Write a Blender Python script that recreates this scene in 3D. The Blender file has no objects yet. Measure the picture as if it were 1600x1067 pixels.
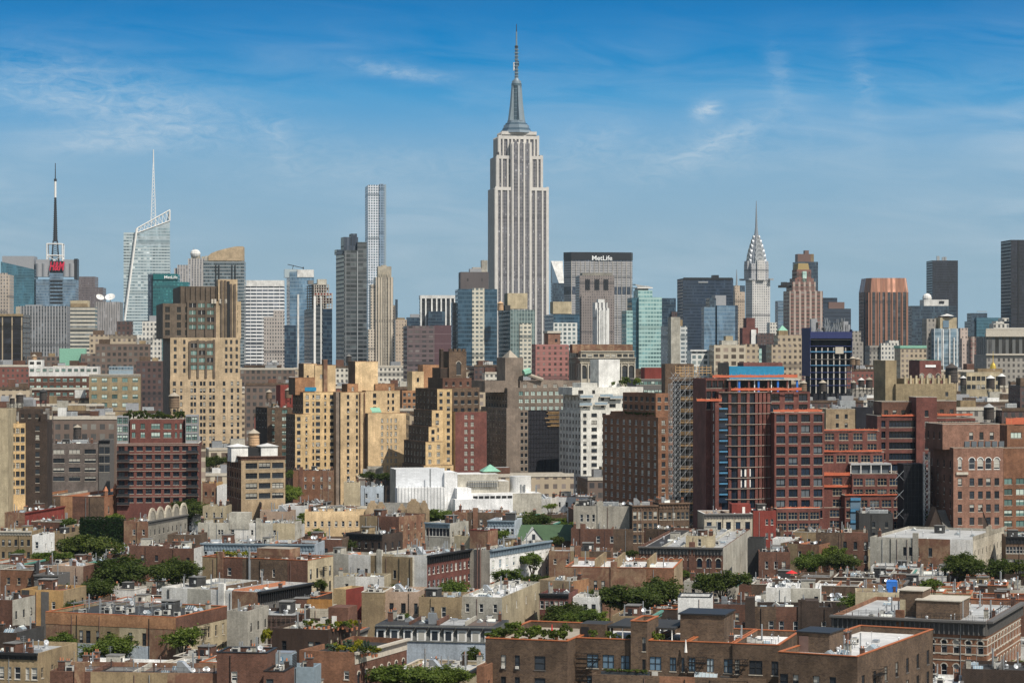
import bpy,math,random
from math import radians as R
from mathutils import Vector,Matrix
SC = bpy.context.scene
COL = SC.collection
FPX,HOR,CX,CAMZ = 3672.0,545.0,800.0,70.0

# ------------------------------------------------------------------ camera
cd = bpy.data.cameras.new('camera')
cam = bpy.data.objects.new('camera',cd); COL.objects.link(cam)
cam.location = (0,0,CAMZ); cam.rotation_euler = (R(90),0,0)
cd.sensor_width = 36.0; cd.lens = FPX/1600*36; cd.shift_y = (HOR - 533.5)/1600
cd.clip_start = 1.0; cd.clip_end = 60000
SC.camera = cam
SC.view_settings.view_transform = 'Standard'; SC.view_settings.look = 'None'
SC.view_settings.gamma = 1.0; SC.view_settings.use_curve_mapping = False
SC.view_settings.exposure = 0.1
SC.render.engine = 'CYCLES'
SC.cycles.max_bounces = 5; SC.cycles.diffuse_bounces = 4; SC.cycles.glossy_bounces = 3
SC.cycles.transparent_max_bounces = 4; SC.cycles.volume_bounces = 0
SC.cycles.use_denoising = True; SC.cycles.denoising_prefilter = 'NONE'

# ------------------------------------------------------------------ sun and sky
SUN_EL,SUN_PHI = 52.0,40.0          # elevation; degrees from straight behind the camera towards its right
sl = bpy.data.lights.new('sun','SUN'); sl.energy = 4.7; sl.angle = R(0.5); sl.color = (1.0,0.93,0.82)
sun = bpy.data.objects.new('sun',sl); COL.objects.link(sun)
_sd = Vector((math.sin(R(SUN_PHI))*math.cos(R(SUN_EL)),-math.cos(R(SUN_PHI))*math.cos(R(SUN_EL)),math.sin(R(SUN_EL))))
sun.rotation_euler = _sd.to_track_quat('Z','Y').to_euler()

W = bpy.data.worlds.new('World'); SC.world = W; W.use_nodes = True
nt = W.node_tree; nt.nodes.clear()

class NB:                              # small node-graph helper
    def __init__(s,tree): s.t = tree
    def n(s,typ,**kw):
        x = s.t.nodes.new(typ)
        for k,v in kw.items(): setattr(x,k,v)
        return x
    def put(s,sock,v):
        if v is None: return
        if hasattr(v,'links') or isinstance(v,bpy.types.NodeSocket): s.t.links.new(v,sock)
        else: sock.default_value = v
    def m(s,op,a,b=None,c=None,clamp=False):
        x = s.n('ShaderNodeMath',operation=op,use_clamp=clamp)
        s.put(x.inputs[0],a); s.put(x.inputs[1],b); s.put(x.inputs[2],c)
        return x.outputs[0]
    def mix(s,f,a,b,mode='MIX'):
        x = s.n('ShaderNodeMix',data_type='RGBA',blend_type=mode)
        s.put(x.inputs[0],f); s.put(x.inputs[6],a); s.put(x.inputs[7],b)
        return x.outputs[2]
    def ramp(s,f,stops,interp='LINEAR'):
        x = s.n('ShaderNodeValToRGB'); cr = x.color_ramp; cr.interpolation = interp
        while len(cr.elements) > 1: cr.elements.remove(cr.elements[-1])
        for i,(p,c) in enumerate(stops):
            e = cr.elements[0] if i == 0 else cr.elements.new(p)
            e.position = p; e.color = tuple(c) + ((1,) if len(c) == 3 else ())
        s.put(x.inputs[0],f); return x.outputs[0]
    def noise(s,vec,scale,detail=3,rough=0.55,dist=0.0):
        x = s.n('ShaderNodeTexNoise'); s.put(x.inputs['Vector'],vec)
        x.inputs['Scale'].default_value = scale; x.inputs['Detail'].default_value = detail
        x.inputs['Roughness'].default_value = rough; x.inputs['Distortion'].default_value = dist
        return x.outputs[0]
    def comb(s,x,y,z=0.0):
        c = s.n('ShaderNodeCombineXYZ'); s.put(c.inputs[0],x); s.put(c.inputs[1],y); s.put(c.inputs[2],z)
        return c.outputs[0]
    def vmul(s,v,k):
        x = s.n('ShaderNodeVectorMath',operation='MULTIPLY'); s.put(x.inputs[0],v); x.inputs[1].default_value = k
        return x.outputs[0]

def srgb(r,g,b):
    f = lambda c: (c/255/12.92) if c <= 10 else ((c/255 + 0.055)/1.055) ** 2.4
    return (f(r),f(g),f(b))

b = NB(nt)
def sk(*c): return tuple(q*0.945 for q in srgb(*c))
geo = b.n('ShaderNodeTexCoord').outputs['Generated']
sx = b.n('ShaderNodeSeparateXYZ'); nt.links.new(geo,sx.inputs[0])
el = b.m('MULTIPLY',b.m('ARCSINE',sx.outputs[2]),180/math.pi)           # elevation, degrees
az = b.m('MULTIPLY',b.m('ARCTAN2',sx.outputs[0],sx.outputs[1]),180/math.pi)
t = b.m('DIVIDE',el,14.0,clamp=True)
SKYK = 1.0
grad = b.ramp(t,[(0.0,sk(152,182,199)),(0.155,sk(149,181,200)),(0.32,sk(130,175,206)),(0.385,sk(104,166,209)),(0.44,sk(66,154,208)),
                  (0.49,sk(10,137,200)),(0.535,sk(0,130,196)),(0.60,sk(0,119,186)),(1.0,sk(0,104,176))])
# thin cirrus, drawn out along the wind
v1 = b.comb(b.m('MULTIPLY',az,0.16),b.m('MULTIPLY',b.m('ADD',el,b.m('MULTIPLY',az,0.06)),0.9))
n1 = b.noise(v1,1.6,6,0.58,0.7)
n2 = b.noise(b.comb(b.m('MULTIPLY',az,0.07),b.m('MULTIPLY',el,0.22),4.0),1.5,2,0.5)
band = b.m('MULTIPLY',b.ramp(b.m('DIVIDE',el,9.0,clamp=True),[(0.0,(.2,)*3),(0.3,(1,)*3),(0.68,(.75,)*3),(0.9,(.12,)*3),(1,(.05,)*3)]),1.0)
cl = b.m('MULTIPLY',b.m('MULTIPLY',b.ramp(n1,[(0.36,(0,0,0)),(0.74,(1,1,1))]),b.ramp(n2,[(0.36,(0,0,0)),(0.62,(1,1,1))])),band)
# a few separate wisps and one small puff (azimuth, elevation, half width, half height, tilt, strength)
wn = b.noise(b.comb(b.m('MULTIPLY',az,1.0),b.m('MULTIPLY',el,2.6),9.0),1.7,6,0.65,0.9)
wisps = None
for (a0,e0,w,h,tl,st) in [(4.72,5.78,.34,.22,.1,1.5),(5.0,5.0,1.6,.32,.45,.7),(-2.8,6.75,1.3,.16,-.12,.55),(-2.5,6.6,.9,.12,-.1,.5),
                                (-9.2,5.0,1.9,.3,.05,.8),(-10.5,6.2,3.4,.75,-.1,.6),(-8.0,5.5,3.0,.5,-.12,.5),(-3.5,4.4,4.0,.5,.02,.4),(4.5,4.7,3.5,.6,.06,.4),(6.5,6.6,.3,.6,-.9,.5),(8.5,6.3,.35,.9,-1.2,.45),(-5.7,5.0,.5,.5,-.6,.45),(2.0,5.1,1.0,.5,.2,.4)]:
    da = b.m('SUBTRACT',az,a0); de = b.m('SUBTRACT',b.m('SUBTRACT',el,e0),b.m('MULTIPLY',da,tl))
    q = b.m('ADD',b.m('POWER',b.m('ABSOLUTE',b.m('DIVIDE',da,w)),2.0),b.m('POWER',b.m('ABSOLUTE',b.m('DIVIDE',de,h)),2.0))
    g = b.m('MULTIPLY',b.m('POWER',2.718,b.m('MULTIPLY',q,-1.0)),st)
    wisps = g if wisps is None else b.m('ADD',wisps,g)
wis = b.m('MULTIPLY',wisps,b.ramp(wn,[(0.30,(0,0,0)),(0.72,(1,1,1))]))
cloud = b.m('MINIMUM',b.m('ADD',b.m('MULTIPLY',cl,0.52),b.m('MULTIPLY',wis,0.62)),0.72)
low = b.mix(cloud,grad,sk(200,216,228) + (1,))
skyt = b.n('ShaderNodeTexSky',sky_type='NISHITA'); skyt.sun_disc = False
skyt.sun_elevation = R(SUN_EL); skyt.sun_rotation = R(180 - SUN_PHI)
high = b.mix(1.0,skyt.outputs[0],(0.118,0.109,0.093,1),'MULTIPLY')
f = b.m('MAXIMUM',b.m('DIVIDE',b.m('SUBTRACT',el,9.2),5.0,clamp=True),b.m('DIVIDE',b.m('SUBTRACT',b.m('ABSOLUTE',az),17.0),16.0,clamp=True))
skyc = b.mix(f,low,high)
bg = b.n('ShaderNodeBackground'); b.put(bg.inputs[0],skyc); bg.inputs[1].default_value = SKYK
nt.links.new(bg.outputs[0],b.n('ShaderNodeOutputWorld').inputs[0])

# ------------------------------------------------------------------ tagging
def tag(o,label=None,cat=None,group=None,kind=None):
    if label: o['label'] = label
    if cat: o['category'] = cat
    if group: o['group'] = group
    if kind: o['kind'] = kind
    return o
def empty(name,loc,rz=0.0):
    o = bpy.data.objects.new(name,None); COL.objects.link(o); o.empty_display_size = 1
    o.location = loc; o.rotation_euler = (0,0,rz); return o

# ------------------------------------------------------------------ materials
MATS = {}
def newmat(key):
    m = bpy.data.materials.new(key); m.use_nodes = True; MATS[key] = m
    t = m.node_tree; t.nodes.clear(); nb = NB(t)
    o = nb.n('ShaderNodeOutputMaterial'); p = nb.n('ShaderNodeBsdfPrincipled')
    t.links.new(p.outputs[0],o.inputs[0]); return m,nb,p
def c4(c): return tuple(c) + (1,)

def wallmat(key,col,kind='plain',col2=None,var=0.30,rough=0.85):
    """brick / stucco / stone in metres: kind 'brick', 'plain', 'stain' (patched stucco), 'stone' (coursed), 'board'"""
    m,n,p = newmat(key)
    uv = n.n('ShaderNodeUVMap').outputs[0]; ob = n.n('ShaderNodeTexCoord').outputs['Object']
    oi = n.n('ShaderNodeObjectInfo').outputs['Random']
    big = n.noise(ob,0.16,3,0.6); fine = n.noise(ob,2.8,4,0.7)
    strk = n.noise(n.vmul(uv,(1.3,0.09,1)),1.0,4,0.6)
    c = c4(col)
    if kind == 'brick':
        bt = n.n('ShaderNodeTexBrick'); bt.offset = 0.5; n.put(bt.inputs['Vector'],uv)
        bt.inputs['Scale'].default_value = 1.0; bt.inputs['Brick Width'].default_value = 0.46; bt.inputs['Row Height'].default_value = 0.2
        bt.inputs['Mortar Size'].default_value = 0.02; bt.inputs['Bias'].default_value = -0.1
        k2 = col2 or tuple(x*0.62 for x in col)
        bt.inputs['Color1'].default_value = c; bt.inputs['Color2'].default_value = c4(k2)
        bt.inputs['Mortar'].default_value = c4(tuple(x*0.6 + 0.06 for x in col))
        base = bt.outputs[0]
        pat = n.ramp(n.noise(ob,0.35,4,0.7,0.5),[(0.46,(0,0,0)),(0.62,(1,1,1))])
        base = n.mix(n.m('MULTIPLY',pat,0.45),base,c4(tuple(min(1,x*1.35 + 0.02) for x in col)))
    elif kind == 'stain':
        pat = n.ramp(n.noise(ob,0.28,5,0.7,0.8),[(0.45,(0,0,0)),(0.58,(1,1,1))])
        base = n.mix(n.m('MULTIPLY',pat,0.6),c,c4(col2 or tuple(x*0.6 for x in col)))
    elif kind == 'stone':
        bt = n.n('ShaderNodeTexBrick'); n.put(bt.inputs['Vector'],uv); bt.inputs['Scale'].default_value = 1.0
        bt.inputs['Brick Width'].default_value = 1.3; bt.inputs['Row Height'].default_value = 0.5; bt.inputs['Mortar Size'].default_value = 0.02
        bt.inputs['Color1'].default_value = c; bt.inputs['Color2'].default_value = c4(tuple(x*0.85 for x in col)); bt.inputs['Mortar'].default_value = c4(tuple(x*0.55 for x in col))
        base = bt.outputs[0]
    elif kind == 'board':
        base = n.mix(n.m('MULTIPLY',n.m('GREATER_THAN',n.m('FRACT',n.m('MULTIPLY',ob_x(n,ob),5.0)),0.85),0.6),c,c4(tuple(x*0.4 for x in col)))
    else: base = c
    f1 = n.ramp(big,[(0.25,(1 - var*1.2,)*3),(0.75,(1 + var*0.7,)*3)])
    f2 = n.ramp(fine,[(0.3,(1 - var*0.9,)*3),(0.7,(1 + var*0.7,)*3)])
    sv = var*(.45 if kind == 'brick' else .6); f3 = n.ramp(strk,[(0.3,(1 - sv*1.1,)*3),(0.62,(1.04,)*3)])
    base = n.mix(1.0,base,f1,'MULTIPLY'); base = n.mix(1.0,base,f2,'MULTIPLY'); base = n.mix(1.0,base,f3,'MULTIPLY')
    base = n.mix(1.0,base,n.ramp(oi,[(0,(0.88,)*3),(1,(1.1,)*3)]),'MULTIPLY')
    n.put(p.inputs['Base Color'],base); p.inputs['Roughness'].default_value = rough
    p.inputs['Specular IOR Level'].default_value = 0.25
    return m
def ob_x(n,ob):
    s = n.n('ShaderNodeSeparateXYZ'); n.put(s.inputs[0],ob); return n.m('ADD',s.outputs[0],s.outputs[1])

def roofmat(key,col,dirt=0.5,rough=0.7,col2=None):
    m,n,p = newmat(key)
    ob = n.n('ShaderNodeTexCoord').outputs['Object']; oi = n.n('ShaderNodeObjectInfo').outputs['Random']
    a = n.noise(ob,0.22,5,0.65,0.6); f = n.noise(ob,1.6,4,0.7)
    sep = n.n('ShaderNodeSeparateXYZ'); n.put(sep.inputs[0],ob)
    seam = n.m('LESS_THAN',n.m('FRACT',n.m('MULTIPLY',sep.outputs[0],0.95)),0.06)
    base = n.mix(n.m('MULTIPLY',n.ramp(a,[(0.42,(0,0,0)),(0.66,(1,1,1))]),dirt),c4(col),c4(col2 or tuple(x*0.42 for x in col)))
    base = n.mix(n.m('MULTIPLY',seam,0.35),base,c4(tuple(x*0.5 for x in col)))
    base = n.mix(1.0,base,n.ramp(f,[(0.2,(0.8,)*3),(0.8,(1.12,)*3)]),'MULTIPLY')
    base = n.mix(1.0,base,n.ramp(oi,[(0,(0.8,)*3),(1,(1.12,)*3)]),'MULTIPLY')
    n.put(p.inputs['Base Color'],base); p.inputs['Roughness'].default_value = rough
    return m

def simple(key,col,rough=0.6,metal=0.0,var=0.15,spec=0.4):
    m,n,p = newmat(key)
    ob = n.n('ShaderNodeTexCoord').outputs['Object']; f = n.noise(ob,1.3,4,0.65)
    base = n.mix(1.0,c4(col),n.ramp(f,[(0.25,(1 - var*1.5,)*3),(0.75,(1 + var,)*3)]),'MULTIPLY')
    n.put(p.inputs['Base Color'],base); p.inputs['Roughness'].default_value = rough; p.inputs['Metallic'].default_value = metal
    p.inputs['Specular IOR Level'].default_value = spec
    return m

def glassmat(key,dark,light,plight=0.25,rough=0.06):
    """window glass: each window object gets its own darkness; some have pale blinds drawn"""
    m,n,p = newmat(key)
    oi = n.n('ShaderNodeObjectInfo').outputs['Random']
    ob = n.n('ShaderNodeTexCoord').outputs['Object']; s = n.n('ShaderNodeSeparateXYZ'); n.put(s.inputs[0],ob)
    r2 = n.m('FRACT',n.m('MULTIPLY',oi,37.7)); hgt = n.m('FRACT',n.m('MULTIPLY',oi,91.3))
    has = n.m('LESS_THAN',r2,plight)
    blind = n.m('MULTIPLY',has,n.m('GREATER_THAN',s.outputs[2],n.m('MULTIPLY',hgt,1.4)))
    base = n.mix(oi,c4(tuple(x*0.5 for x in dark)),c4(tuple(x*1.6 for x in dark)))
    base = n.mix(blind,base,c4(light))
    n.put(p.inputs['Base Color'],base); p.inputs['Roughness'].default_value = rough; p.inputs['IOR'].default_value = 1.5
    return m

def facade(key,wall,glass,glass2=None,span=None,pu=3.0,pv=3.6,wu=0.55,wv=0.55,ou=0.0,ov=0.0,lit=0.2,rough=0.18,bands=0,band_col=None,spec=0.5,var=0.12,mull=0):
    """window pattern of a far tower's walls, in metres: columns pu wide, storeys pv high"""
    m,n,p = newmat(key)
    uv = n.n('ShaderNodeUVMap').outputs[0]; s = n.n('ShaderNodeSeparateXYZ'); n.put(s.inputs[0],uv)
    ob = n.n('ShaderNodeTexCoord').outputs['Object']
    a = n.m('ADD',n.m('DIVIDE',s.outputs[0],pu),1000.0 + ou); c = n.m('ADD',n.m('DIVIDE',s.outputs[1],pv),ov)
    fu,fv = n.m('FRACT',a),n.m('FRACT',c)
    mu = n.m('LESS_THAN',n.m('ABSOLUTE',n.m('SUBTRACT',fu,0.5)),wu/2); mv = n.m('LESS_THAN',n.m('ABSOLUTE',n.m('SUBTRACT',fv,0.5)),wv/2)
    if mull: mu = n.m('MULTIPLY',mu,n.m('GREATER_THAN',n.m('ABSOLUTE',n.m('SUBTRACT',fu,0.5)),mull/2))
    wn = n.n('ShaderNodeTexWhiteNoise',noise_dimensions='2D')
    n.put(wn.inputs['Vector'],n.comb(n.m('FLOOR',a),n.m('FLOOR',c)))
    rnd = wn.outputs['Value']
    g2 = glass2 or tuple(min(1,x*2.2 + 0.05) for x in glass)
    gc = n.mix(n.ramp(rnd,[(0.0,(0,0,0)),(1 - lit,(0.3,0.3,0.3)),(1 - lit*0.6,(1,1,1))]),c4(glass),c4(g2))
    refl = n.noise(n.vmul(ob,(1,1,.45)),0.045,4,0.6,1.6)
    gc = n.mix(1.0,gc,n.ramp(refl,[(0.36,(0.5,)*3),(0.52,(1.0,)*3),(0.66,(1.6,)*3)]),'MULTIPLY')  # broad soft reflections painted into the glass colour as noise
    big = n.noise(ob,0.06,3,0.6); strk = n.noise(n.vmul(uv,(0.5,0.03,1)),1.0,4,0.6)
    wc = n.mix(1.0,c4(wall),n.ramp(big,[(0.25,(1 - var,)*3),(0.75,(1 + var,)*3)]),'MULTIPLY')
    wc = n.mix(1.0,wc,n.ramp(strk,[(0.3,(1 - var,)*3),(0.65,(1.03,)*3)]),'MULTIPLY')
    if bands:
        bm = n.m('LESS_THAN',n.m('FRACT',n.m('DIVIDE',s.outputs[1],bands)),0.07)
        wc = n.mix(bm,wc,c4(band_col)); 
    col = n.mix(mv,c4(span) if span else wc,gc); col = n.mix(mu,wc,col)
    if mull: col = n.mix(n.m('MULTIPLY',0.0,mu),col,wc)
    if bands: col = n.mix(bm,col,c4(band_col))
    ri = n.n('ShaderNodeObjectInfo').outputs['Random']       # plant floors: a darker louvred storey now and then
    pf = n.m('LESS_THAN',n.m('FRACT',n.m('ADD',n.m('DIVIDE',s.outputs[1],pv*17.0),ri)),0.055)
    col = n.mix(n.m('MULTIPLY',pf,0.55),col,c4(tuple(x*.6 for x in (span or glass))))
    msk = n.m('MULTIPLY',mu,mv)
    n.put(p.inputs['Base Color'],col); n.put(p.inputs['Roughness'],n.m('MULTIPLY_ADD',msk,rough - 0.8,0.8))
    p.inputs['Specular IOR Level'].default_value = spec
    return m

# ------------------------------------------------------------------ mesh builder
class MB:
    def __init__(s): s.v,s.f,s.m,s.mats = [],[],[],[]
    def mi(s,mat):
        if isinstance(mat,str): mat = MATS[mat]
        if mat not in s.mats: s.mats.append(mat)
        return s.mats.index(mat)
    def face(s,pts,mat):
        i = len(s.v); s.v += [tuple(p) for p in pts]; s.f.append(tuple(range(i,i + len(pts)))); s.m.append(s.mi(mat))
    def box(s,x0,x1,y0,y1,z0,z1,mat,top=None,bottom=False):
        P = lambda x,y,z: (x,y,z)
        s.face([P(x0,y0,z0),P(x1,y0,z0),P(x1,y0,z1),P(x0,y0,z1)],mat)
        s.face([P(x1,y0,z0),P(x1,y1,z0),P(x1,y1,z1),P(x1,y0,z1)],mat)
        s.face([P(x1,y1,z0),P(x0,y1,z0),P(x0,y1,z1),P(x1,y1,z1)],mat)
        s.face([P(x0,y1,z0),P(x0,y0,z0),P(x0,y0,z1),P(x0,y1,z1)],mat)
        s.face([P(x0,y0,z1),P(x1,y0,z1),P(x1,y1,z1),P(x0,y1,z1)],top or mat)
        if bottom: s.face([P(x0,y1,z0),P(x1,y1,z0),P(x1,y0,z0),P(x0,y0,z0)],mat)
    def prism(s,poly,z0,z1,mat,top=None,poly2=None):
        q = poly2 or poly; n = len(poly)
        for i in range(n):
            j = (i + 1) % n
            s.face([(*poly[i],z0),(*poly[j],z0),(*q[j],z1),(*q[i],z1)],mat)
        s.face([(*p,z1) for p in q],top or mat)
    def cyl(s,x,y,z0,z1,r0,r1,mat,n=12,top=None):
        a = [(x + r0*math.cos(2*math.pi*i/n),y + r0*math.sin(2*math.pi*i/n)) for i in range(n)]
        c = [(x + r1*math.cos(2*math.pi*i/n),y + r1*math.sin(2*math.pi*i/n)) for i in range(n)]
        s.prism(a,z0,z1,mat,top,c)
    def tube(s,a,c,r,mat,n=5,r1=None):
        a,c = Vector(a),Vector(c); d = (c - a)
        if d.length < 1e-6: return
        d.normalize(); u = d.orthogonal().normalized(); w = d.cross(u); r1 = r if r1 is None else r1
        A = [a + (u*math.cos(2*math.pi*i/n) + w*math.sin(2*math.pi*i/n))*r for i in range(n)]
        B = [c + (u*math.cos(2*math.pi*i/n) + w*math.sin(2*math.pi*i/n))*r1 for i in range(n)]
        for i in range(n):
            j = (i + 1) % n; s.face([A[i],A[j],B[j],B[i]],mat)
        s.face(B,mat); s.face(A[::-1],mat)
    def sphere(s,x,y,z,rx,ry,rz,mat,n=10,half=False):
        m = n // 2
        for i in range(m):
            t0 = (math.pi/2 if half else math.pi)*i/m; t1 = (math.pi/2 if half else math.pi)*(i + 1)/m
            for k in range(n):
                p0,p1 = 2*math.pi*k/n,2*math.pi*(k + 1)/n
                P = lambda t,p: (x + rx*math.sin(t)*math.cos(p),y + ry*math.sin(t)*math.sin(p),z + rz*math.cos(t))
                s.face([P(t1,p0),P(t1,p1),P(t0,p1),P(t0,p0)] if i else [P(t1,p0),P(t1,p1),P(t0,p0)],mat)
    def mesh(s,name):
        me = bpy.data.meshes.new(name); me.from_pydata(s.v,[],s.f)
        for m in s.mats: me.materials.append(m)
        me.polygons.foreach_set('material_index',s.m)
        uvl = me.uv_layers.new(name='UVMap'); data = []
        me.update()
        for p in me.polygons:
            nx,ny,nz = p.normal
            if abs(nz) > 0.8: tx,ty = 1.0,0.0
            else:
                l = math.hypot(nx,ny) or 1; tx,ty = -ny/l,nx/l
            for vi in p.vertices:
                x,y,z = me.vertices[vi].co
                data += [x*tx + y*ty,y if abs(nz) > 0.8 else z]
        uvl.data.foreach_set('uv',data)
        return me
    def build(s,name,parent=None,loc=None,rz=0):
        if not s.v: return None
        o = bpy.data.objects.new(name,s.mesh(name)); COL.objects.link(o)
        if parent is not None: o.parent = parent
        if loc is not None: o.location = loc
        o.rotation_euler = (0,0,rz); return o
def inst(name,mesh,parent,loc,rz=0.0,scale=None):
    o = bpy.data.objects.new(name,mesh); COL.objects.link(o); o.parent = parent; o.location = loc
    o.rotation_euler = (0,0,rz)
    if scale: o.scale = scale
    return o

# ------------------------------------------------------------------ placing: pixels of the photograph + a true distance
ZO = {0: (0,0,1),1: (0,720,3.075),2: (280,740,3.2625),3: (560,720,3.075),4: (860,740,3.2625),5: (1200,720,3.075),
      'a': (0,220,3.5575),'b': (360,280,3.5575),'c': (640,380,3.5575),'d': (940,300,3.5575),'e': (1240,340,3.953),
      'f': (0,460,3.5575),'g': (360,520,3.5575),'h': (700,520,3.5575),'i': (1000,540,3.443),'j': (1240,540,3.556),'s': (720,20,3.3333)}
def zx(z,X): return ZO[z][0] + X/ZO[z][2]
def zy(z,Y): return ZO[z][1] + Y/ZO[z][2]
def dist(y,h): return FPX*(CAMZ - h)/(y - HOR)
def hgt(y,d): return CAMZ - (y - HOR)/FPX*d
def wx(x,d): return (x - CX)/FPX*d

FOOT = []                               # footprints taken: (cx, cy, ux, uy, W, D)
class Frame:
    """a building's own axes: x along its front, y going back, z up; its front-left foot is the origin"""
    def __init__(s,z,xl,xc,xr,y,a,h=None,d=None,D=None):
        xl,xc,xr = (zx(z,q) for q in (xl,xc,xr)); y = zy(z,y); s.z = z
        if d is None: d = dist(y,h)
        if h is None: h = hgt(y,d)
        s.a = R(a); s.h = h; s.d = d
        ux,uy = math.cos(s.a),math.sin(s.a); bx,by = -uy,ux
        C = (wx(xc,d),d)
        def run(px,dx,dy):
            k = (px - CX)/FPX; den = dx - k*dy
            return (k*C[1] - C[0])/den if abs(den) > 1e-4 else 10.0
        if a >= 0:
            s.W = run(xr,ux,uy); s.D = D or (run(xl,bx,by) if abs(xc - xl) > .5 else 15.0); s.o = C
        else:
            s.W = -run(xl,ux,uy); s.D = D or (run(xr,bx,by) if abs(xr - xc) > .5 else 15.0)
            s.o = (C[0] - ux*s.W,C[1] - uy*s.W)
        s.D = max(3.0,min(s.D,70.0))
        s.u,s.b = (ux,uy),(bx,by)
    def lx(s,X,yo=0.0,z=None):        # local x where the plane y=yo meets the sight line through pixel X
        k = (zx(s.z if z is None else z,X) - CX)/FPX
        ox,oy = s.o[0] + s.b[0]*yo,s.o[1] + s.b[1]*yo
        return (k*oy - ox)/(s.u[0] - k*s.u[1])
    def lyr(s,X,xo,z=None):           # local y where the plane x=xo meets the sight line through pixel X
        k = (zx(s.z if z is None else z,X) - CX)/FPX
        ox,oy = s.o[0] + s.u[0]*xo,s.o[1] + s.u[1]*xo
        return (k*oy - ox)/(s.b[0] - k*s.b[1])
    def dep(s,x,y): return s.o[1] + s.u[1]*x + s.b[1]*y
    def lz(s,Y,x,y,z=None): return hgt(zy(s.z if z is None else z,Y),s.dep(x,y))
    def world(s,x,y,z=0.0): return (s.o[0] + s.u[0]*x + s.b[0]*y,s.o[1] + s.u[1]*x + s.b[1]*y,z)
    def root(s,name,label,cat,group=None,foot=True):
        if foot: FOOT.append((s.o[0],s.o[1],s.u[0],s.u[1],s.W,s.D,s.h))
        return tag(empty(name,(s.o[0],s.o[1],0),s.a),label,cat,group)

# ------------------------------------------------------------------ material library
RED,RUST,BROWN,DKBR = (.145,.066,.042),(.215,.10,.056),(.105,.068,.043),(.055,.035,.025)
for k,c,kind,c2 in [('brick_red',RED,'brick',None),('brick_rust',(.25,.118,.064),'brick',None),('brick_brown',(.13,.084,.052),'brick',(.062,.038,.026)),('brick_dark',DKBR,'brick',None),
        ('brick_orange',(.38,.20,.10),'brick',(.30,.145,.07)),('brick_pink',(.275,.145,.10),'brick',(.19,.095,.065)),('brick_worn',(.20,.105,.07),'stain',(.34,.24,.15)),
        ('brick_grey',(.17,.14,.125),'brick',None),('brick_tan',(.36,.27,.17),'brick',(.30,.22,.13)),('brick_yellow',(.64,.46,.245),'brick',(.57,.40,.20)),
        ('brick_honey',(.65,.48,.28),'brick',(.58,.42,.235)),('brick_taupe',(.215,.17,.135),'brick',(.19,.15,.12)),('brick_white',(.66,.65,.60),'brick',(.60,.59,.54)),
        ('brick_maroon',(.165,.055,.042),'brick',(.125,.042,.034)),('paint_red',(.22,.048,.038),'plain',None),('paint_white',(.72,.71,.68),'stain',(.6,.58,.53)),
        ('stucco_tan',(.31,.235,.14),'stain',(.23,.17,.105)),('stucco_ochre',(.48,.30,.13),'stain',(.40,.25,.11)),('stucco_cream',(.48,.41,.28),'stain',(.37,.31,.21)),
        ('stucco_grey',(.34,.32,.275),'stain',(.46,.43,.37)),('stucco_pale',(.48,.46,.40),'stain',(.34,.32,.27)),('stucco_pink',(.42,.31,.235),'stain',(.34,.255,.19)),
        ('stucco_dark',(.06,.06,.06),'plain',None),('stucco_brown',(.055,.036,.028),'plain',None),('stucco_white',(.76,.76,.74),'plain',None),('stucco_blue',(.42,.48,.54),'stain',(.36,.40,.44)),
        ('limestone',(.50,.45,.36),'stone',None),('brownstone',(.17,.11,.075),'plain',None),('greystone',(.30,.28,.24),'stone',None),('khaki_stone',(.34,.27,.165),'stone',None),
        ('mansard_slate',(.12,.125,.12),'plain',None),('slab_concrete',(.45,.42,.38),'plain',None),('walker_stone',(.57,.44,.29),'stone',None),('walker_dark',(.16,.125,.095),'stone',None),('white_wrap',(.80,.81,.82),'plain',None),('net_black',(.022,.022,.028),'plain',None),('wood_fence',(.32,.16,.05),'board',None),('wood_grey',(.18,.15,.13),'board',None),('plywood',(.55,.36,.18),'plain',None),('slate_roof',(.19,.185,.17),'stone',None)]:
    wallmat(k,c,kind,c2)
for k,c,d in [('roof_silver',(.42,.43,.43),.55),('roof_white',(.72,.72,.71),.4),('roof_tar',(.04,.04,.041),.5),('roof_grey',(.19,.185,.175),.6),('roof_tan',(.40,.35,.28),.5),('roof_red',(.24,.09,.055),.5),('roof_brown',(.14,.10,.08),.4)]:
    roofmat(k,c,d)
roofmat('roof_green',(.055,.105,.05),.4)
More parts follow.
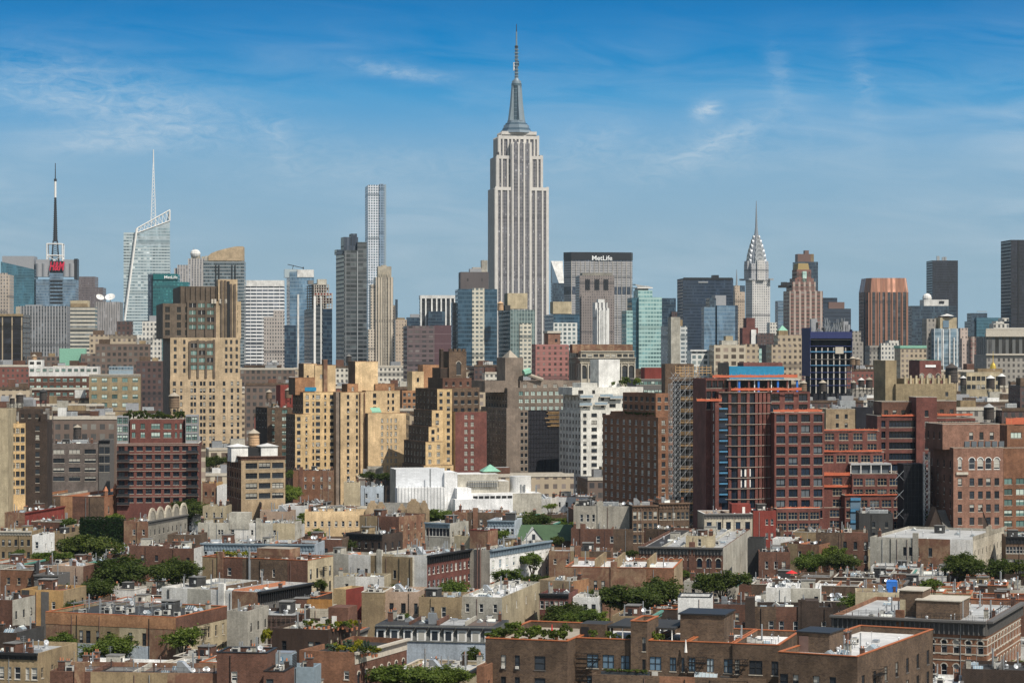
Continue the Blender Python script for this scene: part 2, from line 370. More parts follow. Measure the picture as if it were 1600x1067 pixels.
for k,c,r_,me in [('tile_orange',(.40,.125,.045),.6,0),('stone_pale',(.50,.46,.39),.7,0),('stone_dark',(.12,.115,.11),.7,0),('trim_black',(.02,.02,.022),.45,0),('trim_white',(.78,.77,.74),.5,0),('trim_blue',(.20,.26,.31),.5,0),
        ('trim_green',(.10,.27,.22),.5,0),('copper_green',(.22,.45,.34),.6,0),('metal_grey',(.42,.44,.46),.4,.6),('metal_dark',(.05,.05,.055),.4,.5),('metal_pale',(.66,.68,.70),.35,.5),('iron',(.018,.017,.017),.5,.2),('wood_tank',(.21,.145,.095),.8,0),('wood_tank_dark',(.06,.05,.045),.8,0),('wood_tank_tan',(.52,.34,.2),.8,0),
        ('fr_white',(.74,.74,.71),.5,0),('fr_dark',(.03,.03,.032),.5,0),('fr_green',(.06,.10,.09),.5,0),('fr_tan',(.42,.35,.25),.5,0),('curtain',(.60,.57,.5),.8,0),('ac_box',(.55,.54,.5),.5,0),('red_vivid',(.62,.03,.03),.5,0),('orange_net',(.52,.13,.065),.7,0),('blue_tarp',(.02,.21,.38),.5,0),('blue_paint',(.03,.16,.55),.5,0),('blue_net',(.02,.03,.12),.7,0),('gold',(.85,.58,.12),.3,.8),('sign_white',(.86,.88,.88),.5,0),('sign_red',(.62,.02,.06),.5,0),('sign_blue',(.07,.22,.38),.5,0),('bark',(.07,.05,.035),.9,0),('clay',(.42,.17,.09),.7,0),('planter_wood',(.22,.13,.07),.8,0),('planter_dark',(.04,.05,.06),.6,0),('steel_blue',(.30,.38,.44),.4,.2),('canvas_white',(.80,.78,.74),.8,0),('asphalt',(.05,.05,.052),.9,0),('brown_metal',(.16,.10,.085),.5,0),('grey_clad',(.30,.31,.33),.5,0)]:
    simple(k,c,r_,me)
glassmat('glass',(.028,.034,.042),(.42,.41,.37),.30)
glassmat('glass_blue',(.014,.024,.042),(.12,.14,.16),.15)
glassmat('glass_green',(.10,.17,.16),(.50,.60,.55),.5)
glassmat('glass_pale',(.16,.21,.25),(.60,.62,.58),.55)
glassmat('glass_sky',(.10,.16,.22),(.35,.42,.46),.2)

# ------------------------------------------------------------------ windows
WIN,PANE = {},{}
def winmesh(w,h,kind='sash',frame='fr_white',glass='glass',sill='stone_pale',rev=0.22,wall=None):
    key = (round(w,2),round(h,2),kind,frame,glass,sill,round(rev,2),wall)
    if key in WIN: return WIN[key]
    m = MB(); pm = MB(); g = rev*0.86; t = min(0.09,w*.09); fy0,fy1 = rev*0.5,rev*0.85
    pm.face([(0,g,0),(w,g,0),(w,g,h),(0,g,h)],glass); PANE[key] = pm.mesh('pane')
    fr = lambda a,b,c,d: m.box(a,b,fy0,fy1,c,d,frame)
    fr(0,t,0,h); fr(w - t,w,0,h); fr(t,w - t,0,t); fr(t,w - t,h - t,h)
    if kind in ('sash','ac','arch','dbl'): fr(t,w - t,h*.5 - t*.45,h*.5 + t*.45)
    if kind == 'dbl': fr(w/2 - t*.7,w/2 + t*.7,t,h - t)
    if kind == 'grid':
        for k in range(1,3): fr(w*k/3 - t*.5,w*k/3 + t*.5,t,h - t)
        fr(t,w - t,h*.6 - t*.4,h*.6 + t*.4)
    if kind == 'band':
        k = max(2,round(w/1.25))
        for i in range(1,k): fr(w*i/k - t*.45,w*i/k + t*.45,t,h - t)
    if kind == 'ac': m.box(w*.2,w*.8,-0.32,rev*.45,t,min(.5,h*.35),'ac_box')
    if sill: m.box(-0.08,w + 0.08,-0.07,fy0,-0.13,-0.003,sill)
    if kind == 'lintel' or kind == 'sashl': m.box(-0.1,w + 0.1,-0.06,0.02,h + 0.003,h + .28,sill or 'stone_pale')
    if kind == 'arch':
        r = w/2; n = 10; zc = h - r
        arc = [(r - r*math.cos(math.pi*i/n),zc + r*math.sin(math.pi*i/n)) for i in range(n + 1)]
        for i in range(n):
            (xa,za),(xb,zb) = arc[i],arc[i + 1]
            m.face([(xa,0.004,za),(xb,0.004,zb),(xb,0.004,h),(xa,0.004,h)],wall or 'brick_brown')
            m.face([(xa,0.004,za),(xb,0.004,zb),(xb,g,zb),(xa,g,za)],sill or 'stone_pale')
            ro = r + .2; A = (r - ro*math.cos(math.pi*i/n),zc + ro*math.sin(math.pi*i/n)); B = (r - ro*math.cos(math.pi*(i + 1)/n),zc + ro*math.sin(math.pi*(i + 1)/n))
            m.face([(xa,-.07,za),(xb,-.07,zb),(B[0],-.07,B[1]),(A[0],-.07,A[1])],sill or 'stone_pale')
            m.face([(A[0],-.07,A[1]),(B[0],-.07,B[1]),(B[0],.0,B[1]),(A[0],.0,A[1])],sill or 'stone_pale')
    far = MB(); far.v,far.f,far.m,far.mats = m.v + pm.v,m.f + [tuple(len(m.v) + i for i in f_) for f_ in pm.f],list(m.m),m.mats
    far.m += [m.mi(glass)]*len(pm.f); WIN[key] = (m.mesh('window'),far.mesh('window'),PANE[key]); return WIN[key]
def put_window(root,args,loc,rz):
    a,c,p = winmesh(*args)
    if root.location.y > 520: return inst('window',c,root,loc,rz)
    w = inst('window',a,root,loc,rz); inst('pane',p,w,(0,0,0)); return w

def T_face(face,x0,x1,y0,y1):
    if face == 'f': return (lambda s,d,z: (x0 + s,y0 + d,z)),x1 - x0,0.0
    if face == 'r': return (lambda s,d,z: (x1 - d,y0 + s,z)),y1 - y0,math.pi/2
    return (lambda s,d,z: (x0 + d,y1 - s,z)),y1 - y0,-math.pi/2

def wallface(mb,T,width,z0,z1,cols,rows,mat,rev,bays=None):
    def q(a,c,za,zb):
        if c - a < 1e-4 or zb - za < 1e-4: return
        for (b0,b1,mt) in (bays or [(-1,width + 1,mat)]):
            p,r = max(a,b0),min(c,b1)
            if r - p > 1e-4: mb.face([T(p,0,za),T(r,0,za),T(r,0,zb),T(p,0,zb)],mt)
    z = z0
    for (za,zb) in sorted(rows):
        q(0,width,z,za); x = 0
        for (a,c) in cols:
            q(x,a,za,zb); x = c
            for P,Q in (((a,za),(a,zb)),((a,zb),(c,zb)),((c,zb),(c,za)),((c,za),(a,za))):
                mb.face([T(P[0],0,P[1]),T(Q[0],0,Q[1]),T(Q[0],rev,Q[1]),T(P[0],rev,P[1])],mat)
        q(x,width,za,zb); z = zb
    q(0,width,z,z1)

NWIN,DEFR = {},['fr_dark']
def put_windows(root,T,rz,cols,rows,o,rng,wall):
    lim = 100; over = []
    base = NWIN.setdefault(root.name,0)
    for (za,zb) in sorted(rows,reverse=True):
        for (a,c) in cols:
            k = o.get('kind','sash')
            if k == 'sash' and rng.random() < o.get('ac',0.0): k = 'ac'
            if rng.random() < o.get('miss',0): k = 'plain'
            args = (c - a,zb - za,k,o.get('frame',DEFR[0]),o.get('glass','glass'),o.get('sill','stone_pale'),o.get('rev',.22),wall if k == 'arch' else None)
            if NWIN[root.name] < lim:
                put_window(root,args,T(a,0,za),rz); NWIN[root.name] += 1
            else: over.append((args,T(a,0,za),rz))
    if over:                                  # past a hundred windows on one building: the rest are one part
        vs,fs,ms,mats = [],[],[],[]
        for args,loc,rz_ in over:
            me = winmesh(*args)[1]; M = Matrix.Translation(loc) @ Matrix.Rotation(rz_,4,'Z'); i0 = len(vs)
            vs += [tuple(M @ v.co) for v in me.vertices]
            for p in me.polygons:
                mt = me.materials[p.material_index]
                if mt not in mats: mats.append(mt)
                fs.append(tuple(i0 + i for i in p.vertices)); ms.append(mats.index(mt))
        me = bpy.data.meshes.new('more_windows'); me.from_pydata(vs,[],fs)
        for mt in mats: me.materials.append(mt)
        me.polygons.foreach_set('material_index',ms); me.uv_layers.new(name='UVMap')
        ob = bpy.data.objects.new('more_windows',me); COL.objects.link(ob); ob.parent = root; ob['kind'] = 'stuff'

def layout(o,width,z0,z1):
    w,h = o['w'],o['h']
    if 'cols' in o: cols = [(max(.05,min(width - .05 - cw,c*width - cw/2)),cw) for c,cw in o['cols']]; cols = [(a,a + cw) for a,cw in cols if a + cw < width]
    else:
        n = o.get('n') or max(1,int(width/o.get('pu',3.0))); m0,m1 = o.get('m0',.0)*width,width - o.get('m1',.0)*width
        p = (m1 - m0)/n; w = min(w,p*.9)
        cols = [(m0 + p*(i + .5) - w/2,m0 + p*(i + .5) + w/2) for i in range(n)]
    rows = []; z = z1 - o.get('top',1.0)
    for i in range(o.get('rows',99)):
        if z - h < z0 + .3: break
        rows.append((z - h,z)); z -= o.get('p',3.3)
    return cols,rows

def block(root,name,x0,x1,y0,y1,z0,z1,wall,roof='roof_tar',side=None,win=(),parapet=0.7,coping=None,back=True,left=None,bays=None):
    """walls with real window openings, a roof sunk behind its parapet"""
    rng = random.Random(hash((round(x0,1),round(z1,1),wall)) & 0xffff)
    mb = MB(); done = {}
    for face,o in win: done[face] = o
    for face in ('f','r','l'):
        T,width,rz = T_face(face,x0,x1,y0,y1)
        mat = wall if face == 'f' else (side or wall)
        if face == 'l' and left: mat = left
        if face in done:
            o = done[face]; mat = o.get('wall',mat); cols,rows = layout(o,width,z0,z1)
            wallface(mb,T,width,z0,z1,cols,rows,mat,o.get('rev',.22),bays if face == 'f' else None)
            put_windows(root,T,rz,cols,rows,o,rng,mat)
        else: mb.face([T(0,0,z0),T(width,0,z0),T(width,0,z1),T(0,0,z1)],mat)
    if back: mb.face([(x1,y1,z0),(x0,y1,z0),(x0,y1,z1),(x1,y1,z1)],wall)
    t = 0.32; zr = z1 - parapet
    if parapet > 0 and x1 - x0 > 1 and y1 - y0 > 1:
        a = [(x0,y0),(x1,y0),(x1,y1),(x0,y1)]; c = [(x0 + t,y0 + t),(x1 - t,y0 + t),(x1 - t,y1 - t),(x0 + t,y1 - t)]
        for i in range(4):
            j = (i + 1) % 4
            mb.face([(*a[i],z1),(*a[j],z1),(*c[j],z1),(*c[i],z1)],wall)
            mb.face([(*c[i],zr),(*c[j],zr),(*c[j],z1),(*c[i],z1)],wall)
        rf = MB(); rf.face([(*p,zr) for p in c],roof); rf.build('roof',root)
        if coping:
            cp = MB(); e = .07
            cp.box(x0 - e,x1 + e,y0 - e,y0 + t + e,z1 + .003,z1 + .13,coping); cp.box(x0 - e,x1 + e,y1 - t - e,y1 + e,z1 + .003,z1 + .13,coping)
            cp.box(x0 - e,x0 + t + e,y0 + t + e,y1 - t - e,z1 + .003,z1 + .13,coping); cp.box(x1 - t - e,x1 + e,y0 + t + e,y1 - t - e,z1 + .003,z1 + .13,coping)
            cp.build('coping',root)
    else: rf = MB(); rf.face([(x0,y0,z1),(x1,y0,z1),(x1,y1,z1),(x0,y1,z1)],roof); rf.build('roof',root)
    mb.build(name,root)
    return zr

def cornice(root,face,x0,x1,y0,y1,z1,mat='trim_black',h=1.1,out=.55,teeth=True,frieze=True):
    T,width,rz = T_face(face,x0,x1,y0,y1); m = MB()
    def bx(a,c,o,za,zb):
        P = [T(a,-o,za),T(c,-o,za),T(c,-.004,za),T(a,-.004,za)]; xs = [p[0] for p in P]; ys = [p[1] for p in P]
        m.box(min(xs),max(xs),min(ys),max(ys),za,zb,mat,bottom=True)
    bx(-.1,width + .1,out,z1 - .28,z1 + .12); bx(0,width,out*.55,z1 - .55,z1 - .283)
    if frieze: bx(0,width,.1,z1 - h,z1 - .553)
    if teeth:
        n = max(3,int(width/.9))
        for i in range(n):
            s = width*(i + .5)/n; bx(s - .12,s + .12,out*.5,z1 - h + .1,z1 - .556)
    return m.build('cornice',root)

SMALL = {}
def small(key):
    if key in SMALL: return SMALL[key]
    m = MB()
    if key == 'chimney_red' or key == 'chimney_pale' or key == 'chimney_dark':
        mt = {'chimney_red': 'brick_red','chimney_pale': 'stucco_pale','chimney_dark': 'brick_dark'}[key]
        m.box(-.45,.45,-.35,.35,0,1.7,mt); m.box(-.53,.53,-.43,.43,1.7,1.85,'stone_dark',bottom=True)
    elif key == 'pot_': m.cyl(0,0,0,.45,.13,.11,'clay',8)
    elif key == 'door_': m.box(0,.9,0,.058,.02,2.0,'metal_dark'); m.box(.72,.8,-.05,-.002,.95,1.1,'metal_pale')
    elif key == 'vent_pipe': m.cyl(0,0,0,1.3,.09,.09,'metal_grey',7); m.cyl(0,0,1.3,1.5,.2,.05,'metal_grey',7)
    elif key == 'stack': m.cyl(0,0,0,3.2,.16,.16,'metal_grey',8)
    elif key == 'turbine': m.cyl(0,0,0,.4,.28,.28,'metal_pale',9); m.sphere(0,0,.62,.4,.4,.3,'metal_pale',10)
    elif key == 'skylight':
        m.box(-.9,.9,-.7,.7,0,.4,'metal_grey'); m.face([(-.9,-.7,.4),(.9,-.7,.4),(.9,0,.95),(-.9,0,.95)],'glass_pale'); m.face([(-.9,.7,.4),(-.9,0,.95),(.9,0,.95),(.9,.7,.4)],'glass_pale')
        m.face([(-.9,-.7,.4),(-.9,0,.95),(-.9,.7,.4)],'metal_grey'); m.face([(.9,-.7,.4),(.9,.7,.4),(.9,0,.95)],'metal_grey')
        for k in (-.45,0,.45): m.tube((k,-.7,.42),(k,0,.97),.03,'fr_white',4)
    elif key == 'air_conditioner':
        m.box(-.55,.55,-.45,.45,.15,1.0,'ac_box'); m.cyl(0,0,1.0,1.06,.36,.36,'metal_dark',10)
        for a in (-.45,.45): m.box(a - .05,a + .05,-.4,.4,0,.147,'metal_dark')
        m.box(-.4,.4,-.47,-.451,.3,.85,'metal_dark')
    elif key == 'cooling_unit':
        m.box(-1.6,1.6,-1,1,.3,1.9,'metal_pale'); m.box(-1.5,1.5,-1.02,-1.001,.5,1.7,'metal_grey')
        for k in (-.8,.8): m.cyl(k,0,1.9,2.15,.6,.6,'metal_dark',12)
        for k in (-1.4,1.4): m.box(k - .1,k + .1,-.9,.9,0,.297,'metal_dark')
    elif key == 'antenna':
        m.tube((0,0,0),(0,0,3.4),.035,'metal_grey',5)
        for z,l in ((3.3,.7),(2.95,.9),(2.6,.6)): m.tube((-l/2,0,z),(l/2,0,z),.025,'metal_grey',4)
    elif key == 'satellite_dish':
        m.tube((0,0,0),(0,0,.8),.04,'metal_grey',5)
        n = 12; c = Vector((0,-.12,.95)); ax = Vector((.25,-.85,.45)).normalized(); u = ax.orthogonal().normalized(); w = ax.cross(u)
        ring = [c + ax*.14 + (u*math.cos(2*math.pi*i/n) + w*math.sin(2*math.pi*i/n))*.42 for i in range(n)]
        for i in range(n): m.face([c,ring[i],ring[(i + 1) % n]],'metal_pale')
        m.tube(c,c + ax*.5,.02,'metal_dark',4)
    elif key == 'hatch': m.box(-.6,.6,-.5,.5,0,.5,'metal_grey')
    elif key.startswith('bulkhead'):
        mt = {'bulkhead_brick': 'brick_red','bulkhead_pale': 'stucco_pale','bulkhead_dark': 'stucco_dark','bulkhead_brown': 'brick_brown','bulkhead_tan': 'stucco_tan','bulkhead_metal': 'metal_grey'}[key]
        if key == 'bulkhead_metal':      # a sloping stair hood clad in sheet metal
            p = [(-1.1,0),(1.5,0),(1.5,.5),(-.2,2.3),(-1.1,2.3)]
            for y,fl in ((-.8,0),(.8,1)): m.face([(x,y,z) for x,z in (p[::-1] if fl else p)],mt)
            for i in range(5):
                (xa,za),(xb,zb) = p[i],p[(i + 1) % 5]; m.face([(xa,-.8,za),(xa,.8,za),(xb,.8,zb),(xb,-.8,zb)],'metal_pale' if i == 2 else mt)
        else:
            m.box(-1.5,1.5,-1.7,1.7,0,2.6,mt); m.box(-1.65,1.65,-1.85,1.85,2.6,2.75,'roof_grey',bottom=True)
            m.box(.4,1.1,-1.74,-1.702,1.0,1.9,'fr_white')
    SMALL[key] = m.mesh(key.split('_')[0] if key[:4] in ('chim','bulk') else key); return SMALL[key]
def put_small(root,key,x,y,z,rz=0,s=1.0):
    o = put_one(root,key,x,y,z,rz,s)
    if key.startswith('chimney_'):
        for k in (-.2,.2): inst('chimney_pot',small('pot_'),o,(k,0,1.85))
    if key.startswith('bulkhead') and key != 'bulkhead_metal': inst('door',small('door_'),o,(-.9,-1.76,0))
    return o
def put_one(root,key,x,y,z,rz=0,s=1.0):
    return inst(key.split('_')[0] if key[:4] in ('chim','bulk') else key,small(key),root,(x,y,z),rz,(s,s,s))

CLUT = 1.3
def clutter(root,rng,x0,x1,y0,y1,z,o=None):
    """the odds and ends on a town roof; all bolted to it, so parts of the building"""
    o = o or {}; w,d = x1 - x0,y1 - y0
    if w < 2.5 or d < 2.5: return
    X = lambda m=.8: rng.uniform(x0 + min(m,w*.4),x1 - min(m,w*.4)); Y = lambda m=.9: rng.uniform(y0 + min(m,d*.4),y1 - min(m,d*.4))
    if w > 9.5 and not o.get('plain'):       # a row: party walls and patches of newer roofing
        n = round(w/6.3)
        for i in range(n):
            xa,xb = x0 + w*i/n,x0 + w*(i + 1)/n
            if rng.random() < .42: m = MB(); m.face([(xa + .3,y0 + .3,z + .015),(xb - .3,y0 + .3,z + .015),(xb - .3,y1 - .3,z + .015),(xa + .3,y1 - .3,z + .015)],rng.choice(['roof_tar','roof_tar','roof_grey','roof_silver','roof_brown','roof_white','roof_red'])); m.build('roof_patch',root)
            if i: m = MB(); m.box(xa - .17,xa + .17,y0,y1,z - .01,z + rng.uniform(.5,1.0),rng.choice(['brick_red','brick_brown','stone_dark','stucco_pale','clay'])); m.build('fire_wall',root)
    k_ = max(1.0,min(3.5,w*d/95)); N = lambda q: int(q*k_*CLUT + rng.random())
    for i in range(o.get('ch',0) or N(rng.choice([1,1,1,2,3]) if w > 6 else 1)):
        put_small(root,rng.choice(['chimney_red','chimney_red','chimney_dark','chimney_pale']),rng.choice([x0 + .5,x1 - .5,X()]),Y(),z - .02,rng.choice([0,math.pi/2]),rng.uniform(.8,1.15))
    for i in range(o.get('bk',1 if (w > 5 and d > 6 and rng.random() < .55) else 0)):
        put_small(root,o.get('bkm') or rng.choice(['bulkhead_brick','bulkhead_pale','bulkhead_dark','bulkhead_tan','bulkhead_metal','bulkhead_metal']),X(2),Y(2.2),z - .02,rng.choice([0,0,math.pi/2,-.2]),rng.uniform(.75,1.0))
    for i in range(max(o.get('vp',0),N(rng.randint(2,5)))): put_small(root,rng.choice(['vent_pipe','vent_pipe','turbine','stack']),X(),Y(),z - .02,rng.uniform(0,6),rng.uniform(.7,1.1))
    for i in range(max(o.get('sk',0),N(rng.choice([0,1,1,2])))): put_small(root,rng.choice(['skylight','skylight','hatch']),X(1.2),Y(1.2),z - .02,rng.choice([0,math.pi/2]),rng.uniform(.7,1.2))
    for i in range(max(o.get('ac',0),N(rng.choice([0,0,1,2,3])))): put_small(root,'air_conditioner',X(1),Y(1),z - .02,rng.choice([0,math.pi/2]),rng.uniform(.9,1.25))
    for i in range(o.get('an',rng.choice([0,0,1]))): put_small(root,'antenna',X(),Y(),z - .02,rng.uniform(0,3),rng.uniform(.7,1.1))
    for i in range(o.get('ds',N(rng.choice([0,0,0,1])))): put_small(root,'satellite_dish',X(),Y(),z - .02,rng.uniform(-.6,.6),rng.uniform(.9,1.3))
    zp = z + .16
    for i in range(N(rng.choice([0,1,1,2]))):      # pipe runs lying on the roof
        m = MB(); xa,ya = X(),Y(); xb,yb = (X(),ya) if rng.random() < .5 else (xa,Y()); mt = rng.choice(['metal_grey','metal_dark','brown_metal','metal_pale'])
        m.tube((xa,ya,zp),(xb,yb,zp),.09,mt,5); m.tube((xb,yb,zp),(xb,yb,zp + rng.uniform(.4,1.4)),.09,mt,5); m.build('roof_pipe',root)
    if w > 5 and rng.random() < .22: railing(root,[(x0 + .2,y0 + .1,z),(x1 - .2,y0 + .1,z)],1.5,'iron')
    for i in range(o.get('cu',0)): put_small(root,'cooling_unit',X(2),Y(1.5),z - .02,0,rng.uniform(.7,1.0))

def railing(root,pts,h=1.0,mat='iron',name='railing',step=1.6,r=.03):
    m = MB()
    for (a,c) in zip(pts,pts[1:]):
        a,c = Vector(a),Vector(c); n = max(1,int((c - a).length/step))
        for i in range(n + 1):
            p = a.lerp(c,i/n); m.tube(p,p + Vector((0,0,h)),r,mat,4)
        for k in (h,h*.55): m.tube(a + Vector((0,0,k)),c + Vector((0,0,k)),r,mat,4)
    return m.build(name,root)

def fire_escape(root,face,blk,s,zs,w=2.6,out=1.0):
    x0,x1,y0,y1 = blk; T,width,rz = T_face(face,x0,x1,y0,y1); m = MB()
    for i,z in enumerate(zs):
        for k in range(5):
            o = .08 + (out - .08)*k/4; m.tube(T(s,-o,z),T(s + w,-o,z),.06,'iron',4)
        for k in (.5,1.0):
            m.tube(T(s,-out,z + k),T(s + w,-out,z + k),.05,'iron',4)
            for e in (s,s + w): m.tube(T(e,0,z + k),T(e,-out,z + k),.03,'iron',4)
        for k in range(9): m.tube(T(s + w*k/8,-out,z),T(s + w*k/8,-out,z + 1.0),.018,'iron',4)
        if i + 1 < len(zs):
            z2 = zs[i + 1]; a,c = (s + .3,s + w - .4) if i % 2 else (s + w - .4,s + .3)
            for o in (.35,.75):
                m.tube(T(a,-o,z),T(c,-o,z2),.045,'iron',4); m.tube(T(a,-o,z + .9),T(c,-o,z2 + .9),.02,'iron',4)
            for k in range(1,9): 
                u = k/9; m.tube(T(a + (c - a)*u,-.35,z + (z2 - z)*u),T(a + (c - a)*u,-.75,z + (z2 - z)*u),.035,'iron',4)
    return m.build('fire_escape',root)

# default windows of a low house: kind of row
def wf(n,rows=2,w=1.0,h=1.9,p=3.4,top=1.9,**k): return dict(n=n,rows=rows,w=w,h=h,p=p,top=top,**k)

HOUSES = []
def corn_front(c): return bool(c) and (c[0] == 'f' or any(isinstance(q,tuple) and q[0] == 'f' for q in c))
def house(z,Xl,Xc,Xr,Y,h,a,wall,side,roof,label,name='town_house',win=(),corn=None,cop=None,D=None,fe=None,seed=None,ref=None,cat='house',group=None,par=.7,cl=True,left=None,corn_kw=None,**o):
    F = Frame(z,Xl,Xc,Xr,Y,a,h=h,D=D)
    root = F.root(name,label,cat,group); rng = random.Random(seed or label)
    win = list(win); bays = None; W_ = F.W
    if cl and W_ > 7 and 'f' not in [k for k,v in win]: win.append(('f',wf(max(1,int(W_/4)),2,.9,1.7,3.3,2.6,frame=rng.choice(['fr_white','fr_dark']),m0=rng.uniform(0,.3))))
    if cl and a < 0 and F.D > 6 and 'r' not in [k for k,v in win]: win.append(('r',wf(max(1,int(F.D/3.4)),2,.95,1.8,3.4,2.6,frame=rng.choice(['fr_white','fr_dark','fr_tan']))))
    if cl and W_ > 11 and not corn_front(corn) and h < 19.5:   # the backs of a row: each house rendered or bricked in its own way
        n = round(W_/6.2); pal = [wall,wall] + (['brick_worn','brick_red','brick_brown','brick_rust','stucco_tan'] if 'brick' in wall else ['stucco_pale','stucco_cream','stucco_tan','brick_worn','paint_white'])
        e = [0] + sorted(W_*(i + rng.uniform(-.18,.18))/n for i in range(1,n)) + [W_]; bays = [(p,q,rng.choice(pal)) for p,q in zip(e,e[1:])]
    zr = block(root,'walls',0,F.W,0,F.D,0,h,wall,roof,side,win,par,cop,left=left,bays=bays)
    for c in ([corn] if isinstance(corn,tuple) else corn or []): cornice(root,c[0],0,F.W,0,F.D,h,c[1],*(c[2:]),**(corn_kw or {}))
    for i in range(int(F.W/7)):
        m = MB(); x = rng.uniform(.5,F.W - .5); m.tube((x,-.1,0),(x,-.1,h - .4),.075,rng.choice(['metal_grey','iron','brown_metal']),5); m.build('downpipe',root)
    if cl: clutter(root,rng,.4,F.W - .4,.4,F.D - .4,zr,o)
    for (fc,s,zs) in fe or []: fire_escape(root,fc,(0,F.W,0,F.D),s*(F.W if fc == 'f' else F.D),[h - q for q in zs][::-1])
    if F.W > 16 and cl and rng.random() < .7:      # a chimney breast standing proud of the long wall
        m = MB(); x = F.W*rng.choice([.15,.42,.6]); m.box(x,x + 1.6,-.28,.5,0,h + 1.5,wall); m.build('chimney_breast',root)
    HOUSES.append((F,ref or label,root)); F.root_ob = root; F.zr = zr
    return F

# ------------------------------------------------------------------ far towers
def tower(z,Xl,Xc,Xr,Y,d,a,mat,label,D=None,roof='roof_grey',name='office_tower',cat='tower',extra=(),body='shaft',side=None,group=None):
    F = Frame(z,Xl,Xc,Xr,Y,a,d=d,D=D); root = F.root(name,label,cat,group)
    m = MB(); m.box(0,F.W,0,F.D,0,F.h,mat); m.f.pop(); m.m.pop()
    m.build(body,root); m = MB(); m.face([(0,0,F.h),(F.W,0,F.h),(F.W,F.D,F.h),(0,F.D,F.h)],roof); m.build('roof',root)
    for e in extra:                        # (Xl, Xr, Y, set-back, depth, material, name[, Y of its foot])
        nm = e[6] if len(e) > 6 else 'upper_block'
        x0,x1 = F.lx(e[0],e[3]),F.lx(e[1],e[3]); zt = F.lz(e[2],(x0 + x1)/2,e[3]); zb = F.lz(e[7],(x0 + x1)/2,e[3]) if len(e) > 7 else 0.0
        k = MB(); k.box(min(x0,x1),max(x0,x1),e[3],e[3] + e[4],zb,zt,e[5],MATS[roof],bottom=zb > 0); k.build(nm,root)
    F.root_ob = root; return F

def text_mesh(txt,size,depth,mat,bold=0.0,shear=0.0):
    c = bpy.data.curves.new('lettering','FONT'); c.body = txt; c.size = size; c.extrude = depth; c.offset = bold; c.shear = shear
    c.align_x = 'CENTER'; c.align_y = 'CENTER'
    o = bpy.data.objects.new('tmp',c); COL.objects.link(o); dg = bpy.context.evaluated_depsgraph_get(); dg.update()
    me = bpy.data.meshes.new_from_object(o.evaluated_get(dg)); me.name = 'lettering'; me.materials.clear(); me.materials.append(MATS[mat])
    for p in me.polygons: p.material_index = 0
    bpy.data.objects.remove(o); return me
def sign(root,txt,x,y,z,width,height,mat,bold=0.0,shear=0.0,depth=.3,rz=0,name='sign_lettering'):
    me = text_mesh(txt,1.0,depth,mat,bold,shear)
    xs = [v.co.x for v in me.vertices]; ys = [v.co.y for v in me.vertices]
    kx,ky = width/(max(xs) - min(xs)),height/(max(ys) - min(ys)); mx,my = (max(xs) + min(xs))/2,(max(ys) + min(ys))/2
    for v in me.vertices:
        px,py,pz = v.co; v.co = ((px - mx)*kx,-pz,(py - my)*ky)
    o = bpy.data.objects.new(name,me); COL.objects.link(o); o.parent = root; o.location = (x,y,z); o.rotation_euler = (0,0,rz); return o

# ------------------------------------------------------------------ water towers and trees
def wt_meshes(tank,roofm,tag_):
    m = MB(); m.cyl(0,0,3.2,7.0,1.75,1.62,tank,18)
    for z in (3.5,4.1,4.8,5.6,6.4): m.cyl(0,0,z,z + .07,1.76,1.755,'iron',18)
    t = m.mesh('tank')
    m = MB(); m.cyl(0,0,7.0,8.3,1.95,.08,roofm,18); r = m.mesh('tank_roof')
    m = MB(); m.tube((0,0,0),(0,0,3.0),.11,'iron',5); l = m.mesh('leg')
    m = MB(); q = 1.15
    for i in range(4):
        P = [(q,q),(-q,q),(-q,-q),(q,-q)]; a,c = P[i],P[(i + 1) % 4]
        m.tube((*a,.3),(*c,2.8),.05,'iron',4); m.tube((*c,.3),(*a,2.8),.05,'iron',4); m.tube((*a,1.5),(*c,1.5),.05,'iron',4)
    m.box(-1.5,1.5,-1.5,1.5,3.0,3.18,'iron',bottom=True); br = m.mesh('brace')
    return t,r,l,br
WT = {}
def water_tower(X,Y,z,d,width_px,label,tank='wood_tank',roofm='roof_tan',group='rooftop water towers',zb=None):
    """X, Y: the pixel of the tip of its roof"""
    k = (tank,roofm)
    if k not in WT: WT[k] = wt_meshes(tank,roofm,k)
    t,r,l,br = WT[k]
    s = width_px/ZO[z][2]/FPX*d/3.6
    tip = hgt(zy(z,Y),d)
    root = tag(empty('water_tower',(wx(zx(z,X),d),d,tip - 8.3*s)),label,'water tower',group)
    inst('tank',t,root,(0,0,0),0,(s,)*3); inst('tank_roof',r,root,(0,0,0),0,(s,)*3); inst('brace',br,root,(0,0,0),0,(s,)*3)
    for a in (-1,1):
        for c in (-1,1): inst('leg',l,root,(1.15*a*s,1.15*c*s,0),0,(s,)*3)
    return root

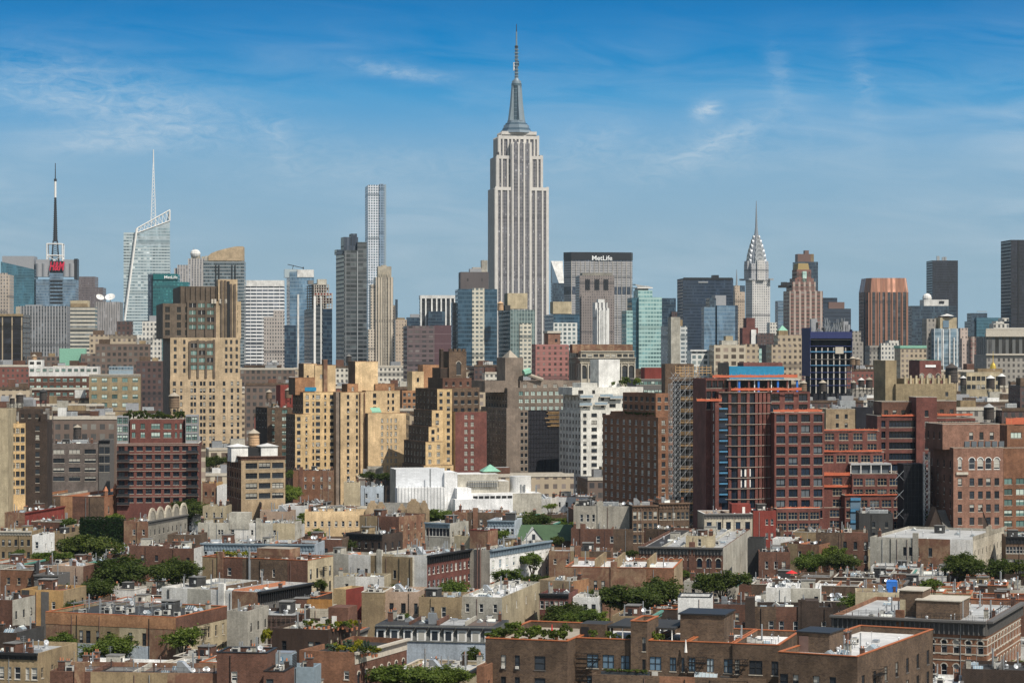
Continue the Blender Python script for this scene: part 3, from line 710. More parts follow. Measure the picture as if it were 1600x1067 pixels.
def leafmat(key,dark,light,yellow=None):
    m,n,p = newmat(key)
    ob = n.n('ShaderNodeTexCoord').outputs['Object']; oi = n.n('ShaderNodeObjectInfo').outputs['Random']
    gi = n.n('ShaderNodeNewGeometry').outputs['Random Per Island']
    cl = n.noise(ob,2.2,2,0.5)
    f = n.m('ADD',n.m('MULTIPLY',gi,0.55),n.m('MULTIPLY',cl,0.6))
    col = n.mix(n.m('SUBTRACT',f,0.1,clamp=True),c4(dark),c4(light))
    col = n.mix(1.0,col,n.ramp(oi,[(0,(.8,.85,.8)),(1,(1.15,1.1,.95))]),'MULTIPLY')
    n.put(p.inputs['Base Color'],col); p.inputs['Roughness'].default_value = .6; p.inputs['Specular IOR Level'].default_value = .25
    tr = n.n('ShaderNodeBsdfTranslucent'); n.put(tr.inputs[0],n.mix(1.0,col,(1.3,1.5,.5,1),'MULTIPLY'))
    mx = n.n('ShaderNodeMixShader'); mx.inputs[0].default_value = .38
    n.t.links.new(p.outputs[0],mx.inputs[1]); n.t.links.new(tr.outputs[0],mx.inputs[2])
    for o in n.t.nodes:
        if o.type == 'OUTPUT_MATERIAL': n.t.links.new(mx.outputs[0],o.inputs[0])
leafmat('leaf_deep',(.016,.03,.007),(.115,.145,.03)); leafmat('leaf_mid',(.03,.055,.012),(.17,.22,.042)); leafmat('leaf_bright',(.05,.085,.012),(.21,.26,.05))
leafmat('leaf_yellow',(.12,.14,.012),(.42,.36,.03)); leafmat('leaf_ivy',(.008,.02,.006),(.03,.06,.015)); leafmat('leaf_blue',(.05,.08,.06),(.14,.19,.15))
CROWN = {}
def crown_mesh(mat,seed,clumps=46,leaves=46,size=.085):
    k = (mat,seed,clumps)
    if k in CROWN: return CROWN[k]
    rg = random.Random(seed); m = MB()
    lobes = [(rg.uniform(-.5,.5),rg.uniform(-.5,.5),rg.uniform(-.15,.45),rg.uniform(.38,.6)) for _ in range(6)] + [(0,0,0,.7)]
    for i in range(clumps):
        lx,ly,lz,lr = rg.choice(lobes); v = Vector((rg.gauss(0,1),rg.gauss(0,1),rg.gauss(.25,.9))).normalized()
        c = Vector((lx,ly,lz)) + v*lr*rg.uniform(.5,1.0); c.z = max(-.55,c.z*.85)
        cr = rg.uniform(.10,.21)
        for j in range(leaves):
            q = c + Vector((rg.gauss(0,1),rg.gauss(0,1),rg.gauss(0,.7)))*cr*.62
            nrm = (Vector((rg.gauss(0,1),rg.gauss(0,1),rg.gauss(.7,.8))) + (q - Vector((0,0,-.2)))*.6).normalized(); u = nrm.orthogonal().normalized(); w = nrm.cross(u)
            an = rg.uniform(0,6.28); u,w = u*math.cos(an) + w*math.sin(an),w*math.cos(an) - u*math.sin(an)
            s = size*rg.uniform(.5,1.0)
            m.face([q - u*s,q + w*s*.6,q + u*s,q - w*s*.6],mat)
    CROWN[k] = m.mesh('crown'); return CROWN[k]
TRUNK = []
def trunk_mesh():
    if TRUNK: return TRUNK[0]
    m = MB(); rg = random.Random(3); m.tube((0,0,-2.2),(0.05,0,-.7),.075,'bark',8,.055)
    for i in range(7):
        a = i*.9 + rg.uniform(-.2,.2); e = (math.cos(a)*.55,math.sin(a)*.55,rg.uniform(-.1,.4)); k = (e[0]*.45,e[1]*.45,-.25)
        m.tube((0.04,0,-.75),k,.038,'bark',6,.026); m.tube(k,e,.026,'bark',5,.01)
    TRUNK.append(m.mesh('trunk')); return TRUNK[0]
def tree(z,Xl,Xr,Yt,Yb,top,mat,label,seed=1,group='trees between the houses',depth=None,dense=1,name='tree'):
    """crown between pixels Xl..Xr and Yt..Yb, its top at height `top` metres"""
    d = dist(zy(z,Yt),top); w = (Xr - Xl)/ZO[z][2]/FPX*d; h = (Yb - Yt)/ZO[z][2]/FPX*d
    rx,rz = w/2/.93,max(h/2/.8,w*.30); ry = depth or max(min(rx,9.0),1.5)
    cz = top - rz*.86
    root = tag(empty(name,(wx(zx(z,(Xl + Xr)/2),d),d + ry*.3,0)),label,'tree',group)
    FOOT.append((wx(zx(z,Xl + (Xr - Xl)*.12),d),d - 2,1,0,w*.76,5,top,zy(z,Yt + (Yb - Yt)*.85)))
    big = rx > 5
    inst('crown',crown_mesh(mat,seed,130 if big else 70,70 if big else 50,.062 if big else .085),root,(0,0,cz),seed*1.3,(rx,ry,rz))
    k = inst('trunk',trunk_mesh(),root,(0,0,cz),seed*1.3,(min(rx,5),min(ry,5),max(cz/2.2,rz))); return root
def shrub(x,y,z,r,h,mat,label,seed=1,group=None,pot=True,name='potted_shrub'):
    root = tag(empty(name,(x,y,z)),label,'plant',group)
    inst('crown',crown_mesh(mat,20 + seed % 4,16,34,.2),root,(0,0,.35 + h*.45),seed*2.1,(r,r,h*.6))
    if pot:
        if 'pot' not in SMALL:
            m = MB(); m.cyl(0,0,0,.5,.26,.36,'clay',9); SMALL['pot'] = m.mesh('pot')
        inst('pot',SMALL['pot'],root,(0,0,0),0,(max(.8,r*.8),)*2 + (1,))
    return root

# ------------------------------------------------------------------ ground and haze
roofmat('asphalt_ground',(.055,.055,.057),.4,.9)
g = MB(); g.face([(-4000,-200,0),(4000,-200,0),(4000,8800,0),(-4000,8800,0)],'asphalt_ground'); tag(g.build('ground'),kind='structure')

# ------------------------------------------------------------------ the skyline, far to near
fa = facade
fa('f_ornate',(.42,.36,.30),(.10,.10,.11),pu=3.2,pv=3.6,wu=.42,wv=.6)
fa('f_tealglass',(.05,.12,.16),(.035,.11,.16),(.055,.15,.20),pu=1.6,pv=3.8,wu=.9,wv=.72,span=(.06,.15,.20),lit=.3)
fa('f_blueglass',(.13,.19,.25),(.09,.15,.22),(.14,.21,.28),pu=2.4,pv=3.9,wu=.94,wv=.8,span=(.20,.26,.32),lit=.3)
fa('f_greyslab',(.18,.15,.15),(.07,.065,.075),pu=2.0,pv=3.6,wu=.5,wv=.6,span=(.13,.11,.11))
fa('f_greystripe',(.30,.30,.31),(.05,.06,.07),pu=2.9,pv=3.7,wu=.55,wv=.7,span=(.12,.125,.135),lit=.12)
fa('f_blackstripe',(.40,.32,.22),(.014,.014,.02),(.04,.045,.06),pu=6.9,pv=3.7,wu=.88,wv=.8,span=(.012,.012,.018))
fa('f_palestrip',(.50,.47,.40),(.06,.07,.075),pu=30,pv=3.7,wu=.999,wv=.48)
fa('f_finestripe',(.36,.34,.33),(.12,.12,.13),pu=1.9,pv=3.6,wu=.5,wv=.99,span=(.12,.12,.13))
fa('f_crystal',(.44,.50,.53),(.10,.16,.20),(.50,.56,.58),pu=4.0,pv=4.1,wu=.9,wv=.46,span=(.42,.5,.52),lit=.12)
fa('f_crystaltop',(.40,.48,.52),(.28,.38,.43),(.40,.48,.52),pu=40,pv=4.1,wu=.999,wv=.7)
fa('f_teal',(.015,.12,.13),(.02,.10,.12),(.05,.2,.21),pu=2.2,pv=3.8,wu=.86,wv=.55,lit=.2)
fa('f_stonestripe',(.42,.40,.38),(.11,.115,.13),pu=4.2,pv=3.7,wu=.45,wv=.55,span=(.22,.21,.22))
fa('f_darkband',(.16,.19,.21),(.035,.055,.07),(.14,.19,.22),pu=2.2,pv=3.6,wu=.9,wv=.66,span=(.26,.28,.29),lit=.25)
fa('f_whiteband',(.74,.75,.76),(.04,.055,.08),(.10,.12,.16),pu=6.4,pv=3.9,wu=.93,wv=.5,lit=.1)
fa('f_stonegrid',(.40,.36,.33),(.09,.09,.10),(.30,.30,.29),pu=2.5,pv=3.3,wu=.5,wv=.5,lit=.2)
fa('f_skyglass',(.14,.22,.30),(.10,.18,.27),(.14,.23,.32),pu=1.8,pv=3.6,wu=.93,wv=.86,span=(.20,.28,.36),lit=.4)
fa('f_navyglass',(.03,.05,.08),(.02,.035,.06),(.06,.10,.14),pu=1.8,pv=3.6,wu=.9,wv=.8,span=(.05,.075,.10),lit=.3)
fa('f_charcoal',(.085,.095,.105),(.03,.038,.046),(.10,.12,.13),pu=5.2,pv=3.5,wu=.94,wv=.68,span=(.11,.12,.13),lit=.25)
fa('f_gridtower',(.66,.70,.75),(.07,.12,.18),(.15,.2,.26),pu=4.6,pv=4.7,wu=.62,wv=.62)
fa('f_gridshade',(.22,.30,.40),(.06,.11,.17),pu=4.6,pv=4.7,wu=.62,wv=.62)  # darker copy of the grid tower pattern, shade put into its colours
fa('f_creamribs',(.58,.51,.42),(.13,.12,.11),(.3,.27,.22),pu=4.0,pv=3.6,wu=.42,wv=.6,span=(.24,.21,.18),lit=.15)
fa('f_creamgrid',(.56,.49,.40),(.12,.115,.11),(.3,.28,.24),pu=3.4,pv=3.6,wu=.46,wv=.5,lit=.15)
fa('f_whitepiers',(.05,.055,.065),(.02,.025,.03),(.06,.07,.08),pu=2.2,pv=3.8,wu=.8,wv=.6,span=(.035,.04,.05))
fa('f_plumwin',(.115,.085,.09),(.05,.05,.06),(.19,.17,.17),pu=4.4,pv=3.05,wu=.6,wv=.45,bands=3.05,band_col=(.19,.15,.15),lit=.3)
fa('f_plum',(.10,.055,.065),(.10,.055,.065),pu=9,pv=3.05,wu=.1,wv=.1,bands=6.1,band_col=(.15,.10,.11))
fa('f_browncap',(.105,.09,.09),(.05,.045,.05),pu=14,pv=11,wu=.12,wv=.25)
fa('f_deepblue',(.04,.085,.13),(.022,.06,.10),(.05,.10,.15),pu=1.55,pv=3.1,wu=.92,wv=.76,span=(.055,.115,.17),lit=.35)
fa('f_greenglass',(.30,.36,.34),(.09,.14,.15),(.15,.21,.22),pu=2.1,pv=3.1,wu=.82,wv=.6,span=(.15,.21,.21),lit=.35)
fa('f_creamwin',(.58,.55,.46),(.10,.13,.14),(.3,.33,.32),pu=3.1,pv=3.1,wu=.62,wv=.5,lit=.25)
fa('f_whitegrid',(.66,.67,.64),(.10,.15,.17),(.28,.34,.35),pu=3.7,pv=3.5,wu=.62,wv=.62,lit=.3)
fa('f_bignorth',(.36,.355,.36),(.10,.11,.13),(.2,.2,.22),pu=2.0,pv=3.75,wu=.72,wv=.48,lit=.15)
fa('f_bigdark',(.03,.045,.07),(.02,.03,.05),pu=2.6,pv=9,wu=.6,wv=.9,span=(.05,.065,.09))
fa('f_gothic',(.235,.20,.185),(.10,.095,.10),(.2,.18,.17),pu=3.3,pv=3.7,wu=.46,wv=.55,lit=.15)
fa('f_whiteribs',(.72,.72,.70),(.09,.09,.10),pu=4.3,pv=3.6,wu=.42,wv=.6,span=(.14,.14,.15))
fa('f_mintglass',(.36,.52,.50),(.13,.27,.29),(.24,.40,.41),pu=2.3,pv=3.1,wu=.86,wv=.56,span=(.34,.50,.48),lit=.4)
fa('f_slabwhite',(.52,.54,.54),(.13,.17,.20),(.32,.36,.38),pu=3.4,pv=3.0,wu=.8,wv=.52,lit=.3)
fa('f_navy',(.02,.035,.06),(.014,.026,.05),(.035,.055,.09),pu=1.7,pv=3.9,wu=.9,wv=.62,span=(.025,.042,.07),lit=.2)
fa('f_beigewin',(.46,.37,.28),(.17,.14,.12),pu=3.0,pv=3.6,wu=.42,wv=.55)
fa('f_chrysler',(.54,.53,.51),(.10,.11,.13),(.25,.25,.26),pu=3.6,pv=3.7,wu=.44,wv=.5,lit=.15)
fa('f_chryslershade',(.38,.385,.40),(.10,.11,.13),pu=3.6,pv=3.7,wu=.44,wv=.5)  # shaded copy of the shaft pattern, the shade is in its colours
fa('f_balcony',(.40,.33,.29),(.085,.06,.055),(.2,.17,.16),pu=4.4,pv=3.0,wu=.62,wv=.6,span=(.20,.10,.085),lit=.25)
fa('f_brickwin',(.20,.10,.085),(.07,.06,.06),(.25,.2,.18),pu=3.2,pv=3.1,wu=.42,wv=.5,lit=.25)
fa('f_darkbrick',(.09,.055,.05),(.04,.04,.045),pu=3.0,pv=3.3,wu=.5,wv=.55)
fa('f_navyband',(.035,.05,.075),(.02,.03,.05),(.07,.09,.12),pu=30,pv=3.8,wu=.999,wv=.5,lit=.2)
fa('f_copper',(.27,.135,.09),(.03,.04,.05),(.10,.10,.11),pu=5.5,pv=3.6,wu=.55,wv=.72,span=(.06,.06,.065),lit=.2)
fa('f_coppertop',(.31,.155,.10),(.26,.12,.075),pu=5.5,pv=40,wu=.55,wv=.999)
fa('f_black',(.022,.025,.036),(.012,.014,.022),(.03,.034,.05),pu=1.8,pv=3.8,wu=.85,wv=.6,span=(.018,.02,.03),lit=.2)
fa('f_stripglass',(.50,.53,.54),(.12,.20,.27),(.26,.35,.42),pu=6.2,pv=3.2,wu=.84,wv=.8,span=(.22,.30,.36),lit=.4)
fa('f_pinkstone',(.48,.39,.34),(.19,.16,.15),pu=3.2,pv=3.4,wu=.42,wv=.5)
fa('f_arcade',(.13,.135,.135),(.02,.022,.026),pu=4.4,pv=30,wu=.55,wv=.92,ov=.06)
fa('f_greystone',(.30,.28,.25),(.09,.085,.085),pu=3.2,pv=3.6,wu=.45,wv=.55)
fa('f_tanstone',(.42,.345,.25),(.12,.10,.09),pu=3.4,pv=3.7,wu=.5,wv=.5)
fa('f_whitestone',(.60,.58,.53),(.10,.11,.12),pu=2.8,pv=3.6,wu=.48,wv=.55)
fa('f_limegrid',(.50,.44,.34),(.13,.10,.08),pu=5.0,pv=4.2,wu=.6,wv=.6)
fa('f_redbrick',(.185,.07,.055),(.06,.055,.055),(.3,.27,.24),pu=3.0,pv=3.4,wu=.42,wv=.5,lit=.25)
fa('f_brownloft',(.15,.11,.09),(.06,.06,.065),(.25,.24,.22),pu=3.4,pv=3.8,wu=.58,wv=.55,lit=.25)
fa('f_pinkbrick',(.30,.13,.115),(.09,.06,.06),(.3,.22,.2),pu=3.2,pv=3.0,wu=.42,wv=.5,bands=3.0,band_col=(.36,.2,.18),lit=.2)
fa('f_copperglass',(.42,.60,.55),(.20,.34,.32),(.5,.62,.58),pu=3,pv=3.4,wu=.9,wv=.5,lit=.4)
fa('f_tanwhite',(.60,.57,.50),(.12,.12,.12),(.3,.3,.28),pu=2.9,pv=3.4,wu=.5,wv=.5)

T1 = tower('a',0,0,55,745,2600,4,'f_ornate','tan ornate stone tower cut by the photo edge, beside teal glass tower',D=30,extra=[(-30,40,735,-1.2,6,'f_ornate','parapet')])
# teal glass tower with a slanted grey upper wall
F = Frame('a',5,5,190,672,4,d=3300,D=40); rt = F.root('office_tower','teal glass tower topped by a slanting grey screen','tower')
m = MB(); zl,zr_ = F.lz(672,0,0),F.lz(715,F.W,0); m.prism([(0,0),(F.W,0),(F.W,F.D),(0,F.D)],0,zr_,'f_tealglass')
m.face([(0,-.01,zr_),(F.W,-.01,zr_),(0,-.01,zl)],'f_tealglass'); m.build('shaft',rt)
m = MB(); x0 = F.lx(12,1); m.box(x0,F.W - .5,1,F.D - 1,zr_ - 5,F.lz(641,F.W/2,1),'grey_clad'); m.build('roof_screen',rt)

# glass tower with a mast, steel cage and red sign
F = Frame('a',200,200,420,770,5,d=3300,D=45); rt = F.root('office_tower','blue glass office tower carrying a caged mast and red lettered sign','tower'); FH = F
m = MB(); m.box(0,F.W,0,F.D,0,F.h,'f_blueglass',MATS['roof_grey']); m.build('shaft',rt)
m = MB(); xa,xb = F.lx(275,-1),F.lx(352,-1); m.box(xa,xb,-1.0,-.02,0,F.lz(735,xa,0),'f_blueglass'); 
for Y in range(775,900,20): m.box(xa + 1,xb - 1,-1.6,-1.02,F.lz(Y + 9,xa,0),F.lz(Y,xa,0),'trim_black')
m.build('window_bay',rt)
m = MB()
for (A,B_,Y0,Y1,yo,mt) in [(200,275,660,755,2,'grey_clad'),(352,414,660,755,2,'grey_clad'),(230,400,668,740,6,'trim_black'),(412,430,655,770,1,'metal_dark')]:
    m.box(F.lx(A,yo),F.lx(B_,yo),yo,yo + 25,F.lz(Y1,0,yo),F.lz(Y0,0,yo),mt,bottom=True)
for A in (216,250,366,400): m.cyl(F.lx(A,4),4,F.lz(756,0,0),F.lz(682,0,0),4.5,4.5,'grey_clad',14)
m.build('crown',rt)
sign(rt,'H&M',F.lx(317,-2),-2,F.lz(697,0,0),F.lx(360,0) - F.lx(276,0),12.5,'sign_red',.02,.25,.5)
m = MB(); x0,x1 = F.lx(260,8),F.lx(346,8); z0,z1 = F.lz(690,0,8),F.lz(572,0,8); y0,y1 = 8,8 + (x1 - x0)
for (x,y) in ((x0,y0),(x1,y0),(x0,y1),(x1,y1)): m.tube((x,y,z0),(x,y,z1),.9,'trim_white',5)
for (p,q) in (((x0,y0),(x1,y0)),((x1,y0),(x1,y1)),((x0,y1),(x1,y1)),((x0,y0),(x0,y1))):
    for z in (z1,z0 + (z1 - z0)*.45): m.tube((*p,z),(*q,z),.7,'trim_white',5)
    m.tube((*p,z0),(*q,z0 + (z1 - z0)*.45),.5,'trim_white',4); m.tube((*q,z0),(*p,z0 + (z1 - z0)*.45),.5,'trim_white',4)
m.build('steel_cage',rt)
m = MB(); xm,ym = (x0 + x1)/2,(y0 + y1)/2; Z = lambda Y: F.lz(Y,xm,ym)
for dx,dy in ((-1,-1),(1,-1),(1,1),(-1,1)): m.tube((xm + 5*dx,ym + 5*dy,Z(680)),(xm + 3*dx,ym + 3*dy,Z(555)),.6,'metal_dark',5)
for i in range(12):
    za = Z(680) + (Z(555) - Z(680))*i/12; zb = Z(680) + (Z(555) - Z(680))*(i + 1)/12; k = 5 - 2*i/12
    m.tube((xm - k,ym - k,za),(xm + k,ym - k,zb),.35,'metal_dark',4); m.tube((xm + k,ym - k,za),(xm - k,ym - k,zb),.35,'metal_dark',4)
m.tube((xm,ym,Z(560)),(xm,ym,Z(316)),3.0,'metal_dark',8,1.4)
for i in range(20): z = Z(550) + (Z(325) - Z(550))*i/19; m.box(xm - 3.4 + i*.09,xm + 3.4 - i*.09,ym - 2,ym + 2,z,z + .9,'metal_dark')
m.tube((xm,ym,Z(316)),(xm,ym,Z(225)),1.5,'trim_white',8); m.tube((xm,ym,Z(225)),(xm,ym,Z(212)),2,'metal_dark',8); m.tube((xm,ym,Z(212)),(xm,ym,Z(125)),.8,'metal_dark',6,.5)
m.build('mast',rt)

tower('a',420,420,528,755,3500,3,'f_greyslab','grey brown slab tower in two steps beside the caged mast tower',D=40,extra=[(422,572,815,-8,40,'f_greyslab','lower_wing')])
tower('a',100,100,372,918,2400,5,'f_greystripe','wide grey office block with thin white vertical stripes',D=35,extra=[(88,110,922,-3,20,'limestone','side_block'),(140,230,912,8,15,'grey_clad','penthouse',925)])
tower('a',-40,-40,127,965,1700,3,'f_blackstripe','black glass tower with tan vertical piers at the photo edge',D=35,extra=[(-40,129,962,-.6,1,'stucco_tan','roof_band',975)])
tower('a',375,390,528,925,2200,6,'f_palestrip','pale cream office block with dark ribbon windows and blank upper wall',D=30,extra=[(391,492,888,1,20,'stucco_cream','upper_block',930),(392,488,905,.4,3,'stucco_tan','screen',925)])
F = tower('a',527,527,665,895,2600,4,'f_finestripe','finely striped grey block with two white satellite dishes on its roof',D=40)
for X,Y,r in ((555,873,4.6),(613,873,5.6)):
    m = MB(); x,z = F.lx(X,4),F.lz(Y,0,4); c = Vector((x,4,z)); ax = Vector((.35 if X < 600 else -.1,-.6,.7)).normalized(); u = ax.orthogonal().normalized(); w = ax.cross(u); n = 18
    ri = [[c + ax*(k*k*.28*r) + (u*math.cos(6.2832*i/n) + w*math.sin(6.2832*i/n))*r*k for i in range(n)] for k in (.02,.55,1)]
    for a_,b_ in zip(ri,ri[1:]):
        for i in range(n): m.face([a_[i],a_[(i + 1) % n],b_[(i + 1) % n],b_[i]],'stucco_white')
    m.tube(c,c + ax*r*.9,.25,'trim_white',4); m.tube((x,4.3,F.h - .5),c,.5,'metal_grey',5); m.build('satellite_dish',F.root_ob)

# faceted crystal tower with open sloping crown and lattice spire
F = Frame('a',690,750,945,560,7,d=3250,D=48); rt = F.root('glass_skyscraper','faceted pale glass skyscraper with sloping open crown and lattice spire','tower')
zt0,zt1 = F.lz(487,0,0),F.lz(386,F.W,0); zg0,zg1 = F.lz(512,0,0),F.lz(445,F.W,0); W_ = F.W; xb0 = F.lx(693,0,'a'); zb = F.lz(1000,0,0); zs = F.lz(590,0,0)
m = MB(); m.face([(xb0,-.5,zb),(W_,-2,zb),(W_,0,zs),(1.0,0,zs)],'f_crystal'); m.face([(W_,-2,zb),(W_ + 1,F.D,zb),(W_ - 1,F.D,zs),(W_,0,zs)],'f_crystal')
m.face([(1.0,0,zs),(W_,0,zs),(W_ - .3,.3,zg1),(3,.3,zg0)],'f_crystaltop'); m.face([(W_,0,zs),(W_ - 1,F.D,zs),(W_ - 3,F.D,zg1),(W_ - .3,.3,zg1)],'f_crystaltop')
m.face([(3,.3,zg0),(W_ - .3,.3,zg1),(W_ - 3,F.D,zg1 - 8),(3,F.D,zg0 - 8)],'roof_grey'); m.face([(xb0,-.5,zb),(1.0,0,zs),(-2,F.D,zs),(xb0 - 4,F.D,zb)],'f_crystal'); m.face([(1.0,0,zs),(3,.3,zg0),(3,F.D,zg0 - 8),(-2,F.D,zs)],'f_crystaltop')
m.box(xb0,W_,-.5,F.D,0,zb,'f_crystal'); m.build('shaft',rt)
m = MB(); xs = F.lx(688,10); m.box(xs,4,3.5,F.D,0,F.lz(512,0,10),'f_crystal',MATS['roof_grey']); m.build('shoulder',rt)
m = MB(); m.tube((xb0,-.9,zb),(2.6,-.4,zt0),1.6,'trim_white',5); m.build('corner_edge',rt)
m = MB(); A,B_ = Vector((3,0,zt0)),Vector((W_ - .3,0,zt1)); A2,B2 = Vector((3,0,zg0)),Vector((W_ - .3,0,zg1))
m.tube(A,B_,1.0,'trim_white',5); m.tube(A2,B2,.8,'trim_white',5); m.tube(A,A2,1.0,'trim_white',5); m.tube(B_,B2,1.0,'trim_white',5)
for i in range(9): m.tube(A.lerp(B_,i/9),A2.lerp(B2,(i + 1)/9),.45,'trim_white',4); m.tube(A.lerp(B_,(i + 1)/9),A2.lerp(B2,(i + 1)/9),.45,'trim_white',4)
Bk = Vector((W_ - 4,F.D*.8,zt1 - 12)); m.tube(B_,Bk,.9,'trim_white',5); m.tube(A,Vector((4,F.D*.8,zt0 - 10)),.9,'trim_white',5)
m.build('open_crown',rt)
m = MB(); xm,ym = F.lx(853,8),8.0; Z = lambda Y: F.lz(Y,xm,ym); k0,k1 = 3.6,.5; za,zb_ = Z(470),Z(130); n = 18
for i in range(n):
    f0,f1 = i/n,(i + 1)/n; a_,c_ = k0 + (k1 - k0)*f0,k0 + (k1 - k0)*f1; z0,z1 = za + (zb_ - za)*f0,za + (zb_ - za)*f1
    for sx_,sy_ in ((-1,-1),(1,-1),(1,1),(-1,1)): m.tube((xm + a_*sx_,ym + a_*sy_,z0),(xm + c_*sx_,ym + c_*sy_,z1),.42,'trim_white',4)
    m.tube((xm - a_,ym - a_,z0),(xm + c_,ym - c_,z1),.3,'trim_white',4); m.tube((xm + a_,ym - a_,z0),(xm - c_,ym - c_,z1),.3,'trim_white',4)
m.tube((xm,ym,zb_),(xm,ym,Z(50)),.9,'trim_white',5,.6); m.build('spire',rt)

F = tower('a',850,850,990,740,2800,5,'f_teal','teal green glass office block bearing white lettering',D=45,extra=[(985,1048,785,4,40,'f_teal','side_wing'),(852,988,740,-1,2,'trim_green','sign_band',772),(822,856,742,3,30,'f_navyglass','side_wing')])
MATS['teal_clad'] = simple('teal_clad',(.012,.13,.135),.4)
for ch in F.root_ob.children:
    if ch.name.startswith('sign_band'): ch.data.materials[0] = MATS['teal_clad']
sign(F.root_ob,'MetLife',F.lx(950,-1.2),-1.3,F.lz(758,0,0),F.lx(986,0) - F.lx(913,0),3.6,'sign_white',.012)
F = tower('a',985,985,1125,690,3600,4,'f_stonestripe','pale stepped stone skyscraper with a white ball on its summit',D=35,extra=[(1045,1140,655,6,25,'f_stonestripe'),(1062,1112,638,10,12,'limestone','crown',660),(968,990,708,3,30,'f_stonestripe','side_wing'),(1120,1136,643,12,20,'limestone','side_wing')])
m = MB(); x = F.lx(1086,14); m.sphere(x,14,F.lz(628,0,14),8,8,7,'stucco_white',12); m.tube((F.lx(1076,14),14,F.lz(640,0,14)),(F.lx(1076,14),14,F.lz(595,0,14)),.4,'metal_grey',4); m.build('radome',F.root_ob)
# banded glass tower with a sweeping tan top
F = tower('a',1130,1130,1357,668,2500,4,'f_darkband','banded glass tower with a sweeping tan curved crown',D=40,extra=[(1140,1340,640,1,34,'stucco_pale','upper_block',668)])
m = MB(); n = 12; xs = [F.lx(1160 + (1353 - 1160)*i/n,6) for i in range(n + 1)]; zs_ = [F.lz(640 - 52*min(1,(1.25*i/n)) ** .6,0,6) for i in range(n + 1)]; zb = F.lz(668,0,6)
for i in range(n):
    m.face([(xs[i],-.4,zb),(xs[i + 1],-.4,zb),(xs[i + 1],-.4,zs_[i + 1]),(xs[i],-.4,zs_[i])],'walker_stone'); m.face([(xs[i],-.4,zs_[i]),(xs[i + 1],-.4,zs_[i + 1]),(xs[i + 1],34,zs_[i + 1]),(xs[i],34,zs_[i])],'roof_tan')
m.face([(xs[-1],-.4,zb),(xs[-1],34,zb),(xs[-1],34,zs_[-1]),(xs[-1],-.4,zs_[-1])],'walker_stone'); m.build('crown',F.root_ob)
m = MB()
for X in (1200,1217,1290,1307): m.box(F.lx(X - 3,-1),F.lx(X + 3,-1),-1,-.02,40,F.lz(690,0,0),'trim_black')
m.build('dark_rib',F.root_ob)

F = tower('b',80,80,298,590,2600,4,'f_whiteband','white office slab with dark ribbon windows and blank white top',D=35,extra=[(88,297,562,-.6,30,'stucco_white','roof_band',596)])
tower('b',185,185,300,765,2200,6,'f_stonegrid','grey stone apartment tower stepped before the white office slab',D=25,extra=[(240,298,728,3,15,'f_stonegrid')])
F = tower('b',302,330,465,515,2300,8,'f_skyglass','sky blue glass tower with a square white cap',extra=[(372,464,503,-.5,25,'stucco_white','cap',545),(302,372,500,.6,20,'glass_sky','cap',546),(276,365,812,-9,20,'f_navyglass','front_wing'),(372,382,640,-.8,3,'stucco_white','white_rib')])
m = MB(); z = F.lz(500,0,5); x = F.lx(345,5); m.tube((x,5,z),(x + 1,5,F.lz(478,0,5)),.4,'metal_dark',4); m.tube((F.lx(318,5),5,F.lz(474,0,5)),(F.lx(405,5),5,F.lz(494,0,5)),.45,'metal_dark',4); m.tube((F.lx(405,5),5,z),(F.lx(405,5),5,F.lz(488,0,5)),.8,'metal_dark',4); m.build('rooftop_crane',F.root_ob)
# tower still under construction: open floors above dark glass
F = tower('b',398,466,566,720,2000,12,'f_navyglass','half finished tower with open red floors above dark glass',extra=[(466,514,700,-1,4,'f_charcoal','hoist_bay')],side='f_charcoal')
m = MB(); zb,zt = F.h,F.lz(588,0,0); n = 9
for i in range(n + 1):
    z = zb + (zt - zb)*i/n; k = 0 if i < 6 else 1.5; x1 = F.W if i < 6 else F.lx(548,0)
    m.box(-.4,x1,k,F.D*.8,z,z + .45,'slab_concrete',bottom=True)
    if i < n:
        zz = zb + (zt - zb)*(i + 1)/n
        for t_ in range(7): m.box(x1*t_/6 - .5*(t_ > 0),x1*t_/6 + .4,k + .3,k + .9,z + .45,zz,'slab_concrete')
        for t_ in range(4): m.box(-.3,.4,F.D*.22*t_,F.D*.22*t_ + .7,z + .45,zz,'slab_concrete')
        if i in (2,3,5,7): m.box(.5,x1 - .5,k + 1.5,k + 1.8,z + .46,z + 2.0,'paint_red')
m.box(4,F.W - 4,5,F.D*.7,zb,zt + 2,'trim_black'); m.box(F.lx(432,3),F.lx(462,3),3,8,zt + .5,zt + 4,'roof_grey'); m.box(F.lx(485,3),F.lx(535,3),3,9,zt + .5,zt + 5,'stucco_pale'); m.build('open_floors',F.root_ob)
m = MB(); m.box(F.lx(466,0,'b') - .6,F.lx(474,0,'b'),-1.3,-1.02,0,F.lz(650,0,0),'trim_white'); m.box(F.lx(500,0,'b'),F.lx(506,0,'b'),-1.3,-1.02,0,F.lz(650,0,0),'trim_white'); m.build('hoist_rail',F.root_ob)

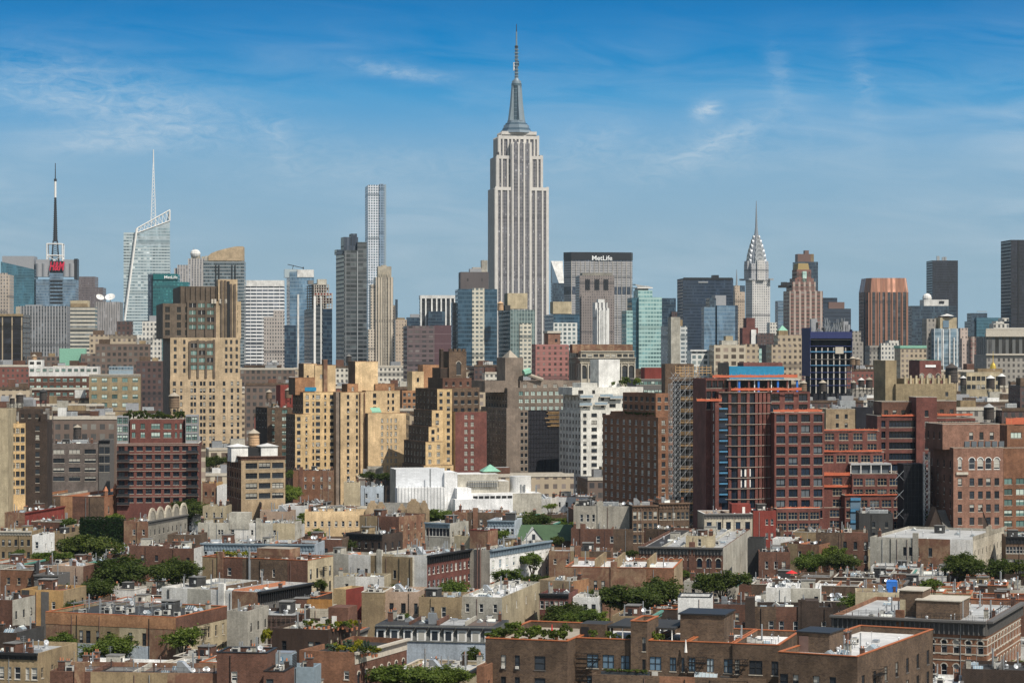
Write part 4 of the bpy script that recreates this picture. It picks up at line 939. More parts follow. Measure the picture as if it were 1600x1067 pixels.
F = tower('b',587,632,758,395,1900,14,'f_charcoal','charcoal glass tower with a notched raised crown',extra=[(706,758,350,.8,18,'f_charcoal','upper_block',400),(630,710,322,4,14,'f_bigdark','crown',395),(672,704,303,5,10,'f_bigdark','crown_fin',330),(590,636,392,3,10,'f_navyglass','upper_block',420)])
m = MB(); m.box(F.lx(704,-.6),F.lx(709,-.6),-.6,-.02,0,F.lz(400,0,0),'metal_grey'); m.box(F.lx(640,-.6),F.lx(643,-.6),-.6,-.02,0,F.lz(400,0,0),'metal_grey'); m.build('facade_rib',F.root_ob)
F = tower('b',745,765,866,32,4300,8,'f_gridtower','very slender white grid tower with hoist up one side',extra=[(828,852,26,-2.5,2.4,'f_gridshade','hoist'),(855,866,30,-1.2,1.1,'steel_blue','hoist_rail')],name='slender_skyscraper')
F = tower('b',795,808,905,545,2900,8,'f_creamribs','cream stone tower with vertical ribs and shouldered top',extra=[(820,895,485,3,16,'limestone','crown',550),(840,868,478,4,10,'limestone','penthouse',492),(780,812,585,4,24,'f_creamgrid','side_wing'),(890,918,700,2,24,'f_creamgrid','side_wing'),(766,800,835,0.6,24,'f_creamgrid','side_wing')])
m = MB()
for X in (822,836,850,864,878,892): m.box(F.lx(X - 2,-1.2),F.lx(X + 2,-1.2),-1.2,-.02,0,F.lz(508,0,0),'limestone')
m.build('facade_rib',F.root_ob)
tower('b',916,916,930,668,3400,3,'f_navyglass','sliver of dark tower behind the cream ribbed tower',D=20)
tower('b',918,918,980,780,2500,6,'f_beigewin','low beige office block beside the cream ribbed tower',D=25,extra=[(925,970,770,4,12,'stucco_tan','penthouse',785)])
tower('b',980,980,1062,768,2900,4,'f_navyglass','low dark block with sloping grey roof beside white pier tower',D=30,extra=[(1000,1055,750,5,16,'grey_clad','penthouse',770)])
F = tower('b',1056,1056,1250,660,2600,4,'f_whitepiers','black glass tower with bold white piers and flat white cap',D=35,extra=[(1054,1250,645,-1.6,36,'stucco_white','roof_slab',663),(1097,1192,735,-10,10,'f_navyglass','front_wing')])
m = MB()
for X in (1060,1086,1120,1147,1172,1198,1224,1247): m.box(F.lx(X - 4,-1.5),F.lx(X + 4,-1.5),-1.5,-.02,0,F.lz(663,0,0),'stucco_white')
m.build('pier',F.root_ob)
F = tower('b',982,982,1135,815,1500,9,'f_plumwin','plum brown apartment slab with a windowless purple half',D=22,extra=[(1135,1228,812,.8,20,'f_plum','blank_wing')])
F = tower('c',283,283,440,160,2300,5,'f_browncap','plain brown windowless tower block behind blue glass tower',D=30,extra=[(335,400,142,5,15,'grey_clad','penthouse',162),(400,434,95,8,12,'stucco_grey','penthouse',160),(350,398,134,7,12,'slab_concrete','penthouse',145)])

# the great stone tower
fa('f_empire',(.30,.28,.27),(.055,.065,.09),(.26,.26,.28),pu=1.9,pv=3.9,wu=.78,wv=.5,span=(.11,.11,.13),lit=.16)
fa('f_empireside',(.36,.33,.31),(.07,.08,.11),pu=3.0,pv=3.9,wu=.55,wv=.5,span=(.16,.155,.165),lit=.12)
wallmat('empire_stone',(.58,.56,.53),'plain',None,.1); simple('mast_metal',(.27,.33,.37),.35,.5); simple('mast_glass',(.10,.15,.19),.2,.3)
F = Frame(0,761,774,857,293,11,d=2700); F.D = 42; rt = F.root('great_art_deco_skyscraper','tallest pale stone skyscraper with silver mast and antenna spire','tower')
P = []      # (xl, xr, ytop, ybot, set-back)
tiers = [(774,857,293,560,0,42),(776,848,244,294,3,36),(779,842,213,245,7,28),(784,838,206,215,9,24)]
for i,(a_,c_,yt,yb,s_,dp) in enumerate(tiers):
    m = MB(); x0,x1 = F.lx(a_,s_),F.lx(c_,s_); zt = F.lz(yt,x0,s_); zb = 0 if i == 0 else F.lz(yb,x0,s_) - 1
    m.face([(x0,s_,zb),(x1,s_,zb),(x1,s_,zt),(x0,s_,zt)],'f_empire' if i < 3 else 'empire_stone')
    m.face([(x0,s_,zb),(x0,s_ + dp,zb),(x0,s_ + dp,zt),(x0,s_,zt)],'f_empireside' if i < 3 else 'empire_stone'); m.face([(x1,s_,zb),(x1,s_ + dp,zb),(x1,s_ + dp,zt),(x1,s_,zt)],'f_empireside'); m.face([(x0,s_ + dp,zb),(x1,s_ + dp,zb),(x1,s_ + dp,zt),(x0,s_ + dp,zt)],'f_empire')
    m.face([(x0,s_,zt),(x1,s_,zt),(x1,s_ + dp,zt),(x0,s_ + dp,zt)],'roof_grey')
    w_ = x1 - x0; npier = [15,13,11,0][i]
    for k in ((.02,.115,.237,.33,.42,.515,.65,.76,.885,.98) if npier else ()):
        xc_ = x0 + w_*k; big = 1.6 if k in (.02,.65,.98) else .95
        m.box(max(x0 - .2,xc_ - big),min(x1 + .2,xc_ + big),s_ - 1.0,s_ - .01,zb,zt + (1.2 if big > 1 else -.5),'empire_stone')
    m.box(x0 - .3,x1 + .3,s_ - 1.05,s_ - .012,zt - 3.2,zt + .5,'empire_stone')
    for k in range(8):
        yy = s_ + dp*k/7; m.box(x0 - .9,x0 - .01,yy - .7,yy + .7,zb,zt - .5,'empire_stone')
    m.build('shaft' if i == 0 else 'setback' if i < 3 else 'crown',rt)
# recessed centre bay
m = MB(); x0,x1 = F.lx(801,-.6),F.lx(828,-.6); zt,zb = F.lz(226,0,0),0
for i in range(3):
    a_ = x0 + (x1 - x0)*(i + .13)/3; c_ = x0 + (x1 - x0)*(i + .87)/3
    m.box(a_,c_,-2.2,-1.2,zb,zt,'f_empire'); m.prism([(a_,-2.2),(c_,-2.2),(c_,-1.2),(a_,-1.2)],zt,zt + 5,'f_empire',None,[((a_ + c_)/2 - .3,-2.2),((a_ + c_)/2 + .3,-2.2),((a_ + c_)/2 + .3,-1.2),((a_ + c_)/2 - .3,-1.2)])
for i in range(4):
    xc_ = x0 + (x1 - x0)*i/3; m.box(xc_ - .9,xc_ + .9,-2.6,-1.2,zb,zt + 2,'empire_stone')
m.box(x0 - 2,x1 + 2,-1.2,8,0,F.lz(222,0,0),'empire_stone'); m.build('centre_bay',rt)
m = MB(); xm,ym = F.lx(807,22),22.0; Z = lambda Y: F.lz(Y,xm,ym); PX = 1/FPX*F.dep(xm,ym)
for (hw,ya,yb,mt) in [(26,209,205,'mast_metal'),(23,205,201,'mast_glass'),(21,201,196,'mast_metal'),(18,196,193,'mast_glass'),(15,193,189,'mast_metal')]:
    m.cyl(xm,ym,Z(ya),Z(yb),hw*PX,hw*PX*.95,MATS[mt],8)
m.build('crown_tiers',rt)
m = MB(); m.cyl(xm,ym,Z(190),Z(128),7.2*PX,6.6*PX,'mast_glass',16)
for i in range(4):
    an = i*math.pi/2 + .35; dx,dy = math.cos(an),math.sin(an); px_,py_ = -dy,dx
    poly = lambda r0,w0: [(xm + dx*r0 + px_*w0,ym + dy*r0 + py_*w0),(xm + dx*r0 - px_*w0,ym + dy*r0 - py_*w0),(xm + dx*2 - px_*w0,ym + dy*2 - py_*w0),(xm + dx*2 + px_*w0,ym + dy*2 + py_*w0)]
    m.prism(poly(14*PX,2.2),Z(190),Z(165),'mast_metal',None,poly(10.5*PX,2.0)); m.prism(poly(10.5*PX,2.0),Z(165),Z(131),'mast_metal',None,poly(7.6*PX,1.6))
for k in range(10): m.cyl(xm,ym,Z(188 - 6*k),Z(187.4 - 6*k),7.3*PX,7.3*PX,'mast_metal',16)
m.cyl(xm,ym,Z(135),Z(131),8.2*PX,8.2*PX,'mast_glass',16); m.cyl(xm,ym,Z(131),Z(127),7.6*PX,7.2*PX,'mast_metal',16); m.cyl(xm,ym,Z(127),Z(122),6*PX,2.4*PX,'mast_metal',16); m.build('mast',rt)
m = MB(); m.cyl(xm,ym,Z(123),Z(75),2.6*PX,2.0*PX,'mast_glass',8); m.cyl(xm,ym,Z(75),Z(72),2.8*PX,2.8*PX,'metal_dark',8); m.cyl(xm,ym,Z(72),Z(50),1.3*PX,1.0*PX,'mast_metal',8); m.cyl(xm,ym,Z(50),Z(38),.7*PX,.5*PX,'metal_dark',6)
for k in range(9): m.box(xm - 3.3*PX,xm + 3.3*PX,ym - 2,ym + 2,Z(120 - 5.2*k),Z(119 - 5.2*k),'mast_metal')
m.box(xm - 5*PX,xm - 3.2*PX,ym - 1,ym + 1,Z(111),Z(98),'stucco_white'); m.box(xm + 1.5*PX,xm + 3.6*PX,ym - 1,ym + 1,Z(104),Z(96),'metal_dark'); m.build('antenna',rt)
m = MB(); rg = random.Random(5)
for X in (777.5,779,780.5,782,842.5,844,845.5,847):
    s_ = rg.choice([1.5,2.5,4]); x = F.lx(X,4); m.box(x - .45,x + .45,3.6,4.4,F.lz(245,0,4),F.lz(244 - s_*1.6,0,4),rg.choice(['metal_pale','metal_dark','empire_stone']))
m.build('rooftop_antenna',rt)

# broad slab with white sign
F = Frame('c',857,945,1230,75,9,d=3700); F.D = 40
x1,xa = F.W,F.lx(905,0); rt = F.root('office_slab','broad grey ribbon windowed slab with white lettering near its dark top','tower')
zt = F.lz(50,0,0); zb = F.lz(100,0,0); x0 = F.lx(900,0); poly = [(x0,0),(x1,0),(x1 + 6,16),(x1,36),(x0,36),(F.lx(857,16),16)]
F_LB = F
m = MB(); m.prism(poly,0,zb,'f_bignorth','roof_grey'); m.build('shaft',rt)
m = MB(); m.prism(poly,zb,zt - 12,'f_bigdark','roof_grey'); m.prism([(p[0] + (.5 if p[0] > 0 else -.5),p[1] - .5*(p[1] < 1)) for p in poly],zt - 12,zt,'trim_black','roof_tar'); m.build('crown',rt)
m = MB(); zz = F.lz(262,0,0); m.prism([(p[0] + (.3 if p[0] > 10 else -.3),p[1] - .3*(p[1] < 1)) for p in poly],zz - 6,zz + 6,'f_bigdark'); m.build('plant_floor',rt)
m = MB()
for k in range(14): x = x0 + (x1 - x0)*k/13; m.box(x - .5,x + .5,-.8,-.02,0,zb,'slab_concrete')
m.build('facade_rib',rt)
sign(rt,'MetLife',F.lx(1070,-1.2),-1.4,F.lz(82,0,0),F.lx(1126,0) - F.lx(1014,0),7.6,'sign_white',.012)
# white slanted glass top
F = Frame('c',793,793,858,222,5,d=3000,D=20); rt = F.root('glass_skyscraper','white wedge topped glass tower between stone skyscraper and lettered slab','tower')
m = MB(); zt,z1 = F.lz(97,0,0),F.h; m.box(0,F.W,0,F.D,0,z1,'f_navyglass'); m.build('shaft',rt)
m = MB(); m.prism([(0,0),(F.W,0),(F.W,F.D),(0,F.D)],z1,zt,'stucco_white',None,[(0,F.D*.8),(F.W,F.D*.8),(F.W,F.D),(0,F.D)]); m.face([(0,-.3,z1),(F.lx(830,0),-.3,z1),(0,F.D*.8 - .3,zt)],'glass_sky'); m.build('slanted_top',rt)
F = tower('c',922,945,1138,180,3300,7,'f_gothic','brown gothic stone tower standing before the lettered slab',extra=[(960,1125,165,3,20,'greystone','crown',185),(955,1132,290,-3.5,8,'f_gothic','front_bay')])
m = MB()
for X in (990,1042,1092):
    for k in (-9,0,9): m.box(F.lx(X + k - 3,-1),F.lx(X + k + 3,-1),-1,-.02,F.lz(258,0,0),F.lz(200,0,0),'trim_black')
m.build('tall_window',F.root_ob)
F = tower('c',1025,1040,1110,360,2600,10,'f_whiteribs','slim white striped tower in front of gothic stone tower',extra=[(1030,1100,330,2,12,'f_whiteribs'),(1048,1084,312,3,9,'stucco_white','crown',345)])
m = MB()
for X in (1044,1054,1064,1074,1084,1094): m.box(F.lx(X - 2,-.8),F.lx(X + 2,-.8),-.8,-.02,0,F.lz(372,0,0),'stucco_white')
m.build('facade_rib',F.root_ob)
F = tower('c',253,268,487,255,1700,5,'f_deepblue','deep blue glass apartment tower with a cream window column',extra=[(348,416,250,-.9,3,'f_creamwin','window_column'),(235,262,330,4,12,'f_navyglass','side_wing'),(268,350,258,-.5,8,'f_deepblue','front_bay')])
F = tower('c',495,560,696,370,1700,10,'f_greenglass','green glass and cream apartment tower with blank cream penthouse',extra=[(612,678,445,-.9,3,'f_creamwin','window_column'),(545,655,278,5,14,'stucco_cream','penthouse',365),(530,560,345,4,12,'stucco_dark','penthouse',372)])
water_tower(505,322,'c',1690,36,'orange water tank beside the cream penthouse','wood_tank_tan','wood_tank_tan')
tower('c',750,800,945,395,1900,9,'f_deepblue','blue and white gridded block with cream mechanical penthouse',extra=[(800,932,442,-.9,4,'f_whitegrid','front_bay'),(797,900,325,6,14,'stucco_cream','penthouse',392)])
# mint glass tower
F = tower('c',1210,1275,1402,300,1800,12,'f_mintglass','mint green glass apartment tower stepping up to winged roof',extra=[(1270,1350,262,3,14,'f_mintglass'),(1205,1240,375,1,14,'f_mintglass','shoulder'),(1236,1275,305,3,14,'f_tealglass','shoulder')])
m = MB(); xa,xb = F.lx(1265,3),F.lx(1350,3); za,zb = F.lz(228,0,3),F.lz(246,0,3); m.box(xa + 1,xb - 3,4,14,F.lz(262,0,3),zb - .8,'f_tealglass'); m.prism([(xa,2),(xb,2),(xb,16),(xa,16)],zb - .7,zb,'trim_white'); m.face([(xa,2,zb + .01),(xb,2,zb + .01),(xb,16,zb + 1.5),(xa - 2,16,za),(xa - 2,2,za)],'roof_silver'); m.build('wing_roof',F.root_ob)
tower('d',325,325,413,590,3000,5,'f_navyglass','dark squat office block behind the mint glass tower',D=30,extra=[(390,452,665,-4,30,'f_darkbrick','lower_wing')])
F = tower('d',330,385,476,745,1600,12,'f_slabwhite','white balconied apartment slab with a blank concrete core',extra=[(386,437,695,-1,8,'stucco_pale','core'),(436,450,710,2,8,'stucco_tan','core')])
F = tower('d',452,452,732,480,2900,5,'f_navy','wide navy blue glass office tower, very dark and flat topped',D=45,extra=[(620,652,462,8,14,'trim_black','penthouse',482),(455,728,476,-.4,1,'trim_black','roof_band',488)])
m = MB(); m.box(F.lx(538,-1),F.lx(592,-1),-.8,-.02,F.lz(505,0,0),F.lz(497,0,0),'metal_grey'); m.build('sign_plate',F.root_ob)
F = tower('d',568,640,758,630,2200,10,'f_navyglass','faceted dark glass block reflecting clouds, before the navy tower',side='f_skyglass',extra=[(632,692,575,5,14,'grey_clad','penthouse',632),(600,636,590,3,14,'f_navyglass'),(570,632,640,-2,10,'f_skyglass','front_bay'),(642,742,632,-.8,3,'f_skyglass','front_bay')])
F = tower('d',735,742,797,555,3100,6,'f_beigewin','narrow beige stone tower with a lattice radio mast',extra=[(740,768,520,4,10,'f_beigewin','crown'),(768,797,520,8,20,'f_navyglass','dark_slab')])
m = MB(); x = F.lx(751,8); m.tube((x,8,F.lz(520,0,8)),(x,8,F.lz(430,0,8)),1.6,'metal_grey',5,.3); m.build('radio_mast',F.root_ob)
# tower with scalloped steel crown
F = Frame('d',800,838,937,700,17,d=3600); rt = F.root('steel_crowned_skyscraper','white tower under a scalloped steel crown tapering to a needle','tower')
m = MB(); m.box(0,F.W,0,F.D,0,F.lz(488,0,0),'f_chrysler',MATS['roof_grey']); m.build('shaft',rt)
cxm,cym = F.lx(860,F.D/2),F.D/2; Z = lambda Y: F.lz(Y,cxm,cym); PX = 1/3.5575/FPX*F.dep(cxm,cym)
m = MB(); hw = 52*PX
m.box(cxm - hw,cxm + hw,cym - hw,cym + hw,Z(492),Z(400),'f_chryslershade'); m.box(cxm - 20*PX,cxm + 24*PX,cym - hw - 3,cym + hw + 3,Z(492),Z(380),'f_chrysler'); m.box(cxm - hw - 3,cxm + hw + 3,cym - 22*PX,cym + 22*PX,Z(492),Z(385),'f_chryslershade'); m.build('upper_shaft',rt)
m = MB()
for sx_,sy_ in ((-1,-1),(1,-1),(1,1),(-1,1)): m.box(cxm + sx_*62*PX - 3,cxm + sx_*62*PX + 3,cym + sy_*62*PX - 3,cym + sy_*62*PX + 3,Z(492),Z(482),'metal_grey',bottom=True)
m.build('gargoyle',rt)
simple('crown_steel',(.42,.44,.46),.35,.35); simple('crown_window',(.13,.14,.16),.4,.2); simple('crown_plate',(.27,.29,.32),.35,.3)
m = MB(); prof = [(405,51),(372,48),(345,42),(318,35),(290,27),(262,19),(235,12),(190,6)]
for (ya,ra),(yb,rb) in zip(prof,prof[1:]): m.cyl(cxm,cym,Z(ya),Z(yb),ra*PX*1.02,rb*PX*1.02,'crown_plate',8)
for yb,hw,aw,ht in ((402,50,30,62),(374,47,27,56),(348,42,24,52),(320,35,20,48),(294,28,16,44),(268,20,11,38)):
    for fx,fy in ((0,-1),(1,0),(-1,0),(0,1)):
        n = 14; w_ = aw*PX; hh = ht*PX*.72; o_ = hw*PX
        def pt(r_,k,off): an = math.pi*k/n; s_,z_ = w_*r_*math.cos(an),hh*r_*math.sin(an); return (cxm + fx*off + (s_ if fx == 0 else 0),cym + fy*off + (s_ if fy == 0 else 0),Z(yb) + z_)
        for k in range(n):
            m.face([pt(1,k,o_),pt(1,k + 1,o_),pt(.72,k + 1,o_),pt(.72,k,o_)],'crown_steel'); m.face([pt(1,k,o_),pt(1,k + 1,o_),pt(1,k + 1,o_*.2),pt(1,k,o_*.2)],'crown_plate')
            m.face([pt(.72,k,o_ - .4),pt(.72,k + 1,o_ - .4),pt(0,k,o_ - .4)],'crown_window' if k % 2 else 'crown_steel')  # fan of dark triangular windows under each arch
m.build('steel_crown',rt)
m = MB(); m.cyl(cxm,cym,Z(192),Z(50),7*PX,1.4*PX,'crown_plate',8); m.build('needle',rt)

# brick tower with copper crown
F = tower('d',1010,1045,1230,550,1900,9,'f_balcony','brick wedding cake tower with white balconies and copper capped crown',side='f_brickwin',extra=[(1060,1190,500,2,18,'f_balcony','setback'),(1075,1180,480,3,16,'f_brickwin','setback'),(1085,1165,432,4,14,'f_brickwin','setback')])
m = MB(); y_ = 3; m.box(F.lx(1118,y_),F.lx(1140,y_),y_,y_ + 1,F.lz(505,0,0),F.lz(440,0,0),'f_copperglass'); m.build('glass_bay',F.root_ob)
m = MB(); x0,x1 = F.lx(1090,4),F.lx(1155,4); z0,z1 = F.lz(432,0,4),F.lz(396,0,4); q = (x1 - x0)*.08; simple('copper_roof',(.30,.22,.09),.6)
m.prism([(x0,4),(x1,4),(x1,18),(x0,18)],z0,z1,'copper_roof','stucco_white',[(x0 + q,4 + q),(x1 - q,4 + q),(x1 - q,18 - q),(x0 + q,18 - q)]); m.build('crown_roof',F.root_ob)
m = MB(); z = F.lz(525,0,8); m.box(F.lx(992,8),F.lx(1045,8),6,14,z - 1,z + 1,'trim_black',bottom=True); m.box(F.lx(1005,8),F.lx(1030,8),7,13,z + 1,z + 3.5,'metal_dark'); m.build('rooftop_platform',F.root_ob)
tower('d',1088,1088,1203,388,2600,5,'f_navyglass','tall dark tower with brown top rising behind brick wedding cake tower',D=25,extra=[(1090,1163,345,1,14,'brown_metal','upper_block'),(1130,1152,325,3,8,'brown_metal','penthouse'),(1160,1180,345,2,10,'stucco_tan','upper_block')])
tower('d',980,980,1012,605,3000,4,'f_blueglass','thin blue grey slab beside the brick wedding cake tower',D=20)
tower('d',1235,1235,1386,648,2500,5,'f_navyband','navy ribbon windowed block with a brown penthouse box',D=30,extra=[(1232,1310,588,4,16,'f_navy'),(1262,1350,612,3,16,'brown_metal','penthouse',650)])

# copper coloured tower
F = Frame('e',447,447,722,460,3,d=2500); F.D = 40; rt = F.root('office_tower','copper brown chamfered tower with dark vertical window bays','tower')
x0,x1 = 0,F.W; c_ = 5; poly = [(x0 + c_,0),(x1 - c_,0),(x1,c_*2),(x1,38),(x0,38),(x0,c_*2)]; q = [(x0 + c_ + 1.5,1),(x1 - c_ - 1.5,1),(x1 - 2.4,c_*2),(x1 - 2.4,36),(x0 + 2.4,36),(x0 + 2.4,c_*2)]
m = MB(); m.prism(poly,0,F.h,'f_copper','roof_brown'); m.build('shaft',rt); m = MB(); m.prism(poly,F.h,F.lz(373,0,0),'f_coppertop','roof_brown',q); m.build('crown',rt)
m = MB(); simple('copper_pier',(.29,.145,.095),.6)
for X in (465,480,523,569,610,640,672,700): m.box(F.lx(X - 4,-.9),F.lx(X + 4,-.9),-.9,-.02,0,F.lz(462,0,0),'copper_pier')
m.build('pier',rt)
F = tower('e',858,858,1015,265,3500,3,'f_black','tall plain black glass tower with small rooftop aerials',D=40)
m = MB()
for X,Y in ((892,238),(925,245),(935,243)): x = F.lx(X,10); m.box(x - 2,x + 2,8,12,F.h,F.lz(Y,0,10),'metal_grey')
m.build('aerial',F.root_ob)
F = tower('e',730,730,1005,545,2700,4,'f_navyglass','low wide dark glass block with white rooftop plant room and ball',D=35,extra=[(805,957,507,5,20,'stucco_white','plant_room',548),(900,930,515,4.4,1,'trim_black','louvre',530)])
m = MB(); m.sphere(F.lx(824,10),10,F.lz(497,0,10),5.5,5.5,5.5,'stucco_white',12); m.build('radome',F.root_ob)
F = tower('e',826,868,1020,685,1800,10,'f_stripglass','glass apartment tower with white ribs and cream crown',side='f_stonegrid',extra=[(905,1008,618,2,12,'stucco_cream','crown',690),(915,962,608,3,9,'brown_metal','penthouse',625),(822,880,625,6,10,'f_greystone','side_block')])
m = MB()
for X in (893,924,965,992): m.box(F.lx(X - 3,-.8),F.lx(X + 3,-.8),-.8,-.02,0,F.lz(690 + (50 if X in (893,992) else 0),0,0),'stucco_white')
m.box(F.lx(922,1.9),F.lx(958,1.9),1.5,1.98,F.lz(680,0,2),F.lz(635,0,2),'glass_sky'); m.build('facade_rib',F.root_ob)
m = MB(); x = F.lx(948,5); z = F.lz(608,0,5); m.cyl(x,5,z,F.lz(594,0,5),6,.4,'stucco_white',8); m.build('crown_roof',F.root_ob)
tower('e',1028,1040,1105,745,2000,8,'f_pinkstone','pale pinkish stone block beside the ribbed glass apartment tower',extra=[(1030,1076,682,3,14,'f_pinkstone'),(1095,1146,735,-4,14,'f_balcony','front_wing')])
tower('e',1086,1095,1200,640,2900,4,'f_navyglass','dark glass pair of slabs with rooftop crane boom',D=30,extra=[(1097,1196,590,4,20,'f_navyglass'),(1130,1280,618,-3,20,'f_tealglass','front_wing'),(1135,1195,578,8,3,'metal_grey','crane_boom',582)])
F = tower('e',1325,1342,1480,138,2600,4,'f_black','tallest black tower, cut off at the photo edge',D=40)
m = MB(); x = F.lx(1390,-.3); m.box(x - .8,x + .8,-.5,-.02,0,F.h,'trim_black'); m.build('facade_rib',F.root_ob)
# grey arcaded block with balustrade
F = tower('e',1192,1192,1480,845,1500,4,'f_greystone','grey classical block with tall arcade and pale balustrade',D=30,extra=[(1190,1480,840,-1.2,2,'stone_pale','string_course',850),(1192,1480,735,-.6,25,'f_arcade','arcade',846),(1188,1480,712,-1.8,3,'stone_pale','cornice',735)])
m = MB(); z = F.lz(712,0,-1)
for k in range(46): x = F.lx(1190 + k*6,-1); m.box(x - .35,x + .35,-1.5,-1.0,z,z + 2.2,'stone_pale')
m.box(F.lx(1188,-1),F.lx(1480,-1),-1.6,-.9,z + 2.2,z + 2.8,'stone_pale'); m.build('balustrade',F.root_ob)
m = MB(); 
for (A,B_,Y0,Y1) in ((1235,1330,655,705),(1250,1300,640,660),(1330,1480,680,712),(1290,1330,620,640)): m.box(F.lx(A,6),F.lx(B_,6),6,16,F.lz(Y1,0,6),F.lz(Y0,0,6),'f_whitestone',MATS['roof_silver'],bottom=True)
m.build('penthouse',F.root_ob)

# smaller blocks in front of the skyline
tower('e',528,540,655,775,1900,6,'f_whitestone','white gridded office block right below the copper tower',extra=[(590,650,758,3,12,'f_whitestone'),(470,540,790,3,15,'f_greystone','side_wing')])
F = tower('e',660,660,820,805,1750,5,'f_tanstone','cream stone block under a green copper mansard roof',D=18,extra=[(658,822,790,-.5,19,'copper_green','mansard_roof',806)])
tower('e',325,330,416,700,2000,6,'f_greystone','grey stone block beside the blue netted building site',extra=[(360,430,768,-4,14,'f_greystone','front_wing')])
# blue netted building site
F = Frame('d',1115,1160,1390,782,8,d=1400); rt = F.root('building_site','unfinished concrete block wrapped in dark blue netting','building site')
m = MB(); z1 = F.lz(782,0,0); n = 9; zs_ = [z1 - 3.9*i for i in range(n)]
m.box(2,F.W - 2,3,F.D,0,z1 - .5,'net_black')
for z in zs_: m.box(0,F.W,0,F.D,z - .4,z,'stone_dark' if zs_.index(z) in (1,4) else 'blue_net',bottom=True)
m.build('floor_slab',rt)
m = MB()
for k in range(8):
    x = F.W*k/7; m.box(x - .35 if k else x,x + .35 if k < 7 else x,.3,.9,z1 - 36,z1 - 9,'slab_concrete')
m.build('column',rt)
m = MB(); m.box(-.3,F.W + .3,-.5,-.2,z1 - 3.4,z1 + .6,'blue_net'); m.box(-.3,-.05,-.5,F.D,z1 - 26,z1 + 3,'blue_net'); m.box(F.W + .05,F.W + .3,-.5,F.D,z1 - 20,z1 + 2,'blue_net'); m.box(F.lx(1300,-1),F.lx(1345,-1),-.9,-.6,z1 - 12.5,z1 - 8.5,'stone_pale'); m.box(-.2,F.W + .2,-.5,-.3,z1 - 11.6,z1 - 11.0,'sign_blue'); m.box(-.2,F.W + .2,-.5,-.3,z1 - 19.6,z1 - 19.2,'sign_blue'); m.build('safety_net',rt)
m = MB(); rg = random.Random(8)
for i in range(60):
    x,y = rg.uniform(2,F.W - 2),rg.uniform(0,F.D*.5); m.tube((x,y,z1),(x + rg.uniform(-2,2),y,z1 + rg.uniform(2,9)),.12,'metal_grey',4)
for i in range(10): x = F.W*rg.random(); m.box(x,x + rg.uniform(1,4),4,7,z1,z1 + rg.uniform(1,9),rg.choice(['slab_concrete','metal_dark','grey_clad']))
m.build('scaffolding',rt)
F = tower('d',498,498,622,880,1500,4,'f_whitegrid','white gridded stone block with dark windows',D=20,extra=[(494,626,877,-1,2,'stucco_white','cornice',885)])
tower('d',625,625,800,850,1480,4,'f_limegrid','beige loft block with a grid of square windows',D=20,extra=[(800,875,845,2,18,'f_tanstone','side_wing'),(668,755,825,4,12,'stucco_pale','penthouse',852),(690,730,800,6,8,'stucco_cream','penthouse',828)])
F = tower('d',945,945,1110,850,1500,4,'f_tanstone','tan pillared stone block with a small green pyramid roof',D=20,extra=[(980,1112,795,3,14,'f_tanstone'),(985,1036,770,5,8,'stucco_tan','turret',800)])
m = MB(); x0,x1 = F.lx(985,5),F.lx(1036,5); xm = (x0 + x1)/2; m.prism([(x0,5),(x1,5),(x1,13),(x0,13)],F.lz(770,0,5),F.lz(742,0,9),'copper_green',None,[(xm - .2,8.8),(xm + .2,8.8),(xm + .2,9.2),(xm - .2,9.2)]); m.build('pyramid_roof',F.root_ob)
F = tower('d',805,805,853,700,2300,6,'brick_maroon','windowless maroon brick block at the foot of the steel crowned tower',D=15,extra=[(783,870,755,-4,14,'brick_maroon'),(832,860,765,-6,3,'stucco_white','white_panel'),(865,965,785,-8,12,'f_darkbrick','side_wing')])
tower('d',935,935,975,725,2400,5,'f_whitestone','small white office block tucked beside steel crowned tower',D=15)
F = tower('d',800,820,945,850,1550,6,'net_black','black netted building with glass end wall between beige blocks',extra=[(855,890,870,-1.5,6,'f_copperglass','glass_wall')])
F = tower('c',678,700,878,562,1300,12,'f_pinkbrick','pinkish red brick apartment block with square tower on top',extra=[(770,838,490,4,10,'brick_pink','rooftop_tower',565),(862,885,565,2,12,'f_pinkbrick','side_wing')])
m = MB(); x0,x1 = F.lx(766,3.5),F.lx(842,3.5); m.box(x0,x1,3.5,14.5,F.lz(500,0,4),F.lz(488,0,4),'stone_pale',bottom=True); x = F.lx(815,3.9); m.box(x - .7,x + .7,3.85,3.99,F.lz(548,0,4),F.lz(532,0,4),'trim_black'); m.build('tower_band',F.root_ob)
# classical arcaded cream building
F = Frame('c',862,950,1252,600,7,d=1300); rt = F.root('classical_building','cream classical block with giant arches, columns and deep cornice','building')
z1 = F.lz(600,0,0); zc = F.lz(640,0,0); za = F.lz(668,0,0)
block(rt,'walls',0,F.W,0,F.D,0,za,'limestone',win=[('f',dict(n=8,w=3.2,h=7.5,p=40,top=1.0,rows=1,kind='arch',frame='fr_dark',glass='glass',wall='limestone',rev=.5)),('l',dict(n=9,w=1.4,h=7.5,p=40,top=1.0,rows=1,kind='plain',rev=.5))],parapet=0)
block(rt,'attic',-.3,F.W + .3,-.3,F.D,za + .01,zc,'limestone',win=[('f',dict(n=22,w=.9,h=1.6,p=40,top=1.0,rows=1,kind='plain',sill=None)),('l',dict(n=14,w=.9,h=1.6,p=40,top=1.0,rows=1,kind='plain',sill=None))],parapet=0)
block(rt,'attic',.3,F.W - .3,.3,F.D,zc + .01,z1,'limestone',win=[('f',dict(n=9,w=2.6,h=1.7,p=40,top=1.6,rows=1,kind='plain',sill=None)),('l',dict(n=6,w=2,h=1.7,p=40,top=1.6,rows=1,kind='plain',sill=None))],parapet=.8)
